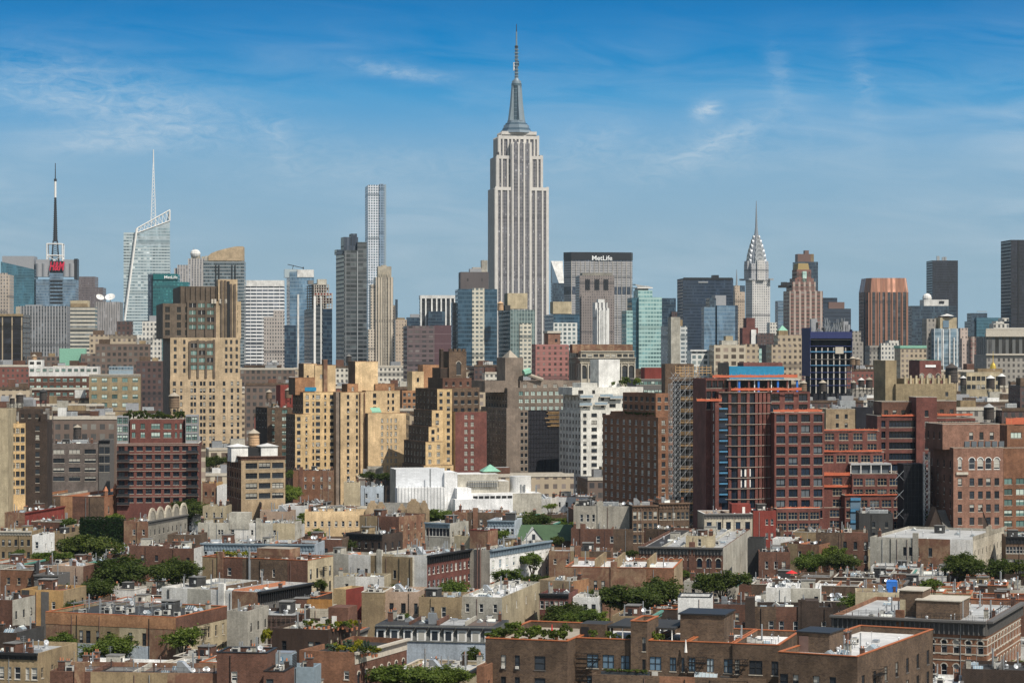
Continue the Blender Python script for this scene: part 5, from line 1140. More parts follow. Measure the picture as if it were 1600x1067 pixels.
cornice(rt,'f',-.3,F.W + .3,-.3,F.D,zc + .4,'stone_pale',1.6,1.2); cornice(rt,'l',-.3,F.W + .3,-.3,F.D,zc + .4,'stone_pale',1.6,1.2); cornice(rt,'f',.3,F.W - .3,.3,F.D,z1 + .1,'stone_pale',.9,.6)
m = MB()
for k in range(9): m.cyl(F.W*k/8*.98 + .5,-.25,za - 12,za - .1,.45,.38,'stone_pale',8)
for k in range(9): m.cyl(-.3,F.D*(k + .5)/9,za - 12,za - .1,.5,.42,'stone_pale',8)
m.build('column',rt)
m = MB(); m.box(F.lx(905,8),F.lx(1240,8),8,18,z1 - 1,F.lz(562,0,8),'brick_worn',MATS['roof_brown']); m.build('penthouse',rt)

# ------------------------------------------------------------------ mid-rise buildings
def pblock(F,root,name,Xl,Xr,Y,y0,dep,wall,z0=0.0,roof='roof_grey',win=(),z=None,**k):
    """a block of F's building between pixels Xl..Xr, its top at pixel Y, set back y0 metres"""
    x0,x1 = F.lx(Xl,y0,z),F.lx(Xr,y0,z); zt = F.lz(Y,(x0 + x1)/2,y0,z)
    block(root,name,x0,x1,y0,y0 + dep,z0,zt,wall,roof,win=win,**k); return x0,x1,zt

# stepped tower of tan stone with dark upper piers
F = Frame('f',900,945,1345,240,12,d=1370); rt = F.root('art_deco_office_tower','stepped tan stone tower with brown vertical piers on its upper floors','tower'); WF = F
base_w = dict(cols=[(.06,1.7),(.155,1.3),(.30,1.4),(.345,1.4),(.43,1.4),(.475,1.4),(.56,1.4),(.605,1.4),(.75,1.5),(.86,1.4),(.945,1.4)],w=1.4,h=2.5,p=4.0,top=1.3,frame='fr_dark',sill=None,ac=0,kind='sash',rows=11,rev=.4)
z1 = F.lz(240,0,0)
block(rt,'walls',0,F.W,0,F.D,0,F.lz(472,0,0),'walker_stone','roof_grey',left='brick_taupe',win=[('f',dict(base_w,rows=13)),('l',dict(n=4,w=1.3,h=2.5,p=4.0,top=1.3,frame='fr_dark',sill=None,rows=4))],parapet=.5)  # left side's shade is put into a darker brick colour
x0,x1,zt = F.lx(902,.8),F.lx(1335,.8),z1
block(rt,'upper_walls',.2,x1,.8,F.D - 1,F.lz(472,0,0) - .5,zt,'walker_stone',left='brick_taupe',win=[('f',dict(base_w,cols=[(.07,1.7),(.20,1.4),(.80,1.4),(.87,1.4),(.95,1.4)],rows=6,p=4.2)),('l',dict(n=4,w=1.3,h=2.5,p=4.2,top=1.3,frame='fr_dark',sill=None,rows=5))],parapet=0)  # left side darker here too, shade put into the colour
m = MB()                                       # dark brown piers and window bays of the shaft
def bay(A,B_,Yt,Yb,yo,n,pmat='walker_dark',glass='f_darkbrick'):
    a_,c_ = F.lx(A,yo),F.lx(B_,yo); zt,zb = F.lz(Yt,0,0),F.lz(Yb,0,0); w_ = (c_ - a_)/n
    for i in range(n + 1): x = a_ + w_*i; m.box(x - .55,x + .55,yo - .9,yo - .01,zb,zt + (1.5 if i % 2 else .5),pmat)
    rows = int((zt - zb)/4.2)
    for r_ in range(rows):
        za = zt - 4.2*(r_ + 1)
        for i in range(n):
            m.face([(a_ + w_*i + .55,yo - .25,za + .9),(a_ + w_*(i + 1) - .55,yo - .25,za + .9),(a_ + w_*(i + 1) - .55,yo - .25,za + 3.4),(a_ + w_*i + .55,yo - .25,za + 3.4)],'glass_green' if (r_*7 + i*3) % 5 else 'trim_black')
            x = a_ + w_*(i + .5); m.box(x - .09,x + .09,yo - .32,yo - .26,za + .9,za + 3.4,'fr_white'); m.box(a_ + w_*i + .55,a_ + w_*(i + 1) - .55,yo - .5,yo - .02,za + 3.41,za + 4.2 + .89,pmat)
bay(1055,1190,265,465,.8,3)
m.build('window_bay',rt)
zt2 = F.lz(45,0,3); x0,x1 = F.lx(905,3),F.lx(1300,3)
block(rt,'crown_walls',x0,x1,3,F.D - 3,z1 - .5,F.lz(50,0,3),'walker_dark',left='walker_dark',win=[('f',dict(cols=[(.065,2.8),(.225,2.4),(.33,1.6)],w=2,h=3.2,p=4.5,top=2.0,frame='fr_dark',sill=None,kind='dbl',rev=.5)),('l',dict(n=3,w=1.6,h=3.0,p=4.5,top=2.0,frame='fr_dark',sill=None))],parapet=.8)
m = MB(); bay(1045,1195,40,240,3,3); m.build('window_bay',rt)
x0,x1 = F.lx(1000,5),F.lx(1330,5)
block(rt,'crown_walls',x0,F.lx(1212,5),4.2,F.D - 4,F.lz(50,0,3) - 1,F.lz(-45,0,5),'walker_dark',parapet=.8)
m = MB()
for X in range(1008,1210,28): x = F.lx(X,4.2); m.box(x - .5,x + .5,3.4,4.19,F.lz(50,0,3),F.lz(-46 + (X % 3)*2,0,5),'walker_dark')
m.build('pier',rt)
block(rt,'crown_walls',F.lx(1197,2.2),F.lx(1340,2.2),2.2,15,z1 - .5,F.lz(38,0,2),'walker_stone',win=[('f',dict(cols=[(.18,1.5),(.82,1.6)],w=1.5,h=3.0,p=4.4,top=2.2,frame='fr_dark',sill=None))],parapet=.6)
block(rt,'crown_walls',F.lx(1212,2),F.lx(1320,2),2,14,z1 - .5,F.lz(-85,0,2),'walker_stone',parapet=.6)
m = MB()
for X in (1232,1252,1285,1305): m.box(F.lx(X - 6,1.9),F.lx(X + 6,1.9),1.2,1.98,z1 - 4,F.lz(-80 + (X % 2)*20,0,2),'walker_dark')
m.box(F.lx(1262,1.9),F.lx(1276,1.9),1.5,1.98,z1 - 12,F.lz(-75,0,2),'trim_black'); m.build('pier',rt)
m = MB()
for X in (1180,1196,1225,1255): x = F.lx(X,2); m.box(x - .6,x + .6,1.2,2.5,F.lz(50,0,2),F.lz(25,0,2),'stone_pale')
m.build('finial',rt)

wn = lambda n,w=1.2,h=1.6,p=2.95,top=1.1,**k: dict(n=n,w=w,h=h,p=p,top=top,**k)
# red brick block with white penthouse floors
F = Frame('f',148,160,560,455,6,d=1300,D=22); rt = F.root('loft_building','long red brick block whose two top floors are white','building')
block(rt,'walls',0,F.W,0,F.D,0,F.h,'brick_red','roof_grey',win=[('f',wn(11,2.4,1.9,3.9,1.1,rows=3,kind='band',glass='glass_green'))])
x0,x1,zt = pblock(F,rt,'penthouse',160,545,402,.3,20,'stucco_white',z0=F.h + .01,win=[('f',wn(11,2.2,1.6,3.6,1.1,rows=2,kind='band',glass='glass_green'))])
pblock(F,rt,'penthouse',158,235,365,1.5,12,'stucco_white',z0=zt - .6,win=[('f',wn(2,2.4,1.5,4,.9,rows=1))])
m = MB(); m.box(0,F.W,-.5,0,F.lz(530,0,0),F.lz(518,0,0),'stone_pale'); m.build('string_course',rt)
F = Frame('f',480,495,780,445,8,d=1220); F2 = F; rt = F.root('loft_building','tan stone loft building with paired windows and a deep cornice','building')
block(rt,'walls',0,F.W,0,20,0,F.h,'khaki_stone','roof_grey',win=[('f',wn(5,2.8,2.2,4.3,1.8,rows=4,kind='band',glass='glass_green'))]); cornice(rt,'f',0,F.W,0,20,F.h,'stone_pale',1.2)
pblock(F,rt,'glass_penthouse',605,740,400,4,8,'steel_blue',z0=F.h - .6,win=[('f',wn(8,1.2,1.2,4,.5,rows=1,kind='plain',glass='glass_sky'))],roof='roof_silver')
for args in [(485,497,700,225,1650,'f_tanstone','brown stone loft block stepped below the white dish roofed tower'),(520,530,835,275,1500,'f_brownloft','brown loft block with dark windows behind the tan loft building'),
             (745,755,905,370,1350,'f_darkbrick','dark grey brick loft with white crenellated top band'),(150,150,330,345,1700,'f_brownloft','low brown block left of the green copper penthouse')]:
    F = tower('f',args[0],args[1],args[2],args[3],args[4],8,args[5],args[6],name='loft_building',cat='building',body='walls',D=20,extra=[(args[1] + 20,args[1] + 80,args[3] - 25,4,8,'brick_brown','penthouse',args[3] + 3),(args[2] - 60,args[2] - 25,args[3] - 18,5,6,'stucco_tan','penthouse',args[3] + 3)])
tower('f',440,450,600,330,1550,6,'f_brownloft','brown block under a mint green copper penthouse',D=18,name='loft_building',cat='building',body='walls',extra=[(330,475,300,3,10,'copper_green','penthouse')])
tower('f',765,790,895,150,1750,6,'f_whitestone','white stone setback block with blue rooftop tanks',D=20,name='loft_building',cat='building',body='walls',extra=[(760,850,225,-2,14,'f_whitestone','front_wing'),(830,880,118,4,8,'grey_clad','tank_house',150)])
tower('f',640,650,735,150,1600,6,'f_darkbrick','brown square tower house with a corniced flat top',D=12,name='loft_building',cat='building',body='walls',extra=[(605,755,225,-1.5,14,'f_tanstone','lower_block')])

# yellow and brown block at the photo edge
F = Frame('f',-40,45,270,690,-9,d=800,D=18); F = Frame('f',-60,62,62,640,-20,d=790,D=22); 
F = Frame('f',45,60,262,655,6,d=800,D=20); rt = F.root('apartment_building','yellow and dark brown brick apartment block beside the photo edge','building')
xm = F.lx(142,0)
block(rt,'yellow_wing',0,xm,-1.5,F.D,0,F.lz(715,0,0),'brick_yellow','roof_tar',left='stucco_cream',win=[('f',wn(3,1.3,1.8,2.95,1.6,rows=8,kind='dbl'))])
block(rt,'brown_wing',xm + .01,F.W,0,F.D,0,F.lz(705,0,0),'brick_dark','roof_tar',win=[('f',wn(1,1.4,1.7,2.95,1.6,rows=8,m0=.3,m1=.2))])
pblock(F,rt,'penthouse',105,225,640,3,10,'brick_dark',z0=F.lz(720,0,0),win=[('f',wn(3,1.0,1.4,4,1.5,rows=1))]); pblock(F,rt,'chimney_stack',225,258,665,1.5,4,'brick_dark',z0=F.lz(720,0,0))
F = Frame('f',-60,-60,44,640,4,d=785,D=20); rt = F.root('apartment_building','pale cream windowless brick wall at the photo edge','building'); block(rt,'walls',0,F.W,0,F.D,0,F.h,'stucco_cream','roof_tar')
# grey loft
F = Frame('f',268,283,610,828,5,d=880,D=20); rt = F.root('loft_building','grey brick loft with rows of wide grouped windows','building')
block(rt,'walls',0,F.lx(545,0),0,F.D,0,F.h,'brick_grey','roof_silver',win=[('f',wn(3,4.2,1.7,3.4,2.2,rows=4,kind='band'))]); clutter(rt,random.Random(4),1,F.W*.7,1,15,F.h - .7,dict(bk=2,cu=2,ac=4))
block(rt,'side_wing',F.lx(548,0),F.W,.5,F.D,0,F.h + 1,'stone_dark','roof_tar',win=[('f',wn(2,2.0,2.6,3.4,2.4,rows=3,kind='dbl'))],parapet=.4); cornice(rt,'f',F.lx(548,0),F.W,.5,F.D,F.h + 1,'trim_black')
m = MB()
# modern brown-red balcony block
F = Frame('f',615,650,1105,678,5,d=850); F.D = 20; rt = F.root('apartment_building','maroon brick balcony apartment block crowned by a leafy roof garden','building'); F_BAL = F
block(rt,'walls',0,F.W,0,F.D,0,F.lz(830,0,0),'brick_maroon','roof_grey',win=[('f',wn(9,2.2,1.6,3.1,1.0,rows=7,kind='dbl',rev=.5,glass='glass_blue'))],coping='stone_pale')
x0,x1,zt = pblock(F,rt,'upper_floors',722,1020,694,2.5,15,'brick_maroon',z0=F.lz(830,0,0) - .6,win=[('f',dict(cols=[(.07,1.3),(.24,1.6),(.48,3.2),(.70,2.8),(.86,.8),(.95,.8)],w=1,h=2.0,p=3.1,top=1.5,rows=3,kind='band',glass='glass_green'))],coping='stone_pale')
for A,B_,Y in ((650,712,676),(1032,1098,672)):
    pblock(F,rt,'corner_bay',A,B_,Y,.6,12,'grey_clad',z0=F.lz(830,0,0) - .6,win=[('f',wn(2,2.0,2.3,3.1,.5,rows=4,kind='dbl',glass='glass_green',rev=.3))])
m = MB()
for i in range(7):
    z = F.lz(838,0,0) - 3.1*i
    m.box(-.2,F.W + .2,-.2,-.01,z - .1,z,'stone_pale')
    for A,B_ in ((650,720),(1035,1103)): m.box(F.lx(A,-1),F.lx(B_,-1),-1.3,-.21,z - 2.95,z - 2.8,'stone_dark',bottom=True); m.box(F.lx(A,-1),F.lx(B_,-1),-1.32,-1.26,z - 2.8,z - 1.9,'metal_dark')
m.build('balcony',rt)
for i in range(22):
    x = F.lx(705 + i*15,5); shrub(x*F.u[0] + F.o[0] + F.b[0]*5,F.o[1] + x*F.u[1] + F.b[1]*5,zt - .6,random.Random(i).uniform(.9,2.1),random.Random(i + 50).uniform(1.5,4.2),['leaf_deep','leaf_mid','leaf_deep'][i % 3],'leafy shrub in the roof garden on the maroon balcony block',i,'roof garden shrubs on the maroon block',name='roof_garden_shrub',pot=False)

# white brick loft with small cupolas and a tan water tank
F = Frame('g',-20,60,305,690,20,d=830); rt = F.root('loft_building','cream piered brick loft with two white cupolas and wide windows','building'); F_LOFT = F
block(rt,'walls',0,F.W,0,F.D,0,F.lz(705,0,0),'brick_tan','roof_tan',left='brick_worn',win=[('f',wn(3,4.2,2.0,3.55,1.2,rows=4,kind='grid',m0=.08,m1=.02,rev=.35)),('l',wn(6,1.8,2.0,3.55,1.2,rows=4,kind='grid',rev=.35))],parapet=.4)
cornice(rt,'f',0,F.W,0,F.D,F.lz(688,0,0),'brick_red',1.2,.5); cornice(rt,'l',0,F.W,0,F.D,F.lz(688,0,0),'brick_red',1.2,.5)
for X in (48,213):
    m = MB(); x = F.lx(X,6); zb,zt = F.lz(700,0,6) - 1,F.lz(632,0,6); m.box(x - 3,x + 3,5,11,zb,zt,'stucco_white'); m.prism([(x - 3.5,4.5),(x + 3.5,4.5),(x + 3.5,11.5),(x - 3.5,11.5)],zt,F.lz(616,0,6),'roof_white',None,[(x - .1,7.9),(x + .1,7.9),(x + .1,8.1),(x - .1,8.1)]); m.build('cupola',rt)
m = MB(); x = F.lx(130,8); m.box(x - 2.6,x + 2.6,6,12,F.lz(700,0,8),F.lz(638,0,8),'trim_black'); m.build('penthouse',rt)
water_tower(130,533,'g',845,66,'big tan wooden water tank on the cream piered loft','wood_tank_tan','roof_tan')

# brown apartment block beside the yellow one
F = Frame('g',140,205,340,415,25,d=1060); rt = F.root('apartment_building','plain brown brick apartment block beside the yellow brick complex','building')
block(rt,'walls',0,F.W,0,F.D,0,F.h,'brick_brown','roof_grey',left='brick_dark',win=[('f',dict(cols=[(.25,1.3),(.72,2.6)],w=2,h=1.7,p=3.2,top=1.0,rows=9,kind='dbl',rev=.3,glass='glass_green')),('l',wn(4,1.1,1.6,3.2,1.0,rows=3))])
pblock(F,rt,'penthouse',278,350,290,5,6,'paint_red',z0=F.h - .6); clutter(rt,random.Random(11),1,F.W - 1,1,F.D - 2,F.h - .7,dict(ch=2,vp=5,ac=3))
# yellow brick complex: several wings, one building
F = Frame('g',315,360,982,452,22,d=1010); F.D = 20; rt = F.root('apartment_complex','big yellow brick apartment complex with several stepped wings','building'); YF = F
yw = lambda cols,rows=12,top=1.0: dict(cols=cols,w=1.2,h=1.75,p=2.92,top=top,rows=rows,kind='sash',ac=.25,sill='stone_pale')
def yb(name,Xl,Xr,Y,y0,dep,cols,rows=12,z0=0.0,wall='brick_yellow',lw=None,left='brick_brown',top=1.2):
    x0,x1 = F.lx(Xl,y0),F.lx(Xr,y0); zt = F.lz(Y,x0,y0)
    wl = [('f',yw(cols,rows,top))] if cols else []
    if lw: wl.append(('l',wn(lw,1.0,1.6,2.92,top,rows=rows)))
    block(rt,name,x0,x1,y0,y0 + dep,z0,zt,wall,'roof_tan',left=left,win=wl,coping='brick_orange',parapet=.9); return x0,x1,zt
yb('lower_wing',360,440,452,0,14,[(.25,1.6),(.78,.9)],9,lw=4)
yb('west_wing',405,590,330,3,16,[(.12,1.5),(.30,.8),(.44,1.9),(.66,.9),(.86,1.9)],12,lw=4)
yb('middle_wing',612,752,330,-1.5,18,[(.3,1.1),(.65,.9)],13,wall='brick_honey',lw=5,left='brick_taupe')
yb('middle_wing',752,942,322,3.5,14,[(.26,1.5),(.66,.8),(.80,1.0)],4,wall='brick_honey')
yb('east_wing',765,982,448,-5,12,[(.36,1.0),(.5,.7),(.59,.7),(.71,1.1)],9,wall='brick_honey',left='brick_taupe',top=2.2)
yb('upper_block',360,470,250,7,10,None,z0=F.lz(345,0,7),wall='brick_orange'); yb('upper_block',408,480,172,8,8,[(.3,1)],1,z0=F.lz(345,0,7),wall='brick_honey',top=5); yb('upper_block',470,585,180,7.5,9,[(.3,1.2)],1,z0=F.lz(345,0,7),wall='brick_honey',top=4)
yb('chimney_stack',518,540,150,6.5,3,None,z0=F.lz(345,0,7),wall='brick_worn'); yb('upper_block',694,820,160,8,10,None,z0=F.lz(340,0,8),wall='brick_honey'); yb('upper_block',650,710,285,4,8,[(.5,1)],1,z0=F.lz(345,0,4),wall='brick_orange'); yb('upper_block',805,912,285,7,8,[(.75,1)],1,z0=F.lz(340,0,7),wall='brick_orange')
m = MB(); m.box(F.lx(420,4),F.lx(483,4),5.5,5.8,F.lz(325,0,5),F.lz(303,0,5),'blue_tarp'); m.build('blue_panel',rt)
m = MB(); m.face([(F.lx(785,-1),-1.2,F.lz(440,0,0)),(F.lx(838,-1),-1.2,F.lz(440,0,0)),(F.lx(838,-1),1.4,F.lz(420,0,0)),(F.lx(785,-1),1.4,F.lz(420,0,0))],'copper_green'); m.box(F.lx(785,-1),F.lx(838,-1),-1.25,-1.15,F.lz(448,0,0),F.lz(440,0,0),'copper_green'); m.build('green_awning',rt)
m = MB(); m.box(F.lx(592,-2),F.lx(610,-2),-.8,10,0,F.lz(330,0,0),'brick_taupe')
for X in (720,745): m.box(F.lx(X,-2.2),F.lx(X + 4,-2.2),-2.2,-1.52,0,F.lz(335,0,0),'brick_worn')
m.build('recess_wall',rt)
# honey coloured block behind
F = Frame('g',945,955,1060,320,20,d=1120,D=16); rt = F.root('apartment_building','tan brick apartment block squeezed behind the stepped brown and yellow block','building')
block(rt,'walls',0,F.W,0,F.D,0,F.h,'brick_orange','roof_tan',win=[('f',wn(4,1.3,1.6,3.0,1.2,rows=6,kind='dbl'))]); pblock(F,rt,'upper_block',1010,1075,215,4,8,'brick_honey',z0=F.h - 1,win=[('f',wn(1,1.2,2,5,3,rows=1))]); pblock(F,rt,'upper_block',1070,1160,178,5,8,'brick_orange',z0=F.h - 1)
# stepped brown and yellow block
F = Frame('g',985,1120,1425,440,24,d=950); F.D = 26; rt = F.root('apartment_building','stepped apartment block, bright yellow in front with dark brown flanks','building')
sw = lambda n,rows: ('f',wn(n,1.4,1.7,2.95,1.2,rows=rows,kind='dbl',ac=.3)); lw_ = lambda n,rows: ('l',wn(n,1.0,1.5,2.95,1.2,rows=rows,frame='fr_tan'))
def sb(name,Xl,Xr,Y,y0,dep,wall,wins,z0=0.0,left='brick_brown'):
    x0,x1 = F.lx(Xl,y0),F.lx(Xr,y0); zt = F.lz(Y,x0,y0); block(rt,name,x0,x1,y0,y0 + dep,z0,zt,wall,'roof_tar',left=left,win=wins,coping='brick_worn'); return x0,x1,zt
sb('yellow_wing',1150,1232,312,1,24,'brick_yellow',[sw(2,14),lw_(6,4)]); sb('yellow_wing',1120,1180,430,.2,20,'brick_yellow',[sw(1,6),lw_(6,3)]); sb('yellow_wing',1102,1150,522,-.6,22,'brick_yellow',[sw(1,5),lw_(6,3)]); sb('yellow_wing',1085,1180,606,-1.4,24,'brick_yellow',[sw(2,3),lw_(7,3)]); sb('yellow_wing',1075,1240,738,-2.2,24,'brick_yellow',[sw(3,3),lw_(7,2)])
sb('brown_wing',1250,1425,440,-.8,20,'brick_maroon',[('f',dict(cols=[(.34,1.4),(.54,1.4)],w=1.4,h=1.7,p=2.95,top=1.2,rows=10,kind='dbl'))],left='brick_yellow'); sb('brown_wing',1234,1385,307,2,20,'brick_brown',[('f',wn(4,1.6,1.7,3.3,1.6,rows=4))],left='brick_yellow'); sb('upper_block',1180,1340,252,5,16,'brick_red',[('f',wn(4,1.0,1.5,4,1.5,rows=1))])
x0,x1,zt = sb('crown_tower',1215,1312,105,7,9,'brick_brown',[('f',dict(cols=[(.55,2.0)],w=2,h=5.5,p=9,top=4,rows=1,kind='arch',frame='fr_dark'))],z0=F.lz(300,0,7)); sb('crown_tower',1168,1215,96 + 100,8,9,'brick_dark',[],z0=F.lz(300,0,7)); sb('chimney_stack',1170,1184,92,8.5,2,'brick_dark',[],z0=F.lz(300,0,7))
m = MB()
for k in range(4): x = x0 + (x1 - x0)*(k + .1)/4; m.box(x,x + 1.3,6.9,8,zt,zt + 1.2,'brick_brown')
m.build('battlement',rt)
# taupe block with netted part
F = Frame('h',185,330,690,322,22,d=1010); F.D = 30; rt = F.root('apartment_building','wide taupe brick apartment block partly veiled by black netting','building'); TF = F
def tb(name,Xl,Xr,Y,y0,dep,wins,z0=0.0,wall='brick_taupe',left='brick_taupe',coping=None):
    x0,x1 = F.lx(Xl,y0),F.lx(Xr,y0); zt = F.lz(Y,x0,y0); block(rt,name,x0,x1,y0,y0 + dep,z0,zt,wall,'roof_grey',left=left,win=wins,coping=coping); return x0,x1,zt
tb('west_wing',325,402,418,-5,30,[('l',wn(9,1.2,1.6,2.95,1.0,rows=11,frame='fr_tan'))],left='brick_taupe'); tb('main_block',330,690,306,1.5,26,[('f',wn(9,1.9,1.7,3.2,1.6,rows=3,kind='dbl',glass='glass_green',m0=.16)),('l',wn(8,1.2,1.6,2.95,1.0,rows=4))],left='brick_taupe')
tb('upper_block',400,735,266,4,18,[('f',wn(6,1.8,1.6,4,1.6,rows=1,kind='dbl'))],z0=F.lz(330,0,4)); tb('upper_block',205,390,266,4.5,18,[],z0=F.lz(330,0,4)); x0,x1,zt = tb('penthouse',318,418,138,6,10,[],z0=F.lz(300,0,6))
m = MB(); xm = (x0 + x1)/2; m.prism([(x0 + 2,7),(x1 - 2,7),(x1 - 2,15),(x0 + 2,15)],zt,zt + 3.2,'roof_tan',None,[(xm - .1,10.9),(xm + .1,10.9),(xm + .1,11.1),(xm - .1,11.1)]); m.build('penthouse_roof',rt)
x0,x1,zt = tb('netted_wing',405,640,430,-1.5,26,[],wall='net_black'); tb('netted_wing',400,445,428,-2.5,10,[('f',wn(2,1.2,1.6,2.95,1.0,rows=11))])
railing(rt,[(x0,-1.5,zt),(x1,-1.5,zt)],1.4,'metal_grey','scaffold_rail',2.0,.06)
m = MB(); rg = random.Random(3)
for k in range(14): x = x0 + (x1 - x0)*(k + .3)/14; m.tube((x,-1.75,0),(x,-1.75,zt + 1),.06,'metal_dark',4)
for k in range(18): z = zt - 2*k; m.tube((x0,-1.75,z),(x1,-1.75,z),.05,'metal_dark',4)
for k in range(12): z = zt - .5 - k*.6; m.box(x1 - 9 + rg.uniform(0,3),x1 + .4,-2.0,-1.6,z,z + .18,'plywood' if k % 3 else 'wood_grey')
m.build('scaffolding',rt)
m = MB(); x = F.lx(415,4); m.tube((x,3,F.lz(225,0,3)),(x + 9,3,F.lz(262,0,3)),.8,'roof_tan',6); m.tube((x,3,F.lz(225,0,3)),(x + 3,3,F.lz(214,0,3)),1.6,'copper_green',7); m.build('duct',rt)
# white brick tower block
F = Frame('h',625,738,985,430,25,d=970); F.D = 20; rt = F.root('apartment_building','white brick apartment block with setback terraces and a blank white penthouse','building'); WB = F
ww = lambda cols,rows=12: dict(cols=cols,w=1.6,h=1.6,p=2.93,top=1.2,rows=rows,kind='dbl',frame='fr_dark',ac=.1)
def wb(name,Xl,Xr,Y,y0,dep,wins,z0=0.0,wall='brick_white',left='brick_white'):
    x0,x1 = F.lx(Xl,y0),F.lx(Xr,y0); zt = F.lz(Y,x0,y0); block(rt,name,x0,x1,y0,y0 + dep,z0,zt,wall,'roof_white',left=left,win=wins); return x0,x1,zt
wb('walls',738,985,432,0,20,[('f',ww([(.09,1.6),(.30,2.6),(.52,1.7),(.68,1.3),(.9,2)],12)),('l',wn(7,1.2,1.5,2.93,1.2,rows=12,frame='fr_dark'))])
wb('terrace_floor',735,1060,340,1.6,16,[('f',ww([(.08,1.8),(.38,1.4),(.55,3.0),(.75,2.2)],3)),('l',wn(5,1.2,1.5,2.93,1.2,rows=3,frame='fr_dark'))],z0=F.lz(432,0,0) - .6); wb('terrace_floor',690,1085,303,3.2,13,[('f',ww([(.12,2.4),(.3,1.4)],1))],z0=F.lz(345,0,2)); x0,x1,zt = wb('blank_penthouse',838,955,148,6,8,[],z0=F.lz(310,0,5),wall='stucco_white'); wb('penthouse',740,830,278,5,8,[('f',wn(2,2,1.5,4,.8,rows=1))],z0=F.lz(310,0,5))
m = MB()
for X,Y in ((735,388),(820,385),(850,340),(905,350),(740,345)): m.box(F.lx(X,-.4),F.lx(X + 70,-.4),.2,1.5,F.lz(Y + 20,0,0),F.lz(Y + 16,0,0),'stone_pale',bottom=True); m.box(F.lx(X,-.4),F.lx(X + 70,-.4),.2,.3,F.lz(Y + 16,0,0),F.lz(Y + 2,0,0),'steel_blue')
m.build('balcony',rt)
for i,(X,r_) in enumerate(((965,1.6),(985,2.2),(1000,1.8),(1050,2.2),(1062,1.5),(920,1.2))):
    x = F.lx(X,4); p = F.world(x,4,F.lz(300,0,4) - .5); shrub(*p,r_,r_*2.2,'leaf_bright' if i in (3,4,5) else 'leaf_mid','green shrub on the white brick block terrace',i,'terrace shrubs on the white brick block',pot=False,name='terrace_shrub')
# red brown block in shade
F = Frame('h',905,1168,1260,470,27,d=830); F.D = 40; rt = F.root('apartment_building','rust brick apartment block with long shaded flank of white framed windows','building'); RB = F
block(rt,'walls',0,F.W,0,F.D,0,F.h,'brick_rust','roof_grey',left='brick_rust',win=[('f',wn(2,1.5,1.7,2.95,1.0,rows=12,m0=.1,m1=.02,kind='dbl')),('l',wn(9,1.6,1.7,2.95,1.4,rows=11,ac=.4,kind='dbl',frame='fr_white'))])
x0,x1 = -1,F.lx(1255,4); block(rt,'upper_floors',.5,F.W - .5,2.5,26,F.h - .6,F.lz(336,0,3),'brick_rust','roof_grey',win=[('f',wn(2,1.4,1.6,2.95,1.4,rows=3)),('l',wn(6,2.0,1.6,2.95,1.4,rows=3,kind='dbl'))])
block(rt,'upper_floors',1,F.W - 1.5,27,36,F.h - .6,F.lz(440,0,20),'brick_rust','roof_grey',win=[('l',wn(3,1.6,1.6,3,.8,rows=1))])
for i in range(10):
    p = F.world(-.2 + .9,4 + 2.2*i,F.h - .3); shrub(*p,1.1,1.9,'leaf_deep','dark shrub along the rust brick block roof edge',i,'shrubs along the rust brick block roof edge',pot=False,name='terrace_shrub')

# ------------------------------------------------------------------ scaffold tower
F = Frame('i',190,205,320,145,4,d=800,D=9); rt = F.root('scaffold_tower','tall pipe scaffold tower with plank decks beside the red construction','scaffold'); zt = F.h; W_ = F.W
m = MB(); n = int(zt/2.0); xs = [-2.5 + (W_ + 2.5)*k/6 for k in range(7)]
for y in (0,3,6):
    for x in xs: m.tube((x,y,0),(x,y,zt + (2 if x > 1 else -4)),.11 if y == 0 else .08,'metal_grey',4)
for i in range(n + 1):
    z = 2.0*i
    for y in (0,6): m.tube((xs[0],y,z),(xs[-1],y,z),.07,'metal_grey',4)
    for x in (xs[0],xs[1],xs[-1]): m.tube((x,0,z),(x,6,z),.06,'metal_grey',4)
    for k in range(6):
        if (i + k) % 2 or k < 2: m.tube((xs[k],-.1,z),(xs[k + 1],-.1,z + 2),.06,'metal_pale',4)
        if k < 2: m.tube((xs[k + 1],-.1,z),(xs[k],-.1,z + 2),.06,'metal_pale',4)
m.build('scaffold_frame',rt)
for i in range(2,int(zt/3.9) + 2):
    m = MB(); z = zt - 3.9*i + 6; x0 = xs[2]
    if z < 3: break
    for y in (.4,1.5,2.6,3.7,4.8): m.box(x0,xs[-1] + .4,y,y + .9,z,z + .14,'plywood',bottom=True)
    m.box(x0,xs[-1] + .3,.05,.12,z + .5,z + .7,'plywood'); m.box(x0,xs[-1] + .3,.05,.12,z + 1.05,z + 1.2,'plywood'); m.build('plank_deck',rt)
m = MB(); m.box(xs[1] + .3,xs[-1] - .3,6.4,8.6,0,zt - 3,'net_black'); m.build('dark_netting',rt)
m = MB(); z0,z1 = zt - 1,zt + 2.4
for k in range(9): x = xs[1] + (xs[-1] - xs[1] + 4)*k/8; m.box(x - .08,x + .08,.1,.25,z0,z1,'plywood')
for z in (z0 + .8,z0 + 1.7,z0 + 2.6): m.box(xs[1],xs[-1] + 4,.05,.1,z,z + .22,'plywood')
m.build('timber_rail',rt)
F = Frame('i',135,135,290,98,4,d=850,D=10); rt = F.root('brick_building','dark brown brick stub rising behind the scaffold tower','building'); block(rt,'walls',0,F.W,0,F.D,0,F.h,'brick_brown','roof_brown')
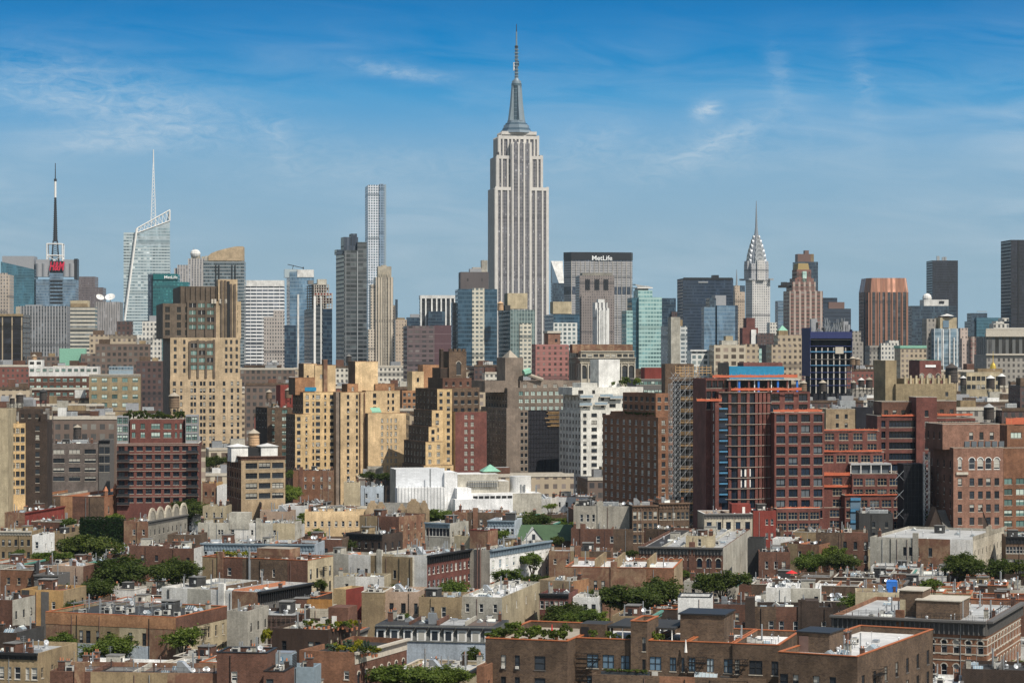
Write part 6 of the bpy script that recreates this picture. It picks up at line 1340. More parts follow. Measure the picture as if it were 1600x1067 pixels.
F = Frame('i',-130,-20,140,180,10,d=1150,D=20); rt = F.root('terrace_building','low dark green railed building with red box penthouse','building'); block(rt,'walls',0,F.W,0,F.D,0,F.h,'stone_dark','roof_grey',win=[('f',wn(8,2.6,1.8,4.2,1.0,rows=3,kind='band',glass='glass_green'))],coping='stone_pale'); pblock(F,rt,'penthouse',25,135,118,5,8,'paint_red',z0=F.h - .6)

# ------------------------------------------------------------------ red brick building under construction
F = Frame('i',305,405,985,362,9,d=750); F.D = 26; rt = F.root('construction_building','large red brick building under construction with curved floors and orange netting','building'); CF = F
cw = lambda n,top=.55,**k: wn(n,2.9,2.45,3.42,top,kind=k.pop('kind','band'),frame='fr_dark',glass='glass_blue',rev=.45,sill='stone_pale',**k)
z6 = F.lz(290,0,0)
block(rt,'west_wing',0,F.lx(424,0),0,F.D,0,z6,'brick_maroon','roof_grey',left='brick_maroon',win=[('l',wn(5,1.7,2.3,3.42,1.0,rows=11,kind='dbl',rev=.25,frame='fr_white'))],parapet=.9)
# curved centre: bays stepping round an arc between slab edges
xa,xb = F.lx(424,2),F.lx(715,2); zt = F.lz(250,0,3); n = 12
arc = lambda t,o=0.0: (xa + (xb - xa)*t,3.5 - 2.6*math.sin(math.pi*min(1,.15 + t*.95)) + o)
m = MB(); ms = MB(); mg = MB(); nf = 12
for i in range(nf):
    z = zt - 3.42*i
    if z < 6: break
    for k in range(n):
        (ax,ay),(bx_,by_) = arc(k/n),arc((k + 1)/n)
        ms.prism([(ax,ay - .3),(bx_,by_ - .3),(bx_,14),(ax,14)],z - .3,z,'brick_maroon')
        ms.prism([(ax,ay - .42),(bx_,by_ - .42),(bx_,by_ - .36),(ax,ay - .36)],z - .1,z + .02,'stone_pale')
        if k % 2 == 0 or k > 8: m.prism([(ax,ay - .15),(ax + .95,ay - .15),(ax + .95,ay + .5),(ax,ay + .5)],z - 3.42,z - .381,'brick_maroon')
        gl = 'glass_blue' if k not in (8,9,10) else ('brownstone' if (i + k) % 3 else 'stucco_brown')
        mg.face([(ax,ay + .4,z - 3.42),(bx_,by_ + .4,z - 3.42),(bx_,by_ + .4,z - .38),(ax,ay + .4,z - .38)],'brick_dark' if k in (8,9,10) and i % 4 == 0 else gl)
        if k in (4,5,6) and i in (7,8): mg.box(ax + .8,bx_ - .1,ay + .2,ay + .3,z - 3.0,z - .6,'canvas_white')
        if k < 8: mg.box((ax + bx_)/2 - .06,(ax + bx_)/2 + .06,ay + .25,ay + .35,z - 3.42,z - .38,'fr_dark')
m.build('brick_pier',rt); ms.build('floor_slab',rt); mg.build('glazing',rt)
block(rt,'core_walls',xa,xb,4.6,F.D,0,zt - .5,'brick_maroon','roof_grey',parapet=0)
block(rt,'east_block',F.lx(718,0),F.W,-1.2,14,0,F.lz(362,0,0),'brick_maroon','roof_grey',win=[('f',cw(4,rows=10)),],coping='stone_pale',parapet=.5)
block(rt,'upper_east',F.lx(690,4),F.lx(915,4),4,20,0,zt + .02,'brick_maroon','roof_grey',win=[('f',cw(3,rows=2,top=.6))],parapet=.3); block(rt,'upper_west',F.lx(355,6),F.lx(482,6),6,24,0,F.lz(178,0,6),'brick_maroon','roof_grey',win=[('f',cw(4,rows=3))],parapet=.4)
# open top storey
m = MB(); x0,x1 = F.lx(484,4),F.lx(848,4); z = F.lz(180,0,4); m.box(x0 - 1,x1 + 1,4,20,z - .4,z,'slab_concrete',bottom=True); m.box(x0 + 1,x1 - 1,8,20,zt,z - .4,'trim_black')
for k in range(8): x = x0 + (x1 - x0)*k/7; m.box(x - .3,x + .3,4.4,5,zt,z - .41,'blue_paint' if k % 2 else 'brick_maroon')
for k in range(4): x = x0 + (x1 - x0)*(k + .5)/4; m.box(x - .15,x + .15,5,5.3,zt,z - .41,'sign_white')
m.build('open_storey',rt)
m = MB(); m.box(F.lx(480,9),F.lx(775,9),9,18,z,F.lz(112,0,9),'blue_tarp'); m.box(F.lx(570,9),F.lx(780,9),12,20,z,F.lz(92,0,9),'brick_maroon'); m.box(F.lx(438,9),F.lx(478,9),9,14,z,F.lz(92,0,9),'trim_black'); m.build('penthouse',rt)
m = MB(); rg = random.Random(2)
def net(A,B_,Yt,Yb,yo):
    x0,x1 = F.lx(A,yo),F.lx(B_,yo); z0,z1 = F.lz(Yb,0,yo),F.lz(Yt*.72 + Yb*.28,0,yo); k = max(2,int((x1 - x0)/1.5)); pr = None
    for i in range(k + 1):
        x = x0 + (x1 - x0)*i/k; q = (x,yo + rg.uniform(-.12,.12),z1 - rg.uniform(0,.3))
        if pr: m.face([(pr[0],pr[1],z0),(q[0],q[1],z0),q,pr],'orange_net')
        m.tube((x,yo + .15,z0),(x,yo + .15,z1 + .3),.05,'plywood',4); pr = q
net(490,870,220,242,2.6); net(390,848,148,172,3.6); net(718,980,336,358,-1.4); net(305,440,278,298,-.2); net(735,965,866,880,-4)
x0 = -.15; z0,z1 = F.lz(298,0,0),F.lz(280,0,0); m.face([(x0,0,z0),(x0,F.D,z0),(x0,F.D,z1),(x0,0,z1)],'orange_net'); m.build('orange_netting',rt)
block(rt,'base_wing',F.lx(733,-4),F.lx(968,-4),-4.2,-1.21,0,F.lz(880,0,-4),'brick_maroon','roof_grey',win=[('f',wn(4,3.0,2.3,3.5,1.2,rows=3,kind='grid',frame='fr_tan',glass='glass_blue'))],coping='stone_pale')
m = MB(); x0,x1 = F.lx(425,1),F.lx(470,1)
for i in range(9): z = zt - 3.42*i - 5; m.box(x0,x1,.6,1.2,z - .5,z,'sign_blue'); m.face([(x0,1.25,z - 3),(x1,1.25,z - 3),(x1,1.25,z - .5),(x0,1.25,z - .5)],'glass_blue')
m.build('blue_membrane',rt)

# lower red brick wings to its side
F = Frame('j',162,162,475,470,5,d=770,D=14); rt = F.root('construction_building','low stepped red brick building with orange netted terraces','building'); LF = F
lw2 = lambda n,rows=3,top=.7,**k: ('f',wn(n,3.1,2.3,3.5,top,rows=rows,kind='grid',frame='fr_tan',glass='glass_blue',rev=.3,**k))
def lb(name,Xl,Xr,Y,y0,dep,wins,z0=0.0,wall='brick_maroon',**k):
    x0,x1 = F.lx(Xl,y0),F.lx(Xr,y0); zt = F.lz(Y,x0,y0); block(rt,name,x0,x1,y0,y0 + dep,z0,zt,wall,'roof_grey',win=wins,coping='stone_pale',parapet=.6,**k); return x0,x1,zt
lb('back_wing',160,475,475,0,14,[lw2(4,2)]); lb('middle_wing',162,502,592,-4,12,[lw2(5,1,1.0)]); lb('middle_wing',165,322,722,-7,12,[lw2(1,5)]); lb('front_wing',325,592,712,-9,14,[lw2(4,2,1.5)]); lb('front_wing',285,615,832,-12,14,[lw2(5,3,1.5)],left='brick_maroon'); lb('front_wing',752,905,820,-12,14,[lw2(3,3,1.6)]); lb('front_wing',748,862,692,-9,12,[lw2(2,2,1.5)]); lb('base_wing',155,300,900,-10,14,[lw2(1,2)])
m = MB(); net(165,470,458,472,-.3); net(165,492,574,590,-4.3); net(168,318,692,722,-7.3); net(170,338,766,786,-7.5); net(285,612,818,832,-12.3); net(755,900,808,822,-12.3); net(750,860,682,695,-9.3); m.build('orange_netting',rt)
m = MB(); x0,x1 = F.lx(320,-8),F.lx(545,-8); zt = F.lz(655,0,-8); m.box(x0,x1,-7.6,0,zt - .5,zt,'metal_pale',bottom=True); m.box(x0 + .5,x1 - .5,-6.5,-1,zt - 4,zt - .51,'glass_blue')
for k in range(5): x = x0 + (x1 - x0)*k/4; m.box(x - .12,x + .12,-7.5,-7.2,zt - 4,zt - .5,'trim_white')
m.build('glass_pavilion',rt)
m = MB(); x0,x1 = F.lx(315,-12),F.lx(372,-12)
for k in range(5): z = F.lz(845 + 62*k,0,-12); m.box(x0,x1,-12.5,-12.02,z - .9,z,'sign_blue'); m.face([(x0,-12.1,z - 3.5),(x1,-12.1,z - 3.5),(x1,-12.1,z - .9),(x0,-12.1,z - .9)],'glass_sky')
m.build('blue_membrane',rt)
F = Frame('j',612,612,735,658,5,d=735,D=8); rt = F.root('scaffold_shroud','black netted scaffold box standing before the stepped red wings','scaffold')
m = MB(); m.box(0,F.W,0,F.D,0,F.h,'net_black'); m.build('netting',rt); m = MB()
for k in range(7): x = F.W*k/6; m.tube((x,-.15,0),(x,-.15,F.h + 1),.05,'metal_dark',4)
for k in range(16): z = F.h - 2*k; m.tube((0,-.15,z),(F.W,-.15,z),.04,'metal_dark',4)
for k in range(6): z = F.h - 6*k; m.tube((-3,-.3,z - 2),(0,-.2,z - 5),.08,'metal_grey',4); m.tube((-3,-.3,z - 5),(0,-.2,z - 2),.08,'metal_grey',4)
m.build('scaffold_frame',rt)
F = Frame('j',728,728,748,590,5,d=732,D=2); rt = F.root('hoist_mast','grey lattice hoist mast beside the black netted scaffold','hoist'); m = MB()
for x in (0,1.6):
    for y in (0,1.6): m.tube((x,y,0),(x,y,F.h),.12,'metal_pale',4)
for k in range(int(F.h/1.6)):
    z = 1.6*k; m.tube((0,0,z),(1.6,0,z + 1.6),.07,'metal_pale',4); m.tube((1.6,0,z),(0,0,z + 1.6),.07,'metal_pale',4); m.tube((0,0,z),(0,1.6,z + 1.6),.07,'metal_pale',4)
m.build('lattice',rt)
# red tower behind
F = Frame('j',480,480,1005,395,5,d=800,D=18); rt = F.root('construction_building','new dark red brick block with a tall plain stair tower','building')
lb('west_wing',465,690,390,0,16,[('f',dict(cols=[(.15,1.4),(.63,9.5)],w=2,h=2.3,p=3.7,top=1.6,rows=5,kind='band',frame='fr_dark',glass='glass_blue',rev=.5))]); lb('stair_tower',682,796,287,-1.5,10,[('f',wn(1,1.3,2.2,3.7,4.4,rows=5,frame='fr_dark'))]); lb('upper_block',490,680,312,5,12,[('f',wn(4,1.4,1.8,4,2.8,rows=1))],z0=F.lz(400,0,4),wall='brick_red'); lb('upper_block',796,905,308,5,12,[('f',wn(2,1.4,1.8,4,2.8,rows=1))],z0=F.lz(400,0,4),wall='brick_red'); lb('east_wing',798,1010,402,.5,16,[lw2(4,3,1.0)])
m = MB(); net(490,680,376,392,-.3); net(800,995,370,390,.2); m.build('orange_netting',rt)
# tan brick with netted flank
F = Frame('j',165,345,345,345,-6,d=900,D=14); F = Frame('j',165,180,345,352,4,d=900,D=14); rt = F.root('loft_building','tan brick loft with a black netted flank beyond the red wings','building')
block(rt,'walls',0,F.W,0,F.D,0,F.h,'brick_tan','roof_grey',win=[('f',dict(cols=[(.38,1.2),(.68,1.2)],w=1.2,h=1.7,p=3.4,top=2.0,rows=3,kind='sash'))],coping='stone_pale'); clutter(rt,random.Random(7),1,F.W - 1,1,12,F.h - .7,dict(cu=2,bk=1)); m = MB(); m.box(F.W + .02,F.lx(440,0),-.4,8,0,F.h + .6,'net_black'); m.build('black_netting',rt)
# brick block with round arched windows
F = Frame('j',735,888,1165,568,8,d=720); F.D = 24; rt = F.root('warehouse','tall pinkish brick warehouse with a row of white arched windows','building')
block(rt,'walls',0,F.W,0,F.D,0,F.h - 7.5,'brick_pink',left='brick_red',win=[('f',dict(cols=[(.13,1.3),(.37,1.5),(.54,1.5),(.70,1.5),(.87,1.5)],w=1.5,h=2.3,p=4.0,top=1.8,rows=6,kind='sash')),('l',wn(4,1.2,2.2,4.0,1,rows=4))],parapet=0)
block(rt,'walls',0,F.W,0,F.D,F.h - 7.5,F.h,'brick_pink','roof_grey',left='brick_red',win=[('f',dict(cols=[(.13,1.2),(.37,1.9),(.54,1.9),(.70,1.9),(.87,1.9)],w=1.9,h=3.6,p=9,top=3.0,rows=1,kind='arch',frame='fr_white',sill='trim_white')),('l',wn(4,1.2,2.2,4.0,4,rows=1))],coping='stone_pale')
m = MB(); m.box(F.lx(905,-.4),F.lx(970,-.4),-.5,-.02,F.h - 8.2,F.h - 7.4,'stone_pale'); m.build('string_course',rt)
m = MB(); x0,x1 = F.lx(828,3),F.lx(1145,3); block(rt,'upper_walls',x0,x1,3,20,F.h - .6,F.lz(437,0,3),'brick_pink','roof_grey',left='brick_red',win=[('f',dict(cols=[(.50,1.3),(.68,1.3),(.86,1.3)],w=1.3,h=2.4,p=4,top=2.4,rows=1,kind='sash')),('l',wn(3,1.2,2.2,4.0,2.4,rows=1))],coping='stone_pale')
m = MB(); x0 = F.lx(950,2.9)
for k in range(6): x = x0 + k*2.2; m.box(x,x + 1.6,2.7,2.98,F.h + .2,F.h + 1.9,'glass_blue')
m.build('strip_window',rt)
F = Frame('j',1166,1166,1330,568,8,d=744,D=20); rt = F.root('apartment_building','rust brick apartment block with wide steel windows at the photo edge','building')
block(rt,'walls',0,F.W,0,F.D,0,F.h,'brick_rust','roof_grey',win=[('f',dict(cols=[(.16,2.6),(.62,3.8)],w=2,h=1.9,p=3.35,top=9.6,rows=8,kind='band',glass='glass_green',frame='fr_dark'))],coping='stone_pale'); x0,x1,zt = pblock(F,rt,'upper_walls',1186,1330,442,2.5,16,'brick_rust',z0=F.h - .6,win=[('f',dict(cols=[(.35,3.6)],w=2,h=1.9,p=3.3,top=2.2,rows=2,kind='band',glass='glass_green',frame='fr_dark'))])
m = MB(); net(1180,1330,385,437,2.3); m.build('orange_netting',rt)
# khaki stone block with battlements
F = Frame('j',450,510,640,130,15,d=1150); F.D = 16; rt = F.root('stone_building','khaki stone block with plain tower and battlemented piers','building'); KF = F
x0,x1,zt = 0,F.lx(572,0),F.lz(82,0,0); block(rt,'tower',x0,x1,0,14,0,zt,'khaki_stone','roof_tan',left='khaki_stone',parapet=.8)
x0,x1,zt = pblock(F,rt,'walls',568,905,212,-2,14,'khaki_stone',win=[('f',dict(cols=[(.84,1.6)],w=1.6,h=2.2,p=6,top=4,rows=1))]); x0,x1,zt2 = pblock(F,rt,'upper_walls',612,865,182,2,9,'khaki_stone',z0=zt - 2)
m = MB()
for k in range(9): x = x0 + (x1 - x0)*k/8.2; m.box(x,x + 1.0,1.2,2.0,zt2 - 9,zt2 + 1.5,'stucco_cream')
for k in range(4): x = x0 + (x1 - x0)*(k + .25)/4.2; m.box(x + .8,x + 3.0,1.7,1.95,zt2 - 8,zt2 - 1,'brick_maroon')
m.box(x0 - .5,x1 + .5,.4,1.1,zt2 - 10.5,zt2 - 9.5,'trim_white'); m.build('battlement',rt)
F = Frame('j',600,700,820,82,10,d=1350); F.D = 18; rt = F.root('brick_building','dark red brick block bearing a blank white roof sign','building'); block(rt,'walls',0,F.W,0,F.D,0,F.h,'brick_maroon','roof_brown',win=[('f',dict(cols=[(.1,2.6),(.48,2.6),(.86,2.6)],w=2.6,h=2.6,p=5,top=7.5,rows=2,kind='arch',frame='fr_dark'))],coping='copper_green'); m = MB(); m.box(F.lx(733,-.3),F.lx(790,-.3),-.35,-.02,F.lz(120,0,0),F.lz(107,0,0),'sign_white'); m.build('sign',rt)
# gold dome
F = Frame('e',1068,1068,1275,955,4,d=1400,D=14); rt = F.root('stone_building','tan stone building under a small gilded dome','building'); block(rt,'walls',0,F.W,0,F.D,0,F.h,'stucco_cream','roof_tan',win=[('f',wn(7,2.4,2.6,5,2.4,rows=2,kind='dbl'))],coping='stone_pale'); pblock(F,rt,'penthouse',1138,1290,932,3,8,'stucco_tan',z0=F.h - .6)
m = MB(); x = F.lx(1232,5); z = F.lz(932,0,5); m.sphere(x,5,z,1.9,1.9,3.6,'gold',12,True); m.cyl(x,5,z - 1,z,2.1,2.0,'stone_pale',12); m.cyl(x,5,z + 3.5,F.lz(825,0,5),.3,.08,'gold',6); m.build('gold_dome',rt)

# white wrapped construction
F = Frame('g',920,1190,1260,790,14,d=800); F.D = 24; rt = F.root('wrapped_building','long low building site wrapped in bright white sheeting','building site'); WW = F
x0 = F.lx(920,3,'g'); zt = F.lz(756,0,3)
F = Frame('g',915,922,1190,760,12,d=815,D=18); x1 = F.lx(1262,-6)
WWr = rt
rt.location = (F.o[0],F.o[1],0); rt.rotation_euler = (0,0,F.a); WW = F
m = MB(); m.box(0,F.W,0,14,0,F.h,'stucco_pale',MATS['roof_white']); m.box(F.lx(1190,-1.5),F.lx(1262,-1.5),-1.5,12,0,F.lz(778,0,-1),'white_wrap'); m.box(-.4,F.lx(1190,-4),-5,-.01,0,F.lz(862,0,-4),'white_wrap',MATS['roof_white'])
wallmat('sheet_panels',(.70,.73,.77),'stone',None,.08)
for p in range(1): m.box(-.15,F.W - .01,-.15,-.02,0,F.h + .4,'sheet_panels')
m.build('sheeting',rt)
m = MB()
for k in range(16): x = F.W*k/15; m.tube((x,-5.1,0),(x,-5.1,F.lz(862,0,-4) + .8),.06,'metal_grey',4)
for k in range(7): x = F.lx(140 + 32*k,-4.1,'h'); m.box(x,x + 1.6,-4.15,-4.02,F.lz(925,0,-4,'h'),F.lz(912,0,-4,'h'),'trim_black')
m.build('scaffold_rail',rt)
m = MB(); 
for (A,B_,Y,yo,dp,mt) in ((55,280,790,2,12,'stucco_pale'),(280,340,830,3,10,'stucco_grey'),(50,130,868,-6,8,'white_wrap'),(130,360,900,-4,8,'white_wrap'),(40,160,930,-9,8,'white_wrap'),(340,520,900,-2,10,'stucco_pale')):
    m.box(F.lx(A,yo,'h'),F.lx(B_,yo,'h'),yo,yo + dp,0,F.lz(Y,0,yo,'h'),mt,MATS['roof_white'])
m.build('wing',rt)
m = MB(); x,x2 = F.lx(355,2,'h'),F.lx(475,2,'h'); r_ = (x2 - x)/2; m.cyl((x + x2)/2,2 + r_,0,F.lz(806,0,2,'h'),r_,r_*.97,'stucco_white',28,MATS['roof_white']); m.build('round_tank',rt)
m = MB(); x0,x1 = F.lx(110,1,'h'),F.lx(280,1,'h')
for Y in (832,846,858): z = F.lz(Y,0,1,'h'); m.box(x0,x1,1.2,1.5,z,z + .25,'metal_grey')
for k in range(14): x = x0 + (x1 - x0)*k/13; m.box(x - .07,x + .07,1.2,1.4,F.lz(865,0,1,'h'),F.lz(830,0,1,'h'),'metal_dark')
for X,t_ in ((405,850),(425,850),(418,858),(490,855)): m.tube((F.lx(X,-1,'h'),-1,F.lz(895,0,0,'h')),(F.lx(X,-1,'h'),-1,F.lz(t_,0,0,'h')),.3,'metal_grey',6)
for X in (1115,1118): m.tube((F.lx(X,-5,'g'),-3,0),(F.lx(X,-5,'g'),-3,F.lz(755,0,0,'g')),.15,'metal_grey',5)
m.build('pipework',rt)
tower('h',195,200,280,770,830,10,'stucco_tan','small green pyramid roofed turret behind the white sheeting',D=8,name='turret_house',cat='house',body='walls')
F = Frame('h',195,198,282,750,10,d=831,D=7); m = MB(); xm = F.W/2; m.prism([(-.6,-.6),(F.W + .6,-.6),(F.W + .6,7),(-.6,7)],0,F.lz(715,0,0) - F.lz(752,0,0),'copper_green',None,[(xm - .15,3),(xm + .15,3),(xm + .15,3.2),(xm - .15,3.2)])
bo = [o for o in bpy.data.objects if o.get('label','').startswith('small green pyramid')][0]; pr = m.build('pyramid_roof',bo); pr.location = (0,0,F.lz(770,0,0) + .02)

# ------------------------------------------------------------------ low town houses
A = -28
H = house
DEFR[0] = 'fr_white'
H(1,-60,180,232,925,18,-14,'stucco_tan','stucco_tan','roof_silver','tan stucco house with white sash windows at the bottom photo corner',win=[('f',dict(cols=[(.28,1.0),(.44,.7),(.60,1.1),(.80,.7),(.94,1.1)],w=1,h=2.1,p=3.4,top=2.4,rows=2,ac=.3))],corn=('f','trim_black'),ch=3,vp=6,ds=1,D=16)
H(1,240,1042,1043,1020,17.5,-6,'brick_worn','brick_worn','roof_brown','long low brick parapet house with cluttered roof and iron railing',D=12,ch=4,sk=3,ds=3,vp=8,an=1,ac=2)
H(2,192,446,450,915,21,-8,'brick_red','brick_red','roof_tar','red brick stair house with a pale green door and vent',win=[('f',dict(cols=[(.35,1.0)],w=1.0,h=1.9,p=9,top=3.0,rows=1,kind='ac'))],cop='trim_black',D=7,ch=1,bk=0,vp=1)
H(2,430,536,540,1008,18.5,-8,'brick_red','brick_red','roof_tar','red brick annex stepping down beside the stair house',win=[('f',dict(cols=[(.3,1.2)],w=1.2,h=1.6,p=9,top=1.2,rows=1,kind='sash',frame='fr_green'))],cop='trim_black',D=7,ch=0,bk=0)
cream = H(1,220,845,1090,752,16,-20,'stucco_tan','stucco_cream','roof_tar','long house with tan and blue grey painted walls under a brick parapet',win=[('f',dict(cols=[(.275,.9),(.33,1.1),(.405,.9),(.49,1.0),(.655,.9),(.76,.9)],w=1,h=2.6,p=4,top=3.4,rows=2,frame='fr_dark')),('r',wf(7,2,1.0,2.3,3.9,3.4,frame='fr_tan'))],cop='tile_orange',fe=[('r',.45,(3.6,7.4,11))],plain=1,ch=1,ac=2,vp=6,bk=1,bkm='bulkhead_dark')
m = MB(); F = cream; m.box(-.06,F.W + .06,-.06,-.004,13.6,15.98,'brick_orange'); m.box(F.W + .004,F.W + .07,-.06,F.D,13.4,15.98,'brick_red'); m.build('brick_band',F.root_ob)
m = MB(); m.box(F.W*.25,F.W*.80,-.05,-.003,4,10.0,'stucco_blue'); m.build('painted_panel',F.root_ob)
m = MB(); rg = random.Random(4); zr = cream.zr
for i in range(7): x = F.W*(.16 + .1*i); m.tube((x,3,zr),(x,3,zr + 2.4),.06,'metal_grey',4); m.tube((x,9,zr),(x,9,zr + 2.4),.06,'metal_grey',4); m.tube((x,2,zr + 2.4),(x,10,zr + 2.5),.06,'metal_grey',4)
for y in (2.6,4.6,6.6,8.6): m.tube((F.W*.12,y,zr + 2.45),(F.W*.84,y,zr + 2.45),.05,'metal_grey',4)
m.build('pergola',F.root_ob)
H(1,1090,1190,1200,722,16.5,-15,'stucco_grey','stucco_grey','roof_tar','blank grey stucco wall adjoining the long tan and blue house',D=12,ch=1)
H(1,100,305,330,622,15,-15,'stucco_ochre','stucco_tan','roof_tar','ochre stucco end wall with a dark recessed panel',D=12,ch=3,vp=4)
m = MB(); F = HOUSES[-1][0]; m.box(F.W*.48,F.W*.66,-.08,-.004,4,14.6,'stone_dark'); m.box(F.W*.02,F.W*.2,-.08,-.004,4,14.9,'stucco_dark'); m.build('dark_panel',F.root_ob)
H(1,-60,60,150,668,14.5,-15,'brick_red','stucco_pale','roof_grey','small red brick house with whitewashed chimney by the ochre wall',D=11,ch=2,bk=1,bkm='bulkhead_metal',ac=3)
H(1,-60,80,215,825,14,-15,'brick_dark','stucco_dark','roof_tar','dark tar roofed house with one tall brick chimney',D=12,ch=2,bk=0,sk=2)
H(2,-90,400,668,602,15,-26,'paint_white','stone_dark','roof_silver','white painted party wall house with a heavy black bracketed cornice',win=[('f',dict(cols=[(.06,.9),(.19,.9),(.53,.9),(.62,.9),(.72,0.9)],w=.9,h=1.7,p=3.6,top=4.4,rows=2,frame='fr_white')),('r',wf(8,2,1.1,2.0,3.5,3.4,frame='fr_tan',glass='glass_blue'))],corn=('r','trim_black',2.6,1.0),ch=3,sk=2,bk=1,bkm='bulkhead_dark',vp=7)  # dark side wall: black paint, with its shade put into the colour
F = H(2,118,655,785,442,15.5,-22,'brick_worn','stucco_cream','roof_tar','brick party wall house patched with pale render, cream front with fire escape',win=[('f',dict(cols=[(.26,1.1),(.57,1.0),(.68,.7)],w=1,h=2.0,p=3.3,top=2.6,rows=2)),('r',wf(4,2,1.2,2.6,4.0,2.4,frame='fr_dark'))],fe=[('r',.45,(3.2,7.2))],ch=2,vp=4,cop='tile_orange')
m = MB(); m.tube((F.W*.455,-.3,0),(F.W*.455,-.3,18.5),.25,'metal_grey',8); m.build('flue_pipe',F.root_ob)
m = MB(); m.box(F.W*.47,F.W*.78,3,9,F.zr,F.zr + 3.2,'brick_worn',MATS['roof_tan']); m.build('bulkhead',F.root_ob)
H(2,110,690,737,360,15,-7,'stucco_blue','stucco_blue','roof_tan','long blue grey row house with a dark slate blue cornice',win=[('f',wf(12,1,.9,1.6,4,2.3))],corn=(('f','trim_blue',1.8)),D=14,ch=3,bk=2,vp=6)
H(2,95,590,596,252,15,-5,'stucco_pale','stucco_pale','roof_silver','long whitewashed rear wall with small sash windows and raised box',win=[('f',dict(cols=[(.22,.8),(.25,.8),(.36,1.0),(.56,.8),(.63,.8),(.79,1.0)],w=1,h=1.6,p=3.2,top=2.2,rows=1))],D=12,ch=2)
m = MB(); F = HOUSES[-1][0]; m.box(F.lx(255,-.1),F.lx(355,-.1),-.15,5,13,18.2,'stucco_pale'); m.build('bulkhead',F.root_ob)
H(2,740,1190,1262,425,15.5,A,'stucco_pale','stucco_pale','roof_white','rambling pale stucco rear wing with rooftop sheds',win=[('f',dict(cols=[(.39,.9),(.48,.9),(.80,.9)],w=.9,h=2.2,p=9,top=3.6,rows=1,kind='sash',frame='fr_dark'))],ch=2,bk=1,bkm='bulkhead_pale',vp=8)
H(3,85,330,542,455,16,A,'stucco_pale','brick_maroon','roof_silver','pale party wall house whose maroon front has a deep black cornice',win=[('f',dict(cols=[(.12,1.4),(.30,.9)],w=1.2,h=2.2,p=4,top=2.0,rows=1,kind='dbl',frame='fr_dark')),('r',wf(10,2,1.1,2.0,3.6,3.0,frame='fr_white'))],corn=('r','trim_black',2.2,.9),ch=3,sk=2,vp=8)
F = H(3,535,632,922,428,16,A,'stucco_grey','stucco_white','roof_silver','white and pale blue row with green bracketed cornice and bay windows',win=[('r',wf(9,2,1.3,2.3,4.1,2.9,frame='fr_white',glass='glass_pale'))],corn=('r','trim_blue',2.0,.8),ch=3,bk=2,vp=8,ac=3)
m = MB()
for X in (572,585): m.tube((F.lx(X,-.3),-.3,0),(F.lx(X,-.3),-.3,17.4),.22,'brown_metal',7)
m.build('flue_pipe',F.root_ob)
F = Frame(3,705,720,1030,385,3,h=10,D=18); rt = F.root('gabled_house','big green pitched roof with one white gabled dormer','house'); F.root_ob = rt
m = MB(); W_,h0,h1 = F.W,10,F.lz(305,F.W/2,9); m.box(0,W_,0,18,0,h0,'brick_brown'); m.build('walls',rt)
m = MB(); m.face([(-.5,-.5,h0),(W_ + .5,-.5,h0),(W_ + .5,9,h1),(-.5 + 1.0,9,h1)],'roof_green'); m.face([(W_ + .5,18.5,h0),(-.5,18.5,h0),(.5,9,h1),(W_ + .5,9,h1)],'roof_green'); m.face([(-.5,18.5,h0),(-.5,-.5,h0),(.5,9,h1)],'roof_green'); m.face([(W_ + .5,-.5,h0),(W_ + .5,18.5,h0),(W_ + .5,9,h1)],'roof_green'); m.build('roof',rt)
m = MB(); xa,xb,xm = F.lx(790,0),F.lx(890,0),F.lx(842,0); zt = F.lz(328,0,0); m.face([(xa,-.3,h0 - .1),(xb,-.3,h0 - .1),(xm,-.3,zt)],'stucco_white'); m.face([(xa - .4,-.6,h0 - .3),(xm,-.6,zt + .3),(xm,8,zt + .3),(xa - .4,8,h0 - .3)],'trim_white'); m.face([(xb + .4,-.6,h0 - .3),(xm,-.6,zt + .3),(xm,8,zt + .3),(xb + .4,8,h0 - .3)],'roof_green'); m.box(xm - .5,xm + .5,-.36,-.31,h0 + .4,h0 + 2.2,'glass'); m.build('dormer',rt)
HOUSES.append((F,'',rt))
H(3,5,195,320,268,16,A,'brick_red','brick_worn','roof_brown','plain red brick house with white sash windows and capped stair box',win=[('f',dict(cols=[(.1,.8),(.30,1.0),(.52,.9),(.80,.9)],w=1,h=2.0,p=3.4,top=3.5,rows=2,frame='fr_white'))],ch=2,bk=1,bkm='bulkhead_brick',vp=3)
H(2,835,1035,1042,310,14.6,A,'brick_dark','brick_dark','roof_tar','dark row house with a black cornice in front of red brick house',win=[('f',wf(6,1,.9,1.9,3,2.4,frame='fr_dark'))],corn=('f','trim_black',1.6),D=12)
H(3,320,440,452,300,15.5,A,'stucco_pale','stucco_pale','roof_silver','house with a blue glazed studio front on its top floor',win=[('f',dict(cols=[(.5,8.5)],w=8.5,h=2.6,p=4,top=1.6,rows=1,kind='band',frame='fr_white',glass='glass'))],corn=('f','trim_blue',1.5),D=12)
H(3,620,750,760,288,16.5,-10,'stucco_blue','stucco_blue','roof_silver','grey blue corniced house behind the small brick stair tower',win=[('f',wf(6,1,1.0,1.9,4,2.4))],corn=('f','trim_blue',1.6),D=14)
H(3,535,622,628,335,18.5,A,'brick_worn','brick_worn','roof_red','small worn brick stair tower with red capping',cop='paint_red',D=6,ch=1,bk=0,vp=2)
H(3,460,560,566,362,16.5,A,'stucco_cream','stucco_cream','roof_tan','small cream plastered rooftop house left of the brick stair tower',D=6,ch=0,bk=0)
H(3,450,690,700,248,16.5,-8,'brick_worn','brick_worn','roof_red','red roofed brick house with patched render below white sheeting',D=13,ch=3,sk=2,win=[('f',wf(6,1,.9,1.8,4,2.2))])
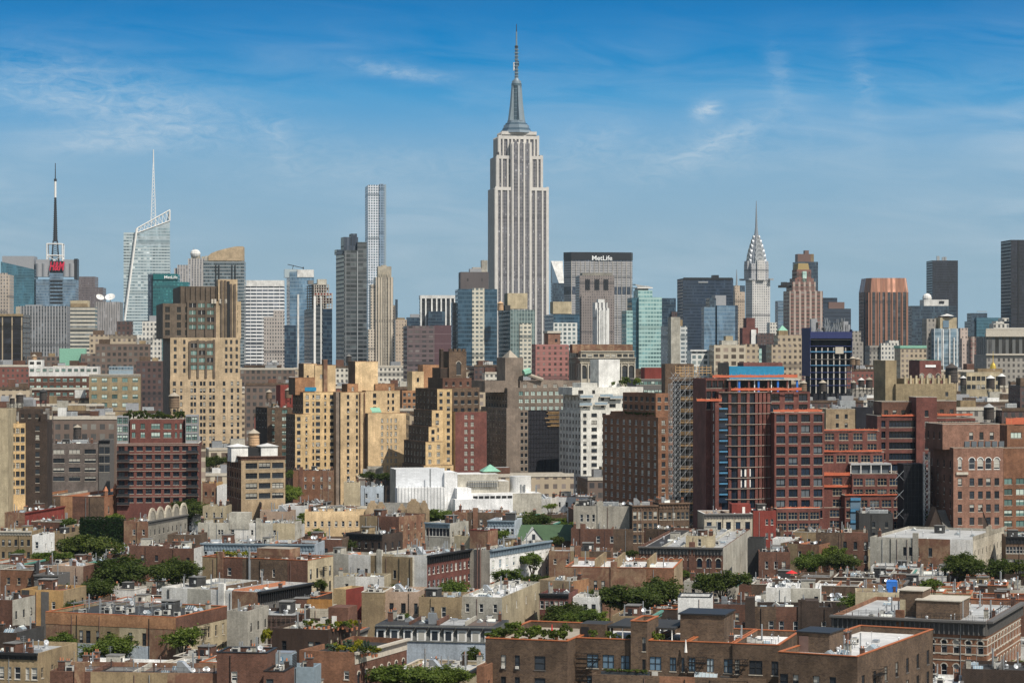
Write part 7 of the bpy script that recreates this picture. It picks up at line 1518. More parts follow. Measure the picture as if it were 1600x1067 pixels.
H(3,770,1035,1040,232,16,8,'brick_red','brick_red','roof_red','brick row house with a red parapet and shaded arched windows',win=[('f',wf(12,2,.9,2.0,3.6,2.0,frame='fr_dark'))],corn=('f','brick_red',1.2),D=12)
H(4,118,408,412,165,21.5,-4,'stucco_grey','stucco_grey','roof_grey','pale grey rendered building with paired white windows and rooftop plant',win=[('f',dict(cols=[(.14,.9),(.25,.9),(.35,.9),(.485,1.1)],w=1,h=2.3,p=4.2,top=2.6,rows=2))],D=16,cu=4,bk=2,bkm='bulkhead_dark',vp=9,ac=6)
H(4,408,418,548,162,22,8,'brownstone','brick_dark','roof_brown','dark weathered facade with tall windows beside the grey rendered building',win=[('f',wf(5,3,1.2,2.5,3.6,1.8,frame='fr_tan'))],corn=('f','brownstone',1.2),D=16,cu=1)
H(4,548,552,708,150,22.5,12,'brick_brown','brick_dark','roof_brown','brown brick row house with red shuttered windows and stepped cornice',win=[('f',wf(7,2,1.1,2.3,4.2,2.8,frame='fr_tan'))],corn=('f','brownstone',1.6,.7),D=15)
H(4,105,420,425,282,15,-6,'brick_red','brick_brown','roof_tar','stained red brick house with slanting white skylight',win=[('f',dict(cols=[(.44,1.1),(.66,1.0)],w=1.1,h=2.0,p=4,top=2.2,rows=1))],D=13,sk=3,ch=2)
H(4,402,585,672,282,15,A,'brick_red','brownstone','roof_silver','red brick end house with dark corniced front',win=[('r',wf(7,1,.9,1.9,4,2.6,frame='fr_tan'))],corn=('r','stone_dark',1.6),ch=1,ds=3)
H(4,-8,310,315,395,14,-5,'brick_worn','brick_worn','roof_tar','low brown brick rear wall with black roof vents',win=[('f',wf(5,1,.8,1.4,4,2.2))],D=12,ch=3,bk=1,bkm='bulkhead_dark')
F = H(4,75,630,745,482,14.5,-9,'brick_worn','brick_tan','roof_white','sprawling brick building with a big bright white roof',win=[('f',dict(cols=[(.28,.9),(.35,.9),(.80,1.2),(.93,.6)],w=1,h=2.3,p=5,top=3.4,rows=1,frame='fr_dark')),('r',wf(2,1,1.0,2.4,4,2.0))],D=26,plain=1,ch=1,bk=0,vp=6,cop='tile_orange')
m = MB()
for X in (230,330,495): x = F.lx(X,4); m.prism([(x,2),(x + .5,2),(x + .5,24),(x,24)],F.zr,F.zr + 2.6,'stucco_tan')
m.build('fire_wall',F.root_ob)
H(4,450,880,1062,378,15.5,-12,'brick_red','stucco_pale','roof_silver','brownstone row with round arched windows under a heavy dark cornice',win=[('f',wf(9,2,1.4,2.6,4.2,2.9,kind='arch',frame='fr_dark',glass='glass_blue')),('r',wf(4,2,1.1,2.4,4.0,2.6,frame='fr_dark'))],corn=('f','stone_dark',2.0,.9),ch=2,bk=2,bkm='bulkhead_pale',vp=10,ac=5,ds=1)
H(4,690,830,836,318,18,-10,'stucco_cream','stucco_cream','roof_white','cluttered cream rooftop shed with white stair door',win=[('f',dict(cols=[(.5,.9)],w=.9,h=2,p=9,top=.8,rows=1,frame='fr_white'))],D=7,vp=5,ac=3)
F = H(4,780,785,1030,205,20,4,'limestone','limestone','roof_red','cream stone mansion with carved window surrounds and red roof shed',win=[('f',wf(5,3,1.5,2.4,4.3,2.4,kind='sashl',frame='fr_dark',glass='glass_blue'))],corn=('f','stone_dark',1.4),D=14,ch=1,bk=0,cop='trim_white')
m = MB(); m.box(F.lx(925,4),F.lx(1020,4),4,9,F.zr,F.lz(155,0,4),'paint_red'); m.box(F.lx(978,4),F.lx(992,4),3.9,3.99,F.zr,F.lz(170,0,4),'trim_white'); m.build('bulkhead',F.root_ob)
H(4,1030,1034,1150,188,20.5,6,'paint_red','brick_red','roof_red','plain barn red rendered house beside cream stone mansion',win=[('f',dict(cols=[(.6,.8),(.83,.8)],w=.8,h=1.8,p=4.2,top=2.6,rows=2))],D=12,vp=5)
H(4,1062,1222,1230,398,14.5,-5,'brick_red','brick_red','roof_tar','red brick house with a fire escape and flat glazed lanterns',win=[('f',dict(cols=[(.25,.8),(.55,1.0),(.8,1.0)],w=1,h=2.0,p=3.6,top=2.6,rows=2))],fe=[('f',.68,(4.6,8.2))],D=14,sk=4,cu=1)
H(4,1005,1090,1096,330,17.5,-10,'stucco_dark','stucco_dark','roof_tar','black metal clad rooftop box beside white chimney wall',D=7,ch=0,bk=0,cl=False)
H(4,650,818,824,630,13.5,-8,'stucco_white','stucco_white','roof_tar','small plain white garage with a dark flat roof',cop='trim_black',D=9,cl=False)
H(4,-60,115,205,548,13.5,A,'brick_tan','brick_orange','roof_tan','low brick house with timber boards propped on its terrace',D=9,ch=1,ac=3)
H(3,1030,1150,1190,655,12,-10,'stucco_white','stucco_white','roof_white','low white house with railed white roof terrace near big tree',win=[('f',wf(3,1,1.0,1.8,4,1.6,frame='fr_dark'))],D=8)
H(3,870,1010,1032,640,13,-12,'brick_maroon','brick_maroon','roof_tar','maroon row house with black roof near the big tree',win=[('f',wf(6,1,.9,1.9,3.4,1.6))],corn=('f','trim_black',1.0),D=12,ch=2,sk=1)
H(3,490,690,872,655,14,-14,'stucco_pale','stucco_cream','roof_white','white roofed house crowded with white terrace furniture',win=[('f',wf(3,1,.9,1.9,4,1.6)),('r',wf(4,1,.9,1.8,4,2.0))],ch=2,bk=1,bkm='bulkhead_metal',ac=5,vp=8)
H(2,785,850,924,588,13.8,A,'brick_yellow','paint_red','roof_grey','small house with one yellow wall and one red wall',D=8,ch=1,cl=False)
H(2,790,1045,1050,525,14,-8,'stucco_cream','stucco_cream','roof_grey','peeling cream house with a sloping glazed skylight',D=9,sk=2,win=[('f',wf(2,1,.9,1.6,4,1.8))])
H(2,930,1042,1048,605,14,-7,'stucco_tan','stucco_tan','roof_silver','tan rendered house next to the pink house',D=12,cop='stone_pale',ch=1,bk=0)
H(2,1048,1220,1226,602,14,-7,'stucco_pink','stucco_pink','roof_silver','pink rendered house with tall dark windows',win=[('f',dict(cols=[(.2,1.0),(.55,1.1),(.92,.8)],w=1,h=2.4,p=4,top=2.6,rows=1,frame='fr_dark'))],D=12,ch=1,bk=1,bkm='bulkhead_metal')
H(3,290,490,497,655,14,-7,'stucco_tan','stucco_tan','roof_tar','tan rendered house with a planted roof deck',win=[('f',dict(cols=[(.33,.8),(.60,1.0)],w=1,h=2.3,p=4,top=2.2,rows=1,frame='fr_white'))],D=12,sk=2,ch=1,bk=1,bkm='bulkhead_dark')
# slate mansard row
F = Frame(3,80,665,680,800,-10,h=13.5); F.D = 14; rt = F.root('mansard_row','long slate mansard row with dark dormers and black tar roof','house'); F.root_ob = rt
m = MB(); m.box(0,F.W,0,14,0,10.3,'stucco_blue'); m.build('walls',rt)
m = MB(); m.prism([(-.2,-.2),(F.W,-.2),(F.W,14),(-.2,14)],10.3,13.5,'mansard_slate','roof_tar',[(-.2,1.1),(F.W,1.1),(F.W,14),(-.2,14)]); m.build('mansard_roof',rt)
for k in range(9):
    m = MB(); x = F.W*(k + .45)/9; m.box(x - .95,x + .95,-.1,2,10.5,12.9,'trim_white'); m.box(x - .6,x + .6,-.14,-.102,10.7,12.5,'glass'); m.prism([(x - 1.25,-.5),(x + 1.25,-.5),(x + 1.25,2.4),(x - 1.25,2.4)],12.9,13.25,'trim_black','trim_black'); m.build('dormer',rt)
clutter(rt,random.Random(9),1,F.W - 1,2,13,13.5,dict(ch=3,sk=5,bk=2,bkm='bulkhead_metal',vp=6,ac=4)); HOUSES.append((F,'',rt))
# netted scaffold house and tan balustrade
H(2,350,595,600,722,14.5,-8,'brick_dark','brick_dark','roof_silver','dark red house veiled by scaffold and black netting',D=14,cl=True,ch=2)
m = MB(); F = HOUSES[-1][0]
for k in range(11): x = F.W*k/10; m.tube((x,-.5,0),(x,-.5,14.3),.05,'brown_metal',4)
for k in range(7): m.tube((0,-.5,14 - 1.9*k),(F.W,-.5,14 - 1.9*k),.05,'brown_metal',4)
m.build('scaffolding',F.root_ob)
H(2,525,760,765,688,14.5,-6,'limestone','limestone','roof_silver','low tan stone parapet house beside the timber fence',D=10,ch=1,ac=4,vp=3)
F = Frame(2,620,778,780,640,-8,h=16,D=1); rt = F.root('timber_fence','orange brown timber fence on the roof behind tan parapet house','fence'); m = MB(); n = 26
for k in range(n): x = F.W*k/n; m.box(x,x + F.W/n*.92,0,.06,13.4,16,'wood_fence')
m.build('boards',rt); m = MB()
for k in range(6): x = F.W*k/5; m.box(x - .06,x + .06,.07,.2,13.3,16.1,'wood_fence')
m.build('post',rt)
# dark brown penthouse and corniced brick house with terrace
F = Frame(2,475,760,922,795,-16,h=20); rt = F.root('penthouse_house','dark brown rendered penthouse with plants and white chairs on its roof','house'); F.root_ob = rt
zr = block(rt,'walls',0,F.W,0,F.D,0,20,'stucco_brown','roof_tan',win=[('f',dict(cols=[(.21,.9),(.69,1.1),(.81,1.1)],w=1,h=1.7,p=9,top=2.2,rows=1,kind='sash',frame='fr_dark',sill=None)),('r',wf(5,1,1.0,1.8,4,1.8,frame='fr_tan'))],parapet=.5); clutter(rt,random.Random(31),1,F.W*.6,1,F.D - 1,zr,dict(ac=5,vp=4,ch=0,bk=0,sk=1))
m = MB(); m.box(F.lx(760,6),F.lx(860,6),6,11,zr,F.lz(672,0,6),'brick_red'); m.box(F.lx(778,5.9),F.lx(802,5.9),5.88,5.99,zr,zr + 2.3,'trim_white'); m.build('bulkhead',rt); PENT = F; HOUSES.append((F,'',rt))
F = H(2,612,895,1160,912,17.5,-22,'brick_rust','brick_red','roof_tar','corner brick house with stone cornice, arched windows and planted terrace',win=[('f',dict(cols=[(.85,1.0)],w=1,h=1.5,p=9,top=3.2,rows=1)),('r',wf(7,2,1.0,2.4,3.6,3.4,kind='arch',frame='fr_dark'))],corn=('r','stone_pale',2.0,.7),cl=False,par=.9,corn_kw=dict(teeth=False)); COR = F
# blue grey cooling unit with round blue sign
F = Frame(2,470,575,598,918,-10,h=20.2,D=3); rt = F.root('cooling_plant','steel blue rooftop cooling unit marked with a round blue sign','air conditioner'); m = MB(); m.box(0,F.W,0,F.D,17.6,20.2,'steel_blue',bottom=True); m.box(0.1,F.W - .1,.1,F.D - .1,20.203,20.4,'metal_grey'); m.build('casing',rt)
m = MB(); c = F.lx(517,-.1); m.v; pts = [(c + .42*math.cos(6.2832*i/20),-.03,19.35 + .42*math.sin(6.2832*i/20)) for i in range(20)]; m.face(pts,'sign_blue'); m.build('round_sign',rt); sign(rt,'S',c,-.06,19.35,.42,.55,'sign_white',.03,0,.02,name='sign_letter')
m = MB()
for x in (.2,F.W/2,F.W - .2):
    for y in (.2,F.D - .2): m.box(x - .07,x + .07,y - .07,y + .07,10,17.597,'metal_dark')
m.build('frame',rt)
m = MB()
for k in range(9): m.box(F.W + .004,F.W + .06,.15,F.D - .15,17.8 + k*.26,17.95 + k*.26,'metal_dark')
m.build('grille',rt)
H(2,560,690,694,985,17.3,-8,'steel_blue','steel_blue','roof_grey','grey metal plant room with ribbed sides by the cooling unit',D=5,ac=2,ch=0,bk=0,vp=3,name='plant_room',cat='plant room')

# the big brown apartment building across the bottom
F = Frame(3,610,1005,1240,866,-17,h=22); F.D = 22; rt = F.root('brown_apartment_building','wide brown brick apartment building with orange tiled parapets and fire escapes','building'); BB = F; F.root_ob = rt
def bb(name,Xl,Xr,Y,y0,dep,cols,z=4,rows=3,wall='brick_brown',ztop=None,h=2.0,top=3.3,win_r=None,roof='roof_white',p=3.6):
    x0,x1 = F.lx(Xl,y0,z),F.lx(Xr,y0,z); zt = ztop or F.lz(Y,(x0 + x1)/2,y0,z)
    wn_ = [('f',dict(cols=cols,w=1,h=h,p=p,top=top,rows=rows,kind='sash',frame='fr_dark',ac=.12,sill='stone_dark'))] if cols else []
    if win_r: wn_.append(('r',win_r))
    zr = block(rt,name,x0,x1,y0,y0 + dep,0,zt,wall,roof,win=wn_,coping='tile_orange',parapet=1.0); return x0,x1,zt,zr
x0,x1,zt,zrA = bb('west_wing',610,1005,866,0,26,[(.22,.9),(.39,.9),(.665,1.9)],3,ztop=22,top=2.6,h=2.3,roof='roof_tan')
H(3,568,606,611,985,18,-17,'brick_rust','brick_rust','roof_tar','low rust brick annex hugging the wide brown apartment building',D=10,ch=0,bk=0)
xr0 = x1 + .02; xA = F.lx(415,5,4); xB = F.lx(492,4,4); xC = F.lx(695,5,4); xD = F.lx(928,5,4); xE = F.lx(1165,5,4)
def seg(name,a_,c_,y0,cols,zt=22,dep=20,rows=3): return block(rt,name,a_,c_,y0,y0 + dep,0,zt,'brick_brown','roof_white',win=[('f',dict(cols=cols,w=1,h=2.3,p=3.6,top=2.6,rows=rows,kind='dbl',frame='fr_dark',sill='stone_pale',glass='glass_sky' if name == 'middle_wing' else 'glass',ac=.2))] if cols else [],coping='tile_orange',parapet=1.0)
seg('middle_wing',xr0,xA,5,[(.30,2.0),(.58,2.0),(.88,1.5)]); seg('stair_tower',xA + .02,xB,4.2,[(.8,.6)],25.2,8); seg('middle_wing',xB + .02,xC,5,[(.18,2.0),(.64,1.1),(.9,.5)]); seg('middle_wing',xC + .02,xD,5.4,[(.1,1.2),(.5,1.2),(.93,1.5)]); seg('east_wing',xD + .02,xE,5,[(.1,.8),(.5,2.2),(.92,1.2)])
fire_escape(rt,'f',(xr0,xA,5,25),.3,[11.5,15.1,18.7],4.0,1.3); fire_escape(rt,'f',(xC,xD,5.4,25),.3,[11.5,15.1,18.7],3.0,1.3); fire_escape(rt,'f',(xD,xE,5,25),-.5,[11.5,15.1,18.7],3.2,1.3)
zr = 21
m = MB(); xa,xb = F.lx(662,12,4),F.lx(885,12,4); m.box(xa,xb,12,20,zr,F.lz(716,xa,12,4),'brick_brown',MATS['roof_tar']); m.box(xa - .3,xb + .3,11.7,20.3,F.lz(716,xa,12,4),F.lz(716,xa,12,4) + .25,'trim_black',bottom=True); m.build('penthouse',rt)
m = MB(); xa,xb = F.lx(165,11,4),F.lx(640,11,4); zt = F.lz(765,xa,11,4); m.box(xa,xa + 4.5,9,14,zr,zt + .3,'brick_brown',MATS['roof_tar']); m.box(xa + .3,xa + 1.6,8.9,8.99,zr,zt - .2,'trim_black'); m.box(xa + 4.6,xb,10,22,zt - .35,zt,'roof_tar',bottom=True)
for k in range(6): x = xa + 5 + (xb - xa - 5.5)*k/5; m.box(x - .08,x + .08,10.2,10.4,zr,zt - .353,'trim_white')
m.build('roof_canopy',rt)
clutter(rt,random.Random(77),F.lx(890,9,4),F.lx(1160,9,4),8,20,zr,dict(ch=0,bk=0,vp=7,sk=0,ac=0,an=1,ds=0,plain=1))
# corner wing stepping forward at its end
F = Frame(5,50,430,815,940,-27,h=22); F.D = min(F.D,40); rt = F.root('brown_apartment_building','brown brick corner wing with bright silver roof and stair house','building'); CW = F; F.root_ob = rt
zr = block(rt,'walls',0,F.W,0,F.D,0,22,'brick_brown','roof_white',win=[('f',dict(cols=[(.07,1.4),(.22,1.0),(.48,1.1),(.69,1.1)],w=1,h=2.2,p=3.6,top=3.4,rows=2,kind='sash',frame='fr_dark',sill='stone_dark')),('r',wf(7,3,1.5,2.4,3.6,3.2,kind='dbl',frame='fr_dark',sill='stone_dark'))],coping='tile_orange',parapet=1.0)
m = MB(); xa,xb = F.lx(138,9),F.lx(295,9); zt = F.lz(822,xa,9); m.box(xa,xb,9,16,zr,zt,'brick_brown',MATS['roof_tar']); m.box(xa - .2,xb + .2,8.8,16.2,zt + .003,zt + .22,'trim_black',bottom=True); m.box(xa + .4,xa + 2.0,8.9,8.99,zr,zr + 2.6,'brown_metal'); m.build('stair_house',rt)
clutter(rt,random.Random(12),2,F.W - 1,2,F.D*.7,zr,dict(ch=0,bk=0,vp=12,sk=0,ac=0,an=1,ds=0,plain=1)); fire_escape(rt,'r',(0,F.W,0,F.D),F.D*.18,[11,14.6,18.2],4,1.2); HOUSES.append((F,'',rt)); HOUSES.append((BB,'',BB.root_ob))
# corniced polychrome brick house
F = H(5,305,1050,1300,772,20,-22,'brick_rust','brick_rust','roof_silver','large banded brick building with massive black cornice and gothic windows',win=[('f',wf(13,3,1.1,2.6,4.4,3.6,kind='arch',frame='fr_white',sill='stone_pale')),('r',wf(11,3,1.1,2.6,4.4,3.6,kind='arch',frame='fr_white',sill='stone_pale'))],corn=(('r','stone_dark',2.6,1.2)),D=36,plain=1,ch=0,bk=0,vp=5,ac=0,sk=1,ds=0)
cornice(F.root_ob,'f',0,F.W,0,F.D,20,'stone_dark',2.6,1.2)
m = MB()
for zz in (8.0,9.2,12.6,13.8,15.4,16.6): m.box(-.02,F.W + .06,-.06,-.003,zz,zz + .22,'stone_pale'); m.box(F.W + .003,F.W + .065,-.06,F.D,zz,zz + .22,'stone_pale')
m.build('stone_band',F.root_ob)
m = MB()
for (Xl_,Xr_,Y_,yo,dp,mt) in ((632,742,622,9,7,'brick_brown'),(712,922,668,7,9,'brick_brown')):
    xa,xb = F.lx(Xl_,yo),F.lx(Xr_,yo); zt = F.lz(Y_,xa,yo); m.box(xa,xb,yo,yo + dp,F.zr,zt,mt,MATS['roof_white']); m.box(xa - .2,xb + .2,yo - .2,yo + dp + .2,zt + .003,zt + .2,'stone_pale',bottom=True)
xa,xb = F.lx(634,8.9),F.lx(660,8.9); m.box(xa,xb,8.9,8.99,F.zr,F.zr + 3.2,'stucco_cream'); m.build('stair_house',F.root_ob)
railing(F.root_ob,[(.4,.3,20),(F.W - .3,.3,20),(F.W - .3,F.D - 2,20)],1.1,'iron','roof_railing',2.2,.03); BAND = F
H(5,840,975,990,640,18.4,-14,'stucco_cream','stucco_cream','roof_red','cream stair house with a blue grey door',win=[('f',dict(cols=[(.82,.8)],w=.8,h=2.1,p=9,top=1.0,rows=1,frame='fr_dark',glass='glass_blue'))],cop='tile_orange',D=8,ch=0,bk=0)
H(5,975,1300,1310,668,17.5,-10,'brick_red','brick_red','roof_red','low red brick roof with orange tiled walls beyond the banded brick building',cop='tile_orange',D=12,ch=2,bk=2,bkm='bulkhead_brick')
H(5,1055,1150,1182,600,18.5,-14,'brick_brown','stucco_cream','roof_tan','brown stair house with one cream side and orange capping',cop='tile_orange',D=8,ch=0,bk=0)
H(5,-105,310,316,702,16.5,-6,'brick_dark','brick_dark','roof_tar','stained dark brick wall with four bright white windows',win=[('f',dict(cols=[(.29,1.0),(.41,1.0),(.575,1.0),(.90,.9)],w=1,h=2.0,p=9,top=3.0,rows=1,frame='fr_white'))],D=9,ch=1,bk=0)
m = MB(); F = HOUSES[-1][0]; m.box(F.lx(160,-.3),F.lx(245,-.3),-.4,5,0,17.8,'brick_dark'); m.box(F.lx(-110,-.3),F.lx(-62,-.3),-.4,3,0,18.3,'brick_dark'); m.build('chimney_breast',F.root_ob)
H(5,-10,250,418,612,16,-9,'stucco_white','stucco_white','roof_white','bright white painted houses with boxy white roof terrace',win=[('f',dict(cols=[(.93,.9)],w=.9,h=2.2,p=9,top=1.8,rows=1,frame='fr_dark')),('r',wf(2,1,.9,1.9,9,3.2,frame='fr_dark'))],D=12,plain=1,ch=0,bk=1,bkm='bulkhead_pale',sk=2,ac=3)
H(5,420,630,640,632,16.3,-8,'stucco_cream','stucco_cream','roof_brown','cream rendered house with a corrugated shed and small tank',D=9,ch=1,bk=1,bkm='bulkhead_metal')
H(5,490,985,1145,380,16,-24,'stucco_grey','limestone','roof_silver','pale grey rendered house with ornate white gothic parapet front',win=[('f',dict(cols=[(.34,.9),(.40,1.1),(.465,1.1),(.59,1.1)],w=1,h=2.5,p=4.3,top=2.6,rows=2,frame='fr_dark')),('r',wf(9,2,.9,2.0,3.6,2.8,kind='arch',frame='fr_dark'))],plain=1,ch=1,bk=1,bkm='bulkhead_dark',vp=5,sk=2)
F = HOUSES[-1][0]; m = MB()
T,wd,rz = T_face('r',0,F.W,0,F.D)
for k in range(24):
    s = wd*(k + .2)/24; p,q = T(s,-.15,16),T(s + wd/40,.15,16); m.box(min(p[0],q[0]),max(p[0],q[0]),min(p[1],q[1]),max(p[1],q[1]),16.003,17.0 + (1.6 if 9 <= k <= 12 else 0),'limestone')
m.build('parapet_crest',F.root_ob)
H(5,230,480,490,345,17,-8,'brick_brown','brick_brown','roof_tar','brown brick tenement with dark windows beside pale grey house',win=[('f',dict(cols=[(.56,1.0),(.76,1.0),(.95,.8)],w=1,h=2.3,p=3.8,top=2.6,rows=3,frame='fr_dark'))],D=12,ch=3,vp=6)
H(5,60,245,345,402,14.5,A,'brick_red','brick_rust','roof_tar','low red brick house partly behind leafy street trees',D=9,win=[('f',wf(3,1,.9,1.8,4,2))],ch=2)
H(5,1143,1290,1300,365,16,-6,'brownstone','brownstone','roof_tar','dark brownstone row with black cornice at the photo edge',win=[('f',wf(9,2,.9,2.0,3.6,2.8,frame='fr_white'))],corn=('f','trim_black',2.0),D=12)
F = H(5,438,600,630,252,20,-4,'stucco_dark','stucco_dark','roof_grey','black rendered rooftop hall with metal ducts on top',D=14,cu=3,ac=4,vp=8,ch=0,bk=0)
# dark church
F = Frame(5,790,795,1060,260,3,h=19); F.D = 12; rt = F.root('church','dark church with patterned slate roof and pointed gables','church'); F.root_ob = rt; W_ = F.W
m = MB(); m.box(0,W_,0,12,0,15,'brick_dark'); m.build('walls',rt); m = MB(); z1 = F.lz(235,0,6); m.face([(-.4,-.5,15),(W_ + .4,-.5,15),(W_,6,z1),(1,6,z1)],'slate_roof'); m.face([(W_ + .4,12.5,15),(-.4,12.5,15),(1,6,z1),(W_,6,z1)],'slate_roof'); m.build('roof',rt)
for X in (808,1025):
    m = MB(); x = F.lx(X,-1); m.face([(x - 2.4,-1,9),(x + 2.4,-1,9),(x + 2.4,-1,15),(x,-1,z1 + 1.2),(x - 2.4,-1,15)],'brick_dark'); m.face([(x - 2.5,-1.2,14.9),(x,-1.2,z1 + 1.3),(x,5,z1 + 1.3),(x - 2.5,5,14.9)],'brownstone'); m.face([(x + 2.5,-1.2,14.9),(x,-1.2,z1 + 1.3),(x,5,z1 + 1.3),(x + 2.5,5,14.9)],'brownstone'); m.box(x - .9,x + .9,-1.08,-1.01,9,14,'trim_black'); m.build('gable',rt)
for X,zz in ((918,23.5),(945,22)): m = MB(); x = F.lx(X,0); m.box(x - .5,x + .5,-.3,.7,14,zz - 1.5,'brick_dark'); m.cyl(x,.2,zz - 1.5,zz,.7,.05,'brick_dark',4); m.build('pinnacle',rt)
HOUSES.append((F,'',rt))

# low house in front of the brown building: planters, a glass skylight hood, a dark stair hood
F = H(4,212,1100,1105,1046,16.5,-12,'brick_brown','brick_brown','roof_grey','low roof terrace house with planter boxes and a large sloping glass skylight',D=6,ch=1,bk=0,ac=2,vp=6,plain=1)
m = MB(); xa,xb = F.lx(735,1),F.lx(850,1); z = F.zr
m.face([(xa,.4,z + .3),(xb,.4,z + .3),(xb,4.6,z + 3.4),(xa,4.6,z + 3.4)],'glass_sky'); m.face([(xa,.4,z),(xa,.4,z + .3),(xa,4.6,z + 3.4),(xa,4.6,z)],'metal_pale'); m.face([(xb,.4,z),(xb,.4,z + .3),(xb,4.6,z + 3.4),(xb,4.6,z)],'metal_grey'); m.box(xa,xb,.3,.4,z,z + .3,'metal_pale')
for k in range(7): x = xa + (xb - xa)*k/6; m.tube((x,.4,z + .34),(x,4.6,z + 3.44),.06,'metal_pale',4)
m.build('skylight',F.root_ob)
m = MB(); xa,xb = F.lx(865,1),F.lx(960,1); m.face([(xa,.4,z),(xb,.4,z),(xb,4,z + 3),(xa,4,z + 3)],'stucco_dark'); m.face([(xa,.4,z),(xa,4,z),(xa,4,z + 3)],'stucco_dark'); m.face([(xb,.4,z),(xb,4,z),(xb,4,z + 3)],'stucco_dark'); m.build('stair_hood',F.root_ob)
for i in range(7):
    m = MB(); x = F.lx(292 + 30*i,.6); t_ = tag(empty('planter_box',F.world(x,.7,z + .55),F.a),'dark planter box of low greenery along the roof terrace house edge','planter','planter boxes on the roof terrace house')
    m.box(-1.1,1.1,-.3,.3,0,.6,'planter_dark'); m.build('box',t_); inst('foliage',crown_mesh('leaf_mid',20 + i % 4,16,34,.2),t_,(0,0,.75),i,(.95,.4,.45))
# left middle ground
F = H(1,150,500,770,172,17,-12,'brick_orange','brick_rust','roof_brown','long orange brick building with small turrets and a tall corner pier',win=[('f',dict(cols=[(.26,1.0),(.32,1.0),(.42,1.0)],w=1,h=2,p=4,top=4,rows=1,frame='fr_dark')),('r',dict(cols=[(.08,1.3),(.2,1.3),(.40,3.0),(.60,3.0),(.78,1.2),(.92,1.2)],w=1,h=2.6,p=4.2,top=3.6,rows=2,kind='dbl',frame='fr_dark'))],cop='tile_orange',ch=1,bk=0)  # turret side's shade is put into its darker brick
m = MB(); T,wd,rz = T_face('r',0,F.W,0,F.D)
for s,hh in ((.02,20),(.18,20.5),(.32,19)):
    p = T(wd*s,0,0); m.cyl(p[0],p[1] + .5,8,hh - 1,.8,.8,'brick_rust',8); m.cyl(p[0],p[1] + .5,hh - 1,hh + .6,.95,.2,'clay',8)
p = T(wd*.9,0,0); m.box(p[0] - 4,p[0] + .3,p[1] - 2.5,p[1] + 1.5,0,23,'brick_rust'); m.build('turret',F.root_ob)
H(1,22,120,310,248,16,-12,'brick_worn','paint_red','roof_brown','red painted house with a row of small windows',win=[('r',wf(8,2,.8,1.8,3.4,2.6,frame='fr_tan'))],corn=('r','paint_red',.8,.4),ch=2,bk=1,bkm='bulkhead_brick')
H(1,-60,152,156,338,15,-6,'stucco_tan','stucco_tan','roof_white','tan corniced tenement with dark windows near the photo edge',win=[('f',wf(7,3,.9,1.9,3.7,2.5,frame='fr_dark'))],corn=('f','stone_pale',1.2),D=14,ac=4,vp=6)
H(1,155,208,214,356,15,-8,'stucco_white','stucco_white','roof_white','slim white rendered house beside the tan tenement',win=[('f',dict(cols=[(.4,1.0)],w=1,h=2.0,p=4,top=2.0,rows=1))],D=10,ac=2)
H(1,210,325,330,348,14.5,-8,'stucco_tan','stucco_tan','roof_tar','blank tan wall with rooftop pipes by the leafy tree',D=10,ch=3,vp=4)
H(1,-60,165,172,495,15,7,'stucco_dark','stucco_dark','roof_tar','sooty black fronted house with a jutting cornice',win=[('f',wf(7,3,1.0,2.1,3.5,2.2,frame='fr_dark'))],corn=('f','trim_black',1.6),D=12)  # front's shade is put into its black colour, no soot; label seeds clutter
H(1,165,280,286,548,13.5,-8,'stone_dark','stone_dark','roof_grey','small grey corniced house beside the sooty black house',corn=('f','stone_dark',1.0),D=9,vp=5)  # neighbour's black front is shade put into its colour
H(1,250,400,452,505,14,-14,'stucco_pink','brick_red','roof_white','low house with white sloping stair hood and one red wall',D=10,bk=1,bkm='bulkhead_metal',ch=1)
F = H(1,595,712,900,290,16,-14,'brick_worn','greystone','roof_silver','house with five scalloped round arches along its parapet',win=[('r',wf(9,2,.9,1.8,3.5,2.8,frame='fr_dark'))],ch=1,corn=('r','stone_dark',1.2))
m = MB(); T,wd,rz = T_face('r',0,F.W,0,F.D)
for k in range(5):
    c_,r_ = wd*(k + .5)/5,wd/11; n = 8
    for i in range(n):
        a0,a1 = math.pi*i/n,math.pi*(i + 1)/n
        P = [T(c_ - r_*math.cos(a),d_,16 + .2 + r_*1.3*math.sin(a)) for a in (a0,a1) for d_ in (-.25,.25)]; m.face([P[0],P[2],P[3],P[1]],'limestone')
        m.face([T(c_ - r_*math.cos(a0),-.25,16.2 + r_*1.3*math.sin(a0)),T(c_ - r_*math.cos(a1),-.25,16.2 + r_*1.3*math.sin(a1)),T(c_ - r_*.78*math.cos(a1),-.25,16.2 + r_*1.0*math.sin(a1)),T(c_ - r_*.78*math.cos(a0),-.25,16.2 + r_*1.0*math.sin(a0))],'limestone')
    m.face([T(c_ - r_*.9,-.1,16.01),T(c_ + r_*.9,-.1,16.01),T(c_ + r_*.6,-.1,16 + r_),T(c_ - r_*.6,-.1,16 + r_)],'greystone')
m.build('scalloped_parapet',F.root_ob)
H(1,620,785,792,408,14.5,-8,'brick_red','brick_red','roof_white','brick house with white rounded vents on a white roof',D=10,ac=4,vp=6,ch=1)
H(1,785,932,938,420,14.5,-8,'brick_red','paint_white','roof_white','white roofed brick house with a little gabled stair hood',D=10,bk=1,bkm='bulkhead_pale',ac=3)
H(2,-60,105,110,310,14,-6,'brick_brown','brick_brown','roof_silver','plain brown brick house under a pale silver roof',D=10,ch=1)
H(2,45,190,196,48,17,-5,'stucco_ochre','stucco_ochre','roof_brown','ochre house with a brown upper studio',win=[('f',wf(4,1,1.0,1.5,4,3.4,frame='fr_dark'))],D=12,ch=1)
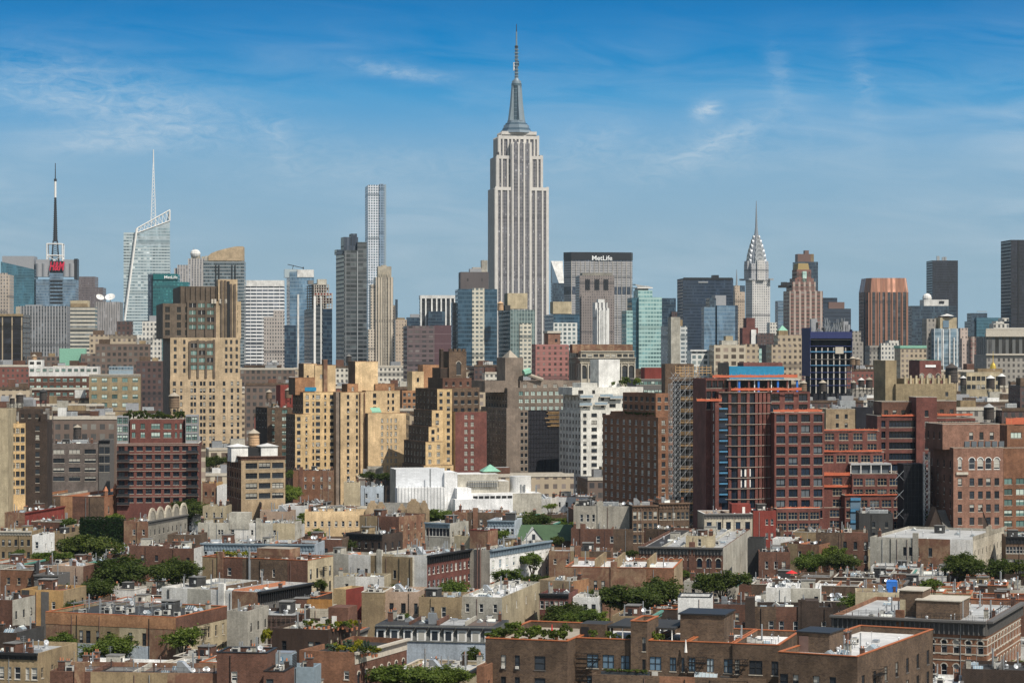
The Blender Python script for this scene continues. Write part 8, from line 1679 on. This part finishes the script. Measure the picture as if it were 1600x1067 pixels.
H(2,192,300,304,62,16,-5,'stucco_white','stucco_white','roof_tar','white fronted house with a broad dark window',win=[('f',dict(cols=[(.7,3.2)],w=3,h=1.6,p=9,top=2.6,rows=1,kind='band'))],D=12)
H(2,120,235,240,165,15.5,-6,'stucco_cream','stucco_cream','roof_tar','cream rendered house with narrow windows beside the maroon mansard',win=[('f',wf(3,1,.7,1.9,4,2.2))],D=10)
H(2,235,415,420,150,16,8,'brick_maroon','brick_maroon','roof_tar','maroon house with white scalloped trim under a black mansard',win=[('f',wf(7,1,1.2,2.0,4,2.4,kind='arch',frame='fr_dark',sill='trim_white'))],corn=('f','trim_black',1.2),D=10)
H(2,412,565,570,192,14.5,-6,'stucco_pink','stucco_pink','roof_silver','salmon pink low house with pale sloping shed roof',D=10,bk=1,bkm='bulkhead_metal')
H(2,355,420,424,62,16.5,-6,'stucco_white','stucco_white','roof_white','tiny white rooftop cabin in front of the cream loft',win=[('f',dict(cols=[(.5,1.2)],w=1.2,h=1.8,p=9,top=1.2,rows=1,frame='fr_dark'))],D=6,cl=False)
H(2,600,830,836,335,14,-6,'brick_brown','brick_brown','roof_red','brown brick house with red and white roof sheds',D=12,bk=2,ch=2,bkm='bulkhead_brick')
# tan gabled row
F = Frame(2,610,640,1250,192,4,h=16.5); F.D = 12; rt = F.root('gabled_row','tan brick row with curved dutch gables and green gutters','house'); F.root_ob = rt
block(rt,'walls',0,F.lx(960,0),0,11,0,16.5,'brick_honey','roof_tar',win=[('f',wf(9,1,.9,1.8,4,3.2))]); block(rt,'walls',F.lx(960,0),F.W,0,11,0,14.8,'brick_tan','roof_tar',win=[('f',wf(10,1,1.0,2.0,4,2.4))],parapet=0)
m = MB(); x0,x1 = F.lx(960,0),F.W; m.face([(x0,-.4,14.8),(x1,-.4,14.8),(x1,5,19),(x0,5,19)],'slate_roof'); m.face([(x1,11,14.8),(x0,11,14.8),(x0,5,19),(x1,5,19)],'slate_roof'); m.box(x0,x1,-.6,-.41,14.5,14.85,'trim_green',bottom=True); m.build('slate_roof',rt)
for X,w_,zz in ((985,2.4,20),(1028,2.2,19.6),(1135,1.6,19),(1195,3.0,20.5),(1248,1.8,20)):
    m = MB(); x = F.lx(X,-.5); m.prism([(x - w_,-.55),(x + w_,-.55),(x + w_,1),(x - w_,1)],10,17,'brick_tan'); pr = [(-1,17),(-.8,17.3),(-.62,zz - 1.2),(-.3,zz - .5),(-.3,zz),(.3,zz),(.3,zz - .5),(.62,zz - 1.2),(.8,17.3),(1,17)]
    m.face([(x + w_*a_,-.55,z_) for a_,z_ in pr],'brick_tan'); m.face([(x + w_*a_,.2,z_) for a_,z_ in pr[::-1]],'brick_tan')
    for (a_,c_) in zip(pr,pr[1:]): m.face([(x + w_*a_[0],-.55,a_[1]),(x + w_*c_[0],-.55,c_[1]),(x + w_*c_[0],.2,c_[1]),(x + w_*a_[0],.2,a_[1])],'stone_pale')
    m.box(x - .5,x + .5,-.62,-.56,13.6,15.8,'glass'); m.build('gable',rt)
clutter(rt,random.Random(21),1,F.lx(940,0),1,10,15.8,dict(ch=4,bk=2,sk=2,ac=2)); HOUSES.append((F,'',rt))
F = H('g',625,630,720,830,17,3,'stucco_cream','stucco_cream','roof_tar','tall cream stair house with a black pitched top',D=8,ch=1)
H('g',345,348,575,765,19,4,'brick_red','brick_red','roof_brown','low red brick parapet at the foot of the yellow complex',D=10,ch=2)
H('g',720,724,850,855,17,2,'stucco_blue','stucco_blue','roof_grey','grey blue slated shop roof behind the tan gabled row',D=9,ch=2)

# ------------------------------------------------------------------ trees
TR = tree
for (z,Xl,Xr,Yt,Yb,top,mt,lb_,sd) in [
    (1,245,600,348,480,17,'leaf_deep','wide dark tree beside the tan tenement, with paler tree before it',1),(1,140,330,425,500,14,'leaf_mid','low brighter tree in front of the wide dark tree',2),
    (1,430,735,462,640,16,'leaf_deep','broad dark tree crown above white low house and brick wall',3),(1,700,975,465,620,16.5,'leaf_deep','dark tree behind the white painted party wall',4),(1,325,560,565,680,13.5,'leaf_deep','lower dark tree in front of broad tree crown',5),
    (1,40,225,160,245,19,'leaf_deep','dark tree growing behind the red painted house',1),(1,-40,45,175,245,18,'leaf_mid','tree cut by the photo edge near the red painted house',2),
    (1,800,1005,188,295,17,'leaf_deep','round dark tree behind the scalloped parapet house',3),(1,765,960,138,196,18,'leaf_deep','tree top beside the tall orange brick pier',4),(1,385,660,838,975,12.5,'leaf_mid','spreading light green courtyard tree below the painted panels',5),
    (2,300,470,98,165,15,'leaf_mid','bright bushy tree beside the maroon mansard',1),(2,455,612,48,160,18,'leaf_bright','yellow green tree below the cream piered loft',2),(2,355,520,158,215,14,'leaf_deep','dark low tree by the salmon pink house',3),
    (2,600,720,188,250,14.5,'leaf_mid','small mid green tree in front of the tan gabled row',4),(2,700,830,205,300,15,'leaf_deep','dark tree between tan gabled row and red brick house',5),(2,835,905,330,400,13.5,'leaf_deep','small dark tree under black cornice',2),
    (2,955,1330,965,1110,15.5,'leaf_mid','large fresh green tree rising at the bottom edge',1),(3,300,560,985,1120,15,'leaf_mid','second fresh green tree by the bottom edge brick wall',4),(3,500,612,890,1010,15,'leaf_deep','dark tree beside the brown apartment wall',3),
    (3,742,945,247,320,18,'leaf_deep','round dark tree above the green pitched roof',4),(3,615,730,328,392,15,'leaf_bright','bright green tree left of the green pitched roof',5),(3,640,800,512,610,13,'leaf_mid','tree in front of the white and pale blue row',1),(3,790,920,540,610,11.5,'leaf_deep','dark low tree next to the brick building with white roof',2),(3,500,710,660,760,11.5,'leaf_bright','feathery bright tree in the yard by the mansard row',3),
    (4,205,560,560,745,14.5,'leaf_deep','very large dark tree in front of the white roofed brick building',1),(4,400,695,532,700,15,'leaf_deep','tall dark tree beside the plain white garage',5),(4,735,1015,480,650,16,'leaf_deep','dark tree standing before the arched brownstone row',2),(4,-40,240,668,740,11,'leaf_deep','low dark trees behind the brown building terrace',3),
    (5,125,300,435,560,15.5,'leaf_mid','loose street tree before the low red brick house',4),(5,270,440,440,555,15.5,'leaf_deep','dark street tree beside the brown brick tenement',1),(5,845,1065,445,585,16.5,'leaf_deep','flat topped dark tree below the gothic parapet front',3),(5,1010,1180,462,580,16,'leaf_deep','second dark tree below the gothic parapet front',5),(5,1150,1290,470,560,16,'leaf_deep','dark tree at the photo edge under dark brownstone row',2),(5,690,785,240,325,19,'leaf_mid','green tree between black hall and dark church',1),(5,735,845,560,635,18,'leaf_bright','bright potted tree among red roofs',4),
    ('f',1125,1255,885,985,20,'leaf_deep','street tree at the foot of the stepped tan tower',2),('g',715,830,768,830,20,'leaf_deep','dark tree at the foot of the yellow complex',3),('g',800,922,772,830,20,'leaf_deep','dark tree left of the white sheeting',4),('g',300,350,755,820,22,'leaf_mid','slim tree beside the cream piered loft',5),
    ('g',240,400,855,960,17,'leaf_bright','bright tree in front of the cream piered loft',3),('h',525,610,945,972,17.5,'leaf_bright','little bright roof tree below the white sheeting',5),('g',1040,1270,975,1005,15,'leaf_mid','green row of bushes below the tan gabled row',1),(4,380,455,385,430,15,'leaf_deep','small dark tree in front of the arched brownstones',4),(3,340,545,575,660,14.2,'leaf_mid','planted green deck below the maroon corniced front',5)]:
    tree(z,Xl,Xr,Yt,Yb,top,mt,lb_,sd)
# ivy covered wall
F = Frame(1,380,592,600,272,-8,h=17,D=5); rt = F.root('ivy_wall','brick garden wall smothered in dark ivy','wall'); m = MB(); m.box(0,F.W,.6,3,0,16.4,'brick_dark'); m.build('wall',rt); rg = random.Random(6); m = MB()
for i in range(2600):
    x,z,y = rg.uniform(0,F.W),rg.uniform(6,17),rg.uniform(-.3,.6); s = rg.uniform(.2,.45); a_ = rg.uniform(0,3.14); dx,dz = s*math.cos(a_),s*math.sin(a_)
    if z > 16.4: y = rg.uniform(-.2,3)
    m.face([(x - dx,y,z - dz),(x + dz*.7,y - rg.uniform(0,.3),z - dx*.7),(x + dx,y,z + dz),(x - dz*.7,y + rg.uniform(0,.2),z + dx*.7)],'leaf_ivy')
m.build('ivy',rt)
# plants on the terraces
rg = random.Random(15)
def terrace(F,pts,zbase,label,group,mats=('leaf_mid','leaf_bright','leaf_deep','leaf_deep'),rr=(.6,1.2),hh=(1.2,2.4),name='potted_shrub'):
    for i,(X,yo,zz) in enumerate(pts):
        x = F.lx(X,yo,zz); shrub(*F.world(x,yo,zbase),rg.uniform(*rr),rg.uniform(*hh),mats[i % len(mats)],label,i,group,name=name)
terrace(BB,[(640 + 26*i,2.2 + (i*37 % 5)*1.7,3) for i in range(15)] + [(690,4,3),(760,7,3),(850,3,3),(930,4,3),(985,5,3)],21.02,'leafy potted shrub in the roof garden on the brown apartment building','roof garden shrubs on the brown apartment building',rr=(.8,1.6),hh=(1.6,3.2))
terrace(BB,[(215,8,4),(295,8,4),(340,7.5,4),(400,8,4),(520,8,4),(545,7.5,4),(560,8.4,4)],21.02,'shrub standing by the low roof canopy on the brown apartment building','shrubs by the roof canopy',rr=(.6,1.1),hh=(1.4,2.4))
terrace(COR,[(770 + 18*i,1.2 + (i % 3)*.9,2) for i in range(14)],16.7,'planted shrub on the corner brick house terrace','terrace shrubs on the corner brick house',('leaf_blue','leaf_yellow','leaf_mid','leaf_yellow','leaf_deep'),(.7,1.2),(1.4,3.0))
terrace(PENT,[(640 + 24*i,2 + (i % 3)*1.6,2) for i in range(12)],19.55,'plant in the rooftop garden of the dark brown penthouse','rooftop garden plants on the dark brown penthouse',('leaf_mid','leaf_yellow','leaf_deep'),(.5,1.1),(.9,2.0))
F = [h[0] for h in HOUSES if h[2].get('label','').startswith('brick party wall house')][0]; terrace(F,[(200 + 16*i,3 + (i % 2),2) for i in range(10)],F.zr,'yellow green shrub on the patched brick party wall house roof','shrubs on the patched brick house roof',('leaf_yellow','leaf_bright'),(.7,1.2),(1.5,2.4))
F = Frame(2,395,470,474,895,-8,h=16.2,D=3); rt = F.root('roof_deck','small white railed deck with a yellow bush','deck'); block(rt,'walls',0,F.W,0,3,0,16.2,'stucco_pale','roof_tan',parapet=.1); railing(rt,[(0,0,16.2),(F.W,0,16.2)],.9,'fr_white'); shrub(*F.world(F.W*.55,1.5,16.1),1.5,4.2,'leaf_yellow','yellow leaved bush on the small white railed deck',3)

# ------------------------------------------------------------------ terrace things
def umbrella(F,X,yo,z0,label,mat,open_=False,z=None,h=2.8):
    x = F.lx(X,yo,z); rt = tag(empty('patio_umbrella',F.world(x,yo,z0),F.a),label,'umbrella')
    m = MB(); m.cyl(0,0,0,.12,.35,.35,'metal_dark',10); m.tube((0,0,0),(0,0,h),.035,'wood_grey',6); m.build('pole',rt)
    m = MB(); m.cyl(0,0,h - .6 if open_ else h - 2.0,h + .1,1.5 if open_ else .26,.05,mat,8); m.build('canopy',rt)
umbrella(BB,690,4.2,18.0,'folded white umbrella against the brown apartment building','canvas_white',False,4,4.4); umbrella(BB,930,5,21.02,'red folded umbrella among the brown building roof garden','red_vivid',False,3,3.0)
F = Frame(4,1195,1240,1262,520,-8,h=15,D=3); umbrella(F,1230,1,13.6,'open red umbrella on a roof near the street trees','red_vivid',True,4,2.6)
F = [h[0] for h in HOUSES if h[2].get('label','').startswith('cream rendered house with a corrugated')][0]
rt = tag(empty('storage_box',F.world(F.lx(595,6),6,F.zr),F.a),'blue tarpaulin covered box among red roofs','box'); m = MB(); m.box(-1.2,1.2,-.8,.8,0,2.6,'blue_paint'); m.prism([(-1.25,-.85),(1.25,-.85),(1.25,.85),(-1.25,.85)],2.6,2.9,'blue_paint',None,[(-.9,-.5),(.9,-.5),(.9,.5),(-.9,.5)]); m.build('cover',rt)

# ------------------------------------------------------------------ water towers
for (X,Y,z,d,w,lb_,tk,rf) in [
    (110,542,'f',900,42,'dark water tank with a pale cone roof above the dark flat roof','wood_tank_dark','roof_tan'),(68,565,'f',905,30,'smaller water tank next to a dark pale coned tank','wood_tank_dark','roof_tan'),(240,524,'f',1150,44,'black water tank before the long red and white block','wood_tank_dark','roof_tar'),(968,542,'f',1000,62,'brown water tank beside the stepped tan tower','wood_tank','roof_tan'),
    (430,722,'f',900,46,'squat tan coned water tank above the grey loft','wood_tank_dark','roof_tan'),(190,332,'f',1600,30,'tiny tan water tank by the low brown block','wood_tank_tan','roof_tan'),(215,316,'g',1055,34,'slim water tank above the plain brown apartment block','wood_tank','roof_tan'),(322,304,'g',1050,40,'brown water tank beside the red penthouse','wood_tank','roof_tan'),(658,118,'g',1300,34,'grey water tank over the dark glass tower foot','wood_tank_dark','roof_grey'),
    (365,856,'e',1300,38,'twin water tank, the one nearer to tan stone blocks','wood_tank','roof_tan'),(395,862,'e',1300,34,'twin water tank, its partner standing nearer to the red brick block','wood_tank','roof_tan'),(370,1006,'e',1150,36,'first of three water tanks before pinkish loft block','wood_tank_dark','roof_tan'),(418,988,'e',1160,40,'middle one of three water tanks, with a white cone','wood_tank_dark','roof_white'),(467,984,'e',1155,46,'largest of three water tanks beside the khaki stone tower','wood_tank_dark','roof_tan'),
    (975,898,'e',1300,82,'large black rooftop water tank next to the dark red block','wood_tank_dark','wood_tank_dark'),(1216,972,'e',1250,56,'white capped water tank under the gilded dome','wood_tank_dark','roof_white'),(1285,962,'e',1260,50,'white capped water tank beyond the gilded dome','wood_tank_dark','roof_white'),(1048,976,'e',1250,40,'small white capped tank beside the tan domed building','wood_tank_dark','roof_white'),
    (1085,320,'j',820,62,'dark water tank with silver cap over the pinkish brick warehouse','wood_tank_dark','roof_silver'),(180,1002,'e',1050,50,'low water tank with pale cone beyond orange netting','wood_tank_dark','roof_tan'),(60,1005,'e',1050,46,'water tank with tan cone beside white stair block','wood_tank','roof_tan')]:
    water_tower(X,Y,z,d,w,lb_,tk,rf)

# ------------------------------------------------------------------ the crowd of smaller roofs that fills the blocks between
def overlap(a,b,pad=0.8):
    ax,ay,aux,auy,aW,aD = a; bx,by,bux,buy,bW,bD = b[:6]
    ca = [(ax + aux*i - auy*j,ay + auy*i + aux*j) for i,j in ((0,0),(aW,0),(aW,aD),(0,aD))]; cb = [(bx + bux*i - buy*j,by + buy*i + bux*j) for i,j in ((0,0),(bW,0),(bW,bD),(0,bD))]
    for (ux,uy) in ((aux,auy),(-auy,aux),(bux,buy),(-buy,bux)):
        pa = [x*ux + y*uy for x,y in ca]; pb = [x*ux + y*uy for x,y in cb]
        if max(pa) < min(pb) + pad or max(pb) < min(pa) + pad: return False
    return True
LAND = [(o,o.location.x,o.location.y,o.get('label')) for o in bpy.data.objects if o.parent is None and o.get('category') in ('house','building','church','building site','tower') and o.location.y < 2000]
USED = set()
def short(lb_): 
    w = lb_.replace(',','').split(); stop = ('with','under','beside','behind','at','above','squeezed','near','in','by','crowned','whose','partly','wrapped','between','before','stepped','stepping','beyond','next','bearing','hugging','adjoining','veiled','patched','standing','right','on','parallel','crowded','parallelling')
    out = [w[0]]
    for x in w[1:]:
        if x in stop: break
        out.append(x)
    return ' '.join(out[:6])
def filler_label(kind,look,x,y):
    c = sorted(LAND,key=lambda L: (L[1] - x) ** 2 + (L[2] - y) ** 2)
    for L in c[:14]:
        dx,dy = x - L[1],y - L[2]; rel = ['behind','beyond'] if dy > 4 and abs(dy) > abs(dx)*.6 else ['in front of','below'] if dy < -4 and abs(dy) > abs(dx)*.6 else ['beside','next to','adjoining']
        for r_ in rel:
            t = '%s %s the %s' % (look,r_,short(L[3]))
            if len(t.split()) > 16 or t in USED: continue
            USED.add(t); return t
    return look + ' between the %s and the %s' % (short(c[0][3]),short(c[1][3]))
rg = random.Random(101); NF = 0
def try_fill(x,y,a,W_,D_,h,style,name,far=False):
    global NF
    u = (math.cos(R(a)),math.sin(R(a))); k = (x,y,u[0],u[1],W_,D_)
    for f_ in FOOT:
        if abs(f_[1] - y) < 90 and overlap(k,f_[:6]): return False
    wall,side,roof,look = style
    F = Frame.__new__(Frame); F.z = 0; F.a = R(a); F.h = h; F.d = y; F.W,F.D,F.o = W_,D_,(x,y); F.u = u; F.b = (-u[1],u[0])
    lab = filler_label(name,look,x + W_/2,y)
    root = F.root(name,lab,'house' if not far else 'building'); NF += 1
    if not far:
        faces = [('f',wf(max(1,int(W_/3.2)),2,.95,1.8,3.3,2.0,frame=rg.choice(['fr_white','fr_dark','fr_tan']),m0=.08,m1=.08))] if rg.random() < .85 else []
        faces.append(('r' if a < 0 else 'l',wf(max(1,int(D_/2.6)),2,1.0,1.9,3.4,2.4,frame=rg.choice(['fr_white','fr_tan']))))
        zr = block(root,'walls',0,W_,0,D_,0,h,wall,roof,side,faces,.6,rg.choice([None,None,'tile_orange','stone_pale']))
        if rg.random() < .5: cornice(root,'r' if a < 0 else 'l',0,W_,0,D_,h,rg.choice(['trim_black','stone_dark','stone_pale','trim_green']),1.2,.6)
        clutter(root,rg,.4,W_ - .4,.4,D_ - .4,zr)
    else:
        m = MB(); m.box(0,W_,0,D_,0,h,wall,MATS[roof]); t = .5
        m.box(0,W_,-.25,-.01,h - .4,h + .9,'stone_pale' if rg.random() < .5 else 'brick_brown'); m.build('walls',root)
        for i in range(rg.randint(1,3)):
            m = MB(); bw,bd,bh = rg.uniform(3,8),rg.uniform(3,7),rg.uniform(2.5,5); bx_ = rg.uniform(0,max(.1,W_ - bw)); m.box(bx_,bx_ + bw,2,2 + bd,h - .1,h + bh,rg.choice(['brick_brown','stucco_tan','stucco_pale','brick_red','grey_clad','metal_grey','stucco_white']),MATS[rg.choice(['roof_grey','roof_silver','roof_tar'])]); m.build('penthouse',root)
        for i in range(rg.randint(0,2)): put_small(root,'cooling_unit',rg.uniform(2,W_ - 2),rg.uniform(10,12),h,0,1.2)
    return True
STY = [('brick_dark','brownstone','roof_tar','sooty brick house with tar roof'),('brick_red','brick_brown','roof_tar','dark red brick house with tar roof'),('stucco_white','stucco_pale','roof_white','white rendered house with white roof'),('stucco_pale','stucco_pale','roof_silver','pale rendered house with silver roof'),('stucco_white','brick_brown','roof_silver','white fronted house with silver roof'),('brick_red','brick_red','roof_tar','red brick house with black tar roof'),('brick_brown','brick_brown','roof_grey','brown brick house with grey roof'),('stucco_cream','stucco_cream','roof_silver','cream rendered house with silver roof'),('stucco_pale','brick_red','roof_white','pale rendered house with white roof'),('brick_worn','brownstone','roof_brown','patched brick house with brown roof'),('stucco_tan','brick_brown','roof_tar','tan rendered house with tar roof'),('paint_white','paint_white','roof_silver','white painted house with silver roof'),('brick_dark','brick_dark','roof_tar','dark brick house with tar roof'),('brick_rust','brick_rust','roof_silver','rust brick house with silver roof'),('stucco_grey','stucco_grey','roof_silver','grey rendered house with silver roof')]
def boxpx(k,h):                         # columns covered, top of the front edge, top of the back edge, in the photograph's pixels
    P = [(k[0] + k[2]*i - k[3]*j,k[1] + k[3]*i + k[2]*j) for i,j in ((0,0),(k[4],0),(k[4],k[5]),(0,k[5]))]
    xs = [CX + FPX*x/y for x,y in P]; ys = [HOR + FPX*(CAMZ - h)/y for x,y in P]
    return min(xs),max(xs),max(ys),min(ys)
HAND = [(f_,) + boxpx(f_[:6],f_[6]) for f_ in FOOT]
def lowest(xa,xb,y):                   # a filler may not rise over what stands behind it
    v = 0
    for f_,a_,c_,yt,yb in HAND:
        if f_[1] > y + 2 and a_ < xb - 6 and c_ > xa + 6:
            d = f_[1]
            vb = f_[7] if len(f_) > 7 else min(yt + 8*FPX/d,1060) if d < 690 or f_[6] < 26 else min(yt + 400,745 if d < 1120 else 700 if 1365 < d < 1375 else 622 if d < 1450 else 574)
            v = max(v,vb)
    return v
cand = []
y = 378.0
while y < 900:
    half = 812/FPX*y; x = -half - 4 + rg.uniform(0,6)
    while x < half:
        W_,D_ = rg.uniform(7.5,15),rg.uniform(10,15); cand.append((y + rg.uniform(0,4),x,-14 + rg.uniform(-1,1),W_,D_,rg.uniform(10.5,13.5) if y < 640 else rg.uniform(11,16),rg.choice(STY),'town_house',False)); x += W_ + rg.uniform(.3,1.2)
    y += 17.5*(1 + (y - 378)/900)
FST = [('f_brownloft','brown loft block'),('f_tanstone','tan stone block'),('f_redbrick','red brick block'),('f_greystone','grey stone block'),('f_darkbrick','dark brick block'),('f_tanwhite','cream brick block'),('f_whitestone','white stone block'),('f_limegrid','beige loft block')]
RST = [('roof_grey','a grey roof'),('roof_silver','a silver roof'),('roof_tar','a black roof'),('roof_tan','a sandy roof')]
y = 905.0
while y < 2300:
    half = 815/FPX*y; x = -half - 6
    while x < half:
        W_,D_ = rg.uniform(18,34)*(1 + (y - 900)/3000),rg.uniform(16,26)
        s_,t_ = rg.choice(FST),rg.choice(RST); cand.append((y + rg.uniform(0,8),x,7 + rg.uniform(-2,4),W_,D_,0,(s_[0],s_[0],t_[0],s_[1] + ' with ' + t_[1]),'city_block',True)); x += W_ + rg.uniform(1,8)
    y += 40*(1 + (y - 900)/1000)
ev = [(f_[0][1],0,f_) for f_ in HAND] + [(c_[0],1,c_) for c_ in cand]; ev.sort(key=lambda e: e[0])
HAND = [h_ for h_ in HAND]
colmin = [1067.0]*401; COUNT = {}
def cover(a_,c_,yt):
    for i in range(max(0,int(a_/4)),min(400,int(c_/4)) + 1): colmin[i] = min(colmin[i],yt)
for _,kind_,e in ev:
    if kind_ == 0:
        if len(e[0]) < 8: cover(e[1] + 2,e[2] - 2,e[4])
        continue
    y,x,a,W_,D_,h,st,nm,far = e; k = (x,y,math.cos(R(a)),math.sin(R(a)),W_,D_)
    xa,xb,_,_ = boxpx(k,10); lo = lowest(xa,xb,y)
    if far: lo = max(lo,640 if y < 1150 else 602 if y < 1500 else 566)
    hmax = CAMZ - (lo + rg.uniform(-2,14) - HOR)*y/FPX if lo else 99
    h = min(h,hmax) if not far else hmax
    if h < (6 if not far else 12): continue
    xa,xb,yf,yb = boxpx(k,h)
    vis = sum(max(0,colmin[i] - yb)*4 for i in range(max(0,int(xa/4)),min(400,int(xb/4)) + 1))
    if vis < (160 if not far else 110): continue
    if try_fill(x,y,a,W_,D_,h,st,nm,far) or (not far and try_fill(x + 1.5,y + 2,a,6.5,8,h - .5,st,nm)):
        cover(xa + 2,xb - 2,yb); COUNT[nm] = COUNT.get(nm,0) + 1
# small trees in the yards left open between the houses
NT = 0
for i in range(2500):
    y = rg.uniform(400,860); x = rg.uniform(-800,800)/FPX*y; r_ = rg.uniform(1.8,4.2); h = rg.uniform(10,15); k = (x - r_*.7,y - r_*.7,1,0,r_*1.4,r_*1.4)
    if NT >= 95 or any(abs(f_[1] - y) < 90 and overlap(k,f_[:6],.2) for f_ in FOOT): continue
    FOOT.append(k + (h,)); NT += 1; px_,py_ = CX + FPX*x/y,HOR + FPX*(CAMZ - h)/y; w_ = r_*FPX/y
    tree(0,px_ - w_,px_ + w_,py_,py_ + w_*1.5,h,rg.choice(['leaf_deep','leaf_mid','leaf_mid','leaf_bright']),filler_label('tree',rg.choice(['small green yard tree','little leafy tree','round yard tree']),x,y),1 + i % 5)

# ------------------------------------------------------------------ summer haze between the far towers
m = MB(); m.box(-3990,3990,-195,8790,-1.0,480,'asphalt',bottom=True)
hz = m.build('haze'); tag(hz,kind='stuff')
hm = bpy.data.materials.new('haze'); hm.use_nodes = True; ht = hm.node_tree; ht.nodes.clear()
o_ = ht.nodes.new('ShaderNodeOutputMaterial'); v_ = ht.nodes.new('ShaderNodeVolumePrincipled'); ht.links.new(v_.outputs[0],o_.inputs['Volume'])
v_.inputs['Color'].default_value = (.62,.80,.95,1); v_.inputs['Density'].default_value = 2.5e-5; v_.inputs['Anisotropy'].default_value = 0.2
hz.data.materials.clear(); hz.data.materials.append(hm)
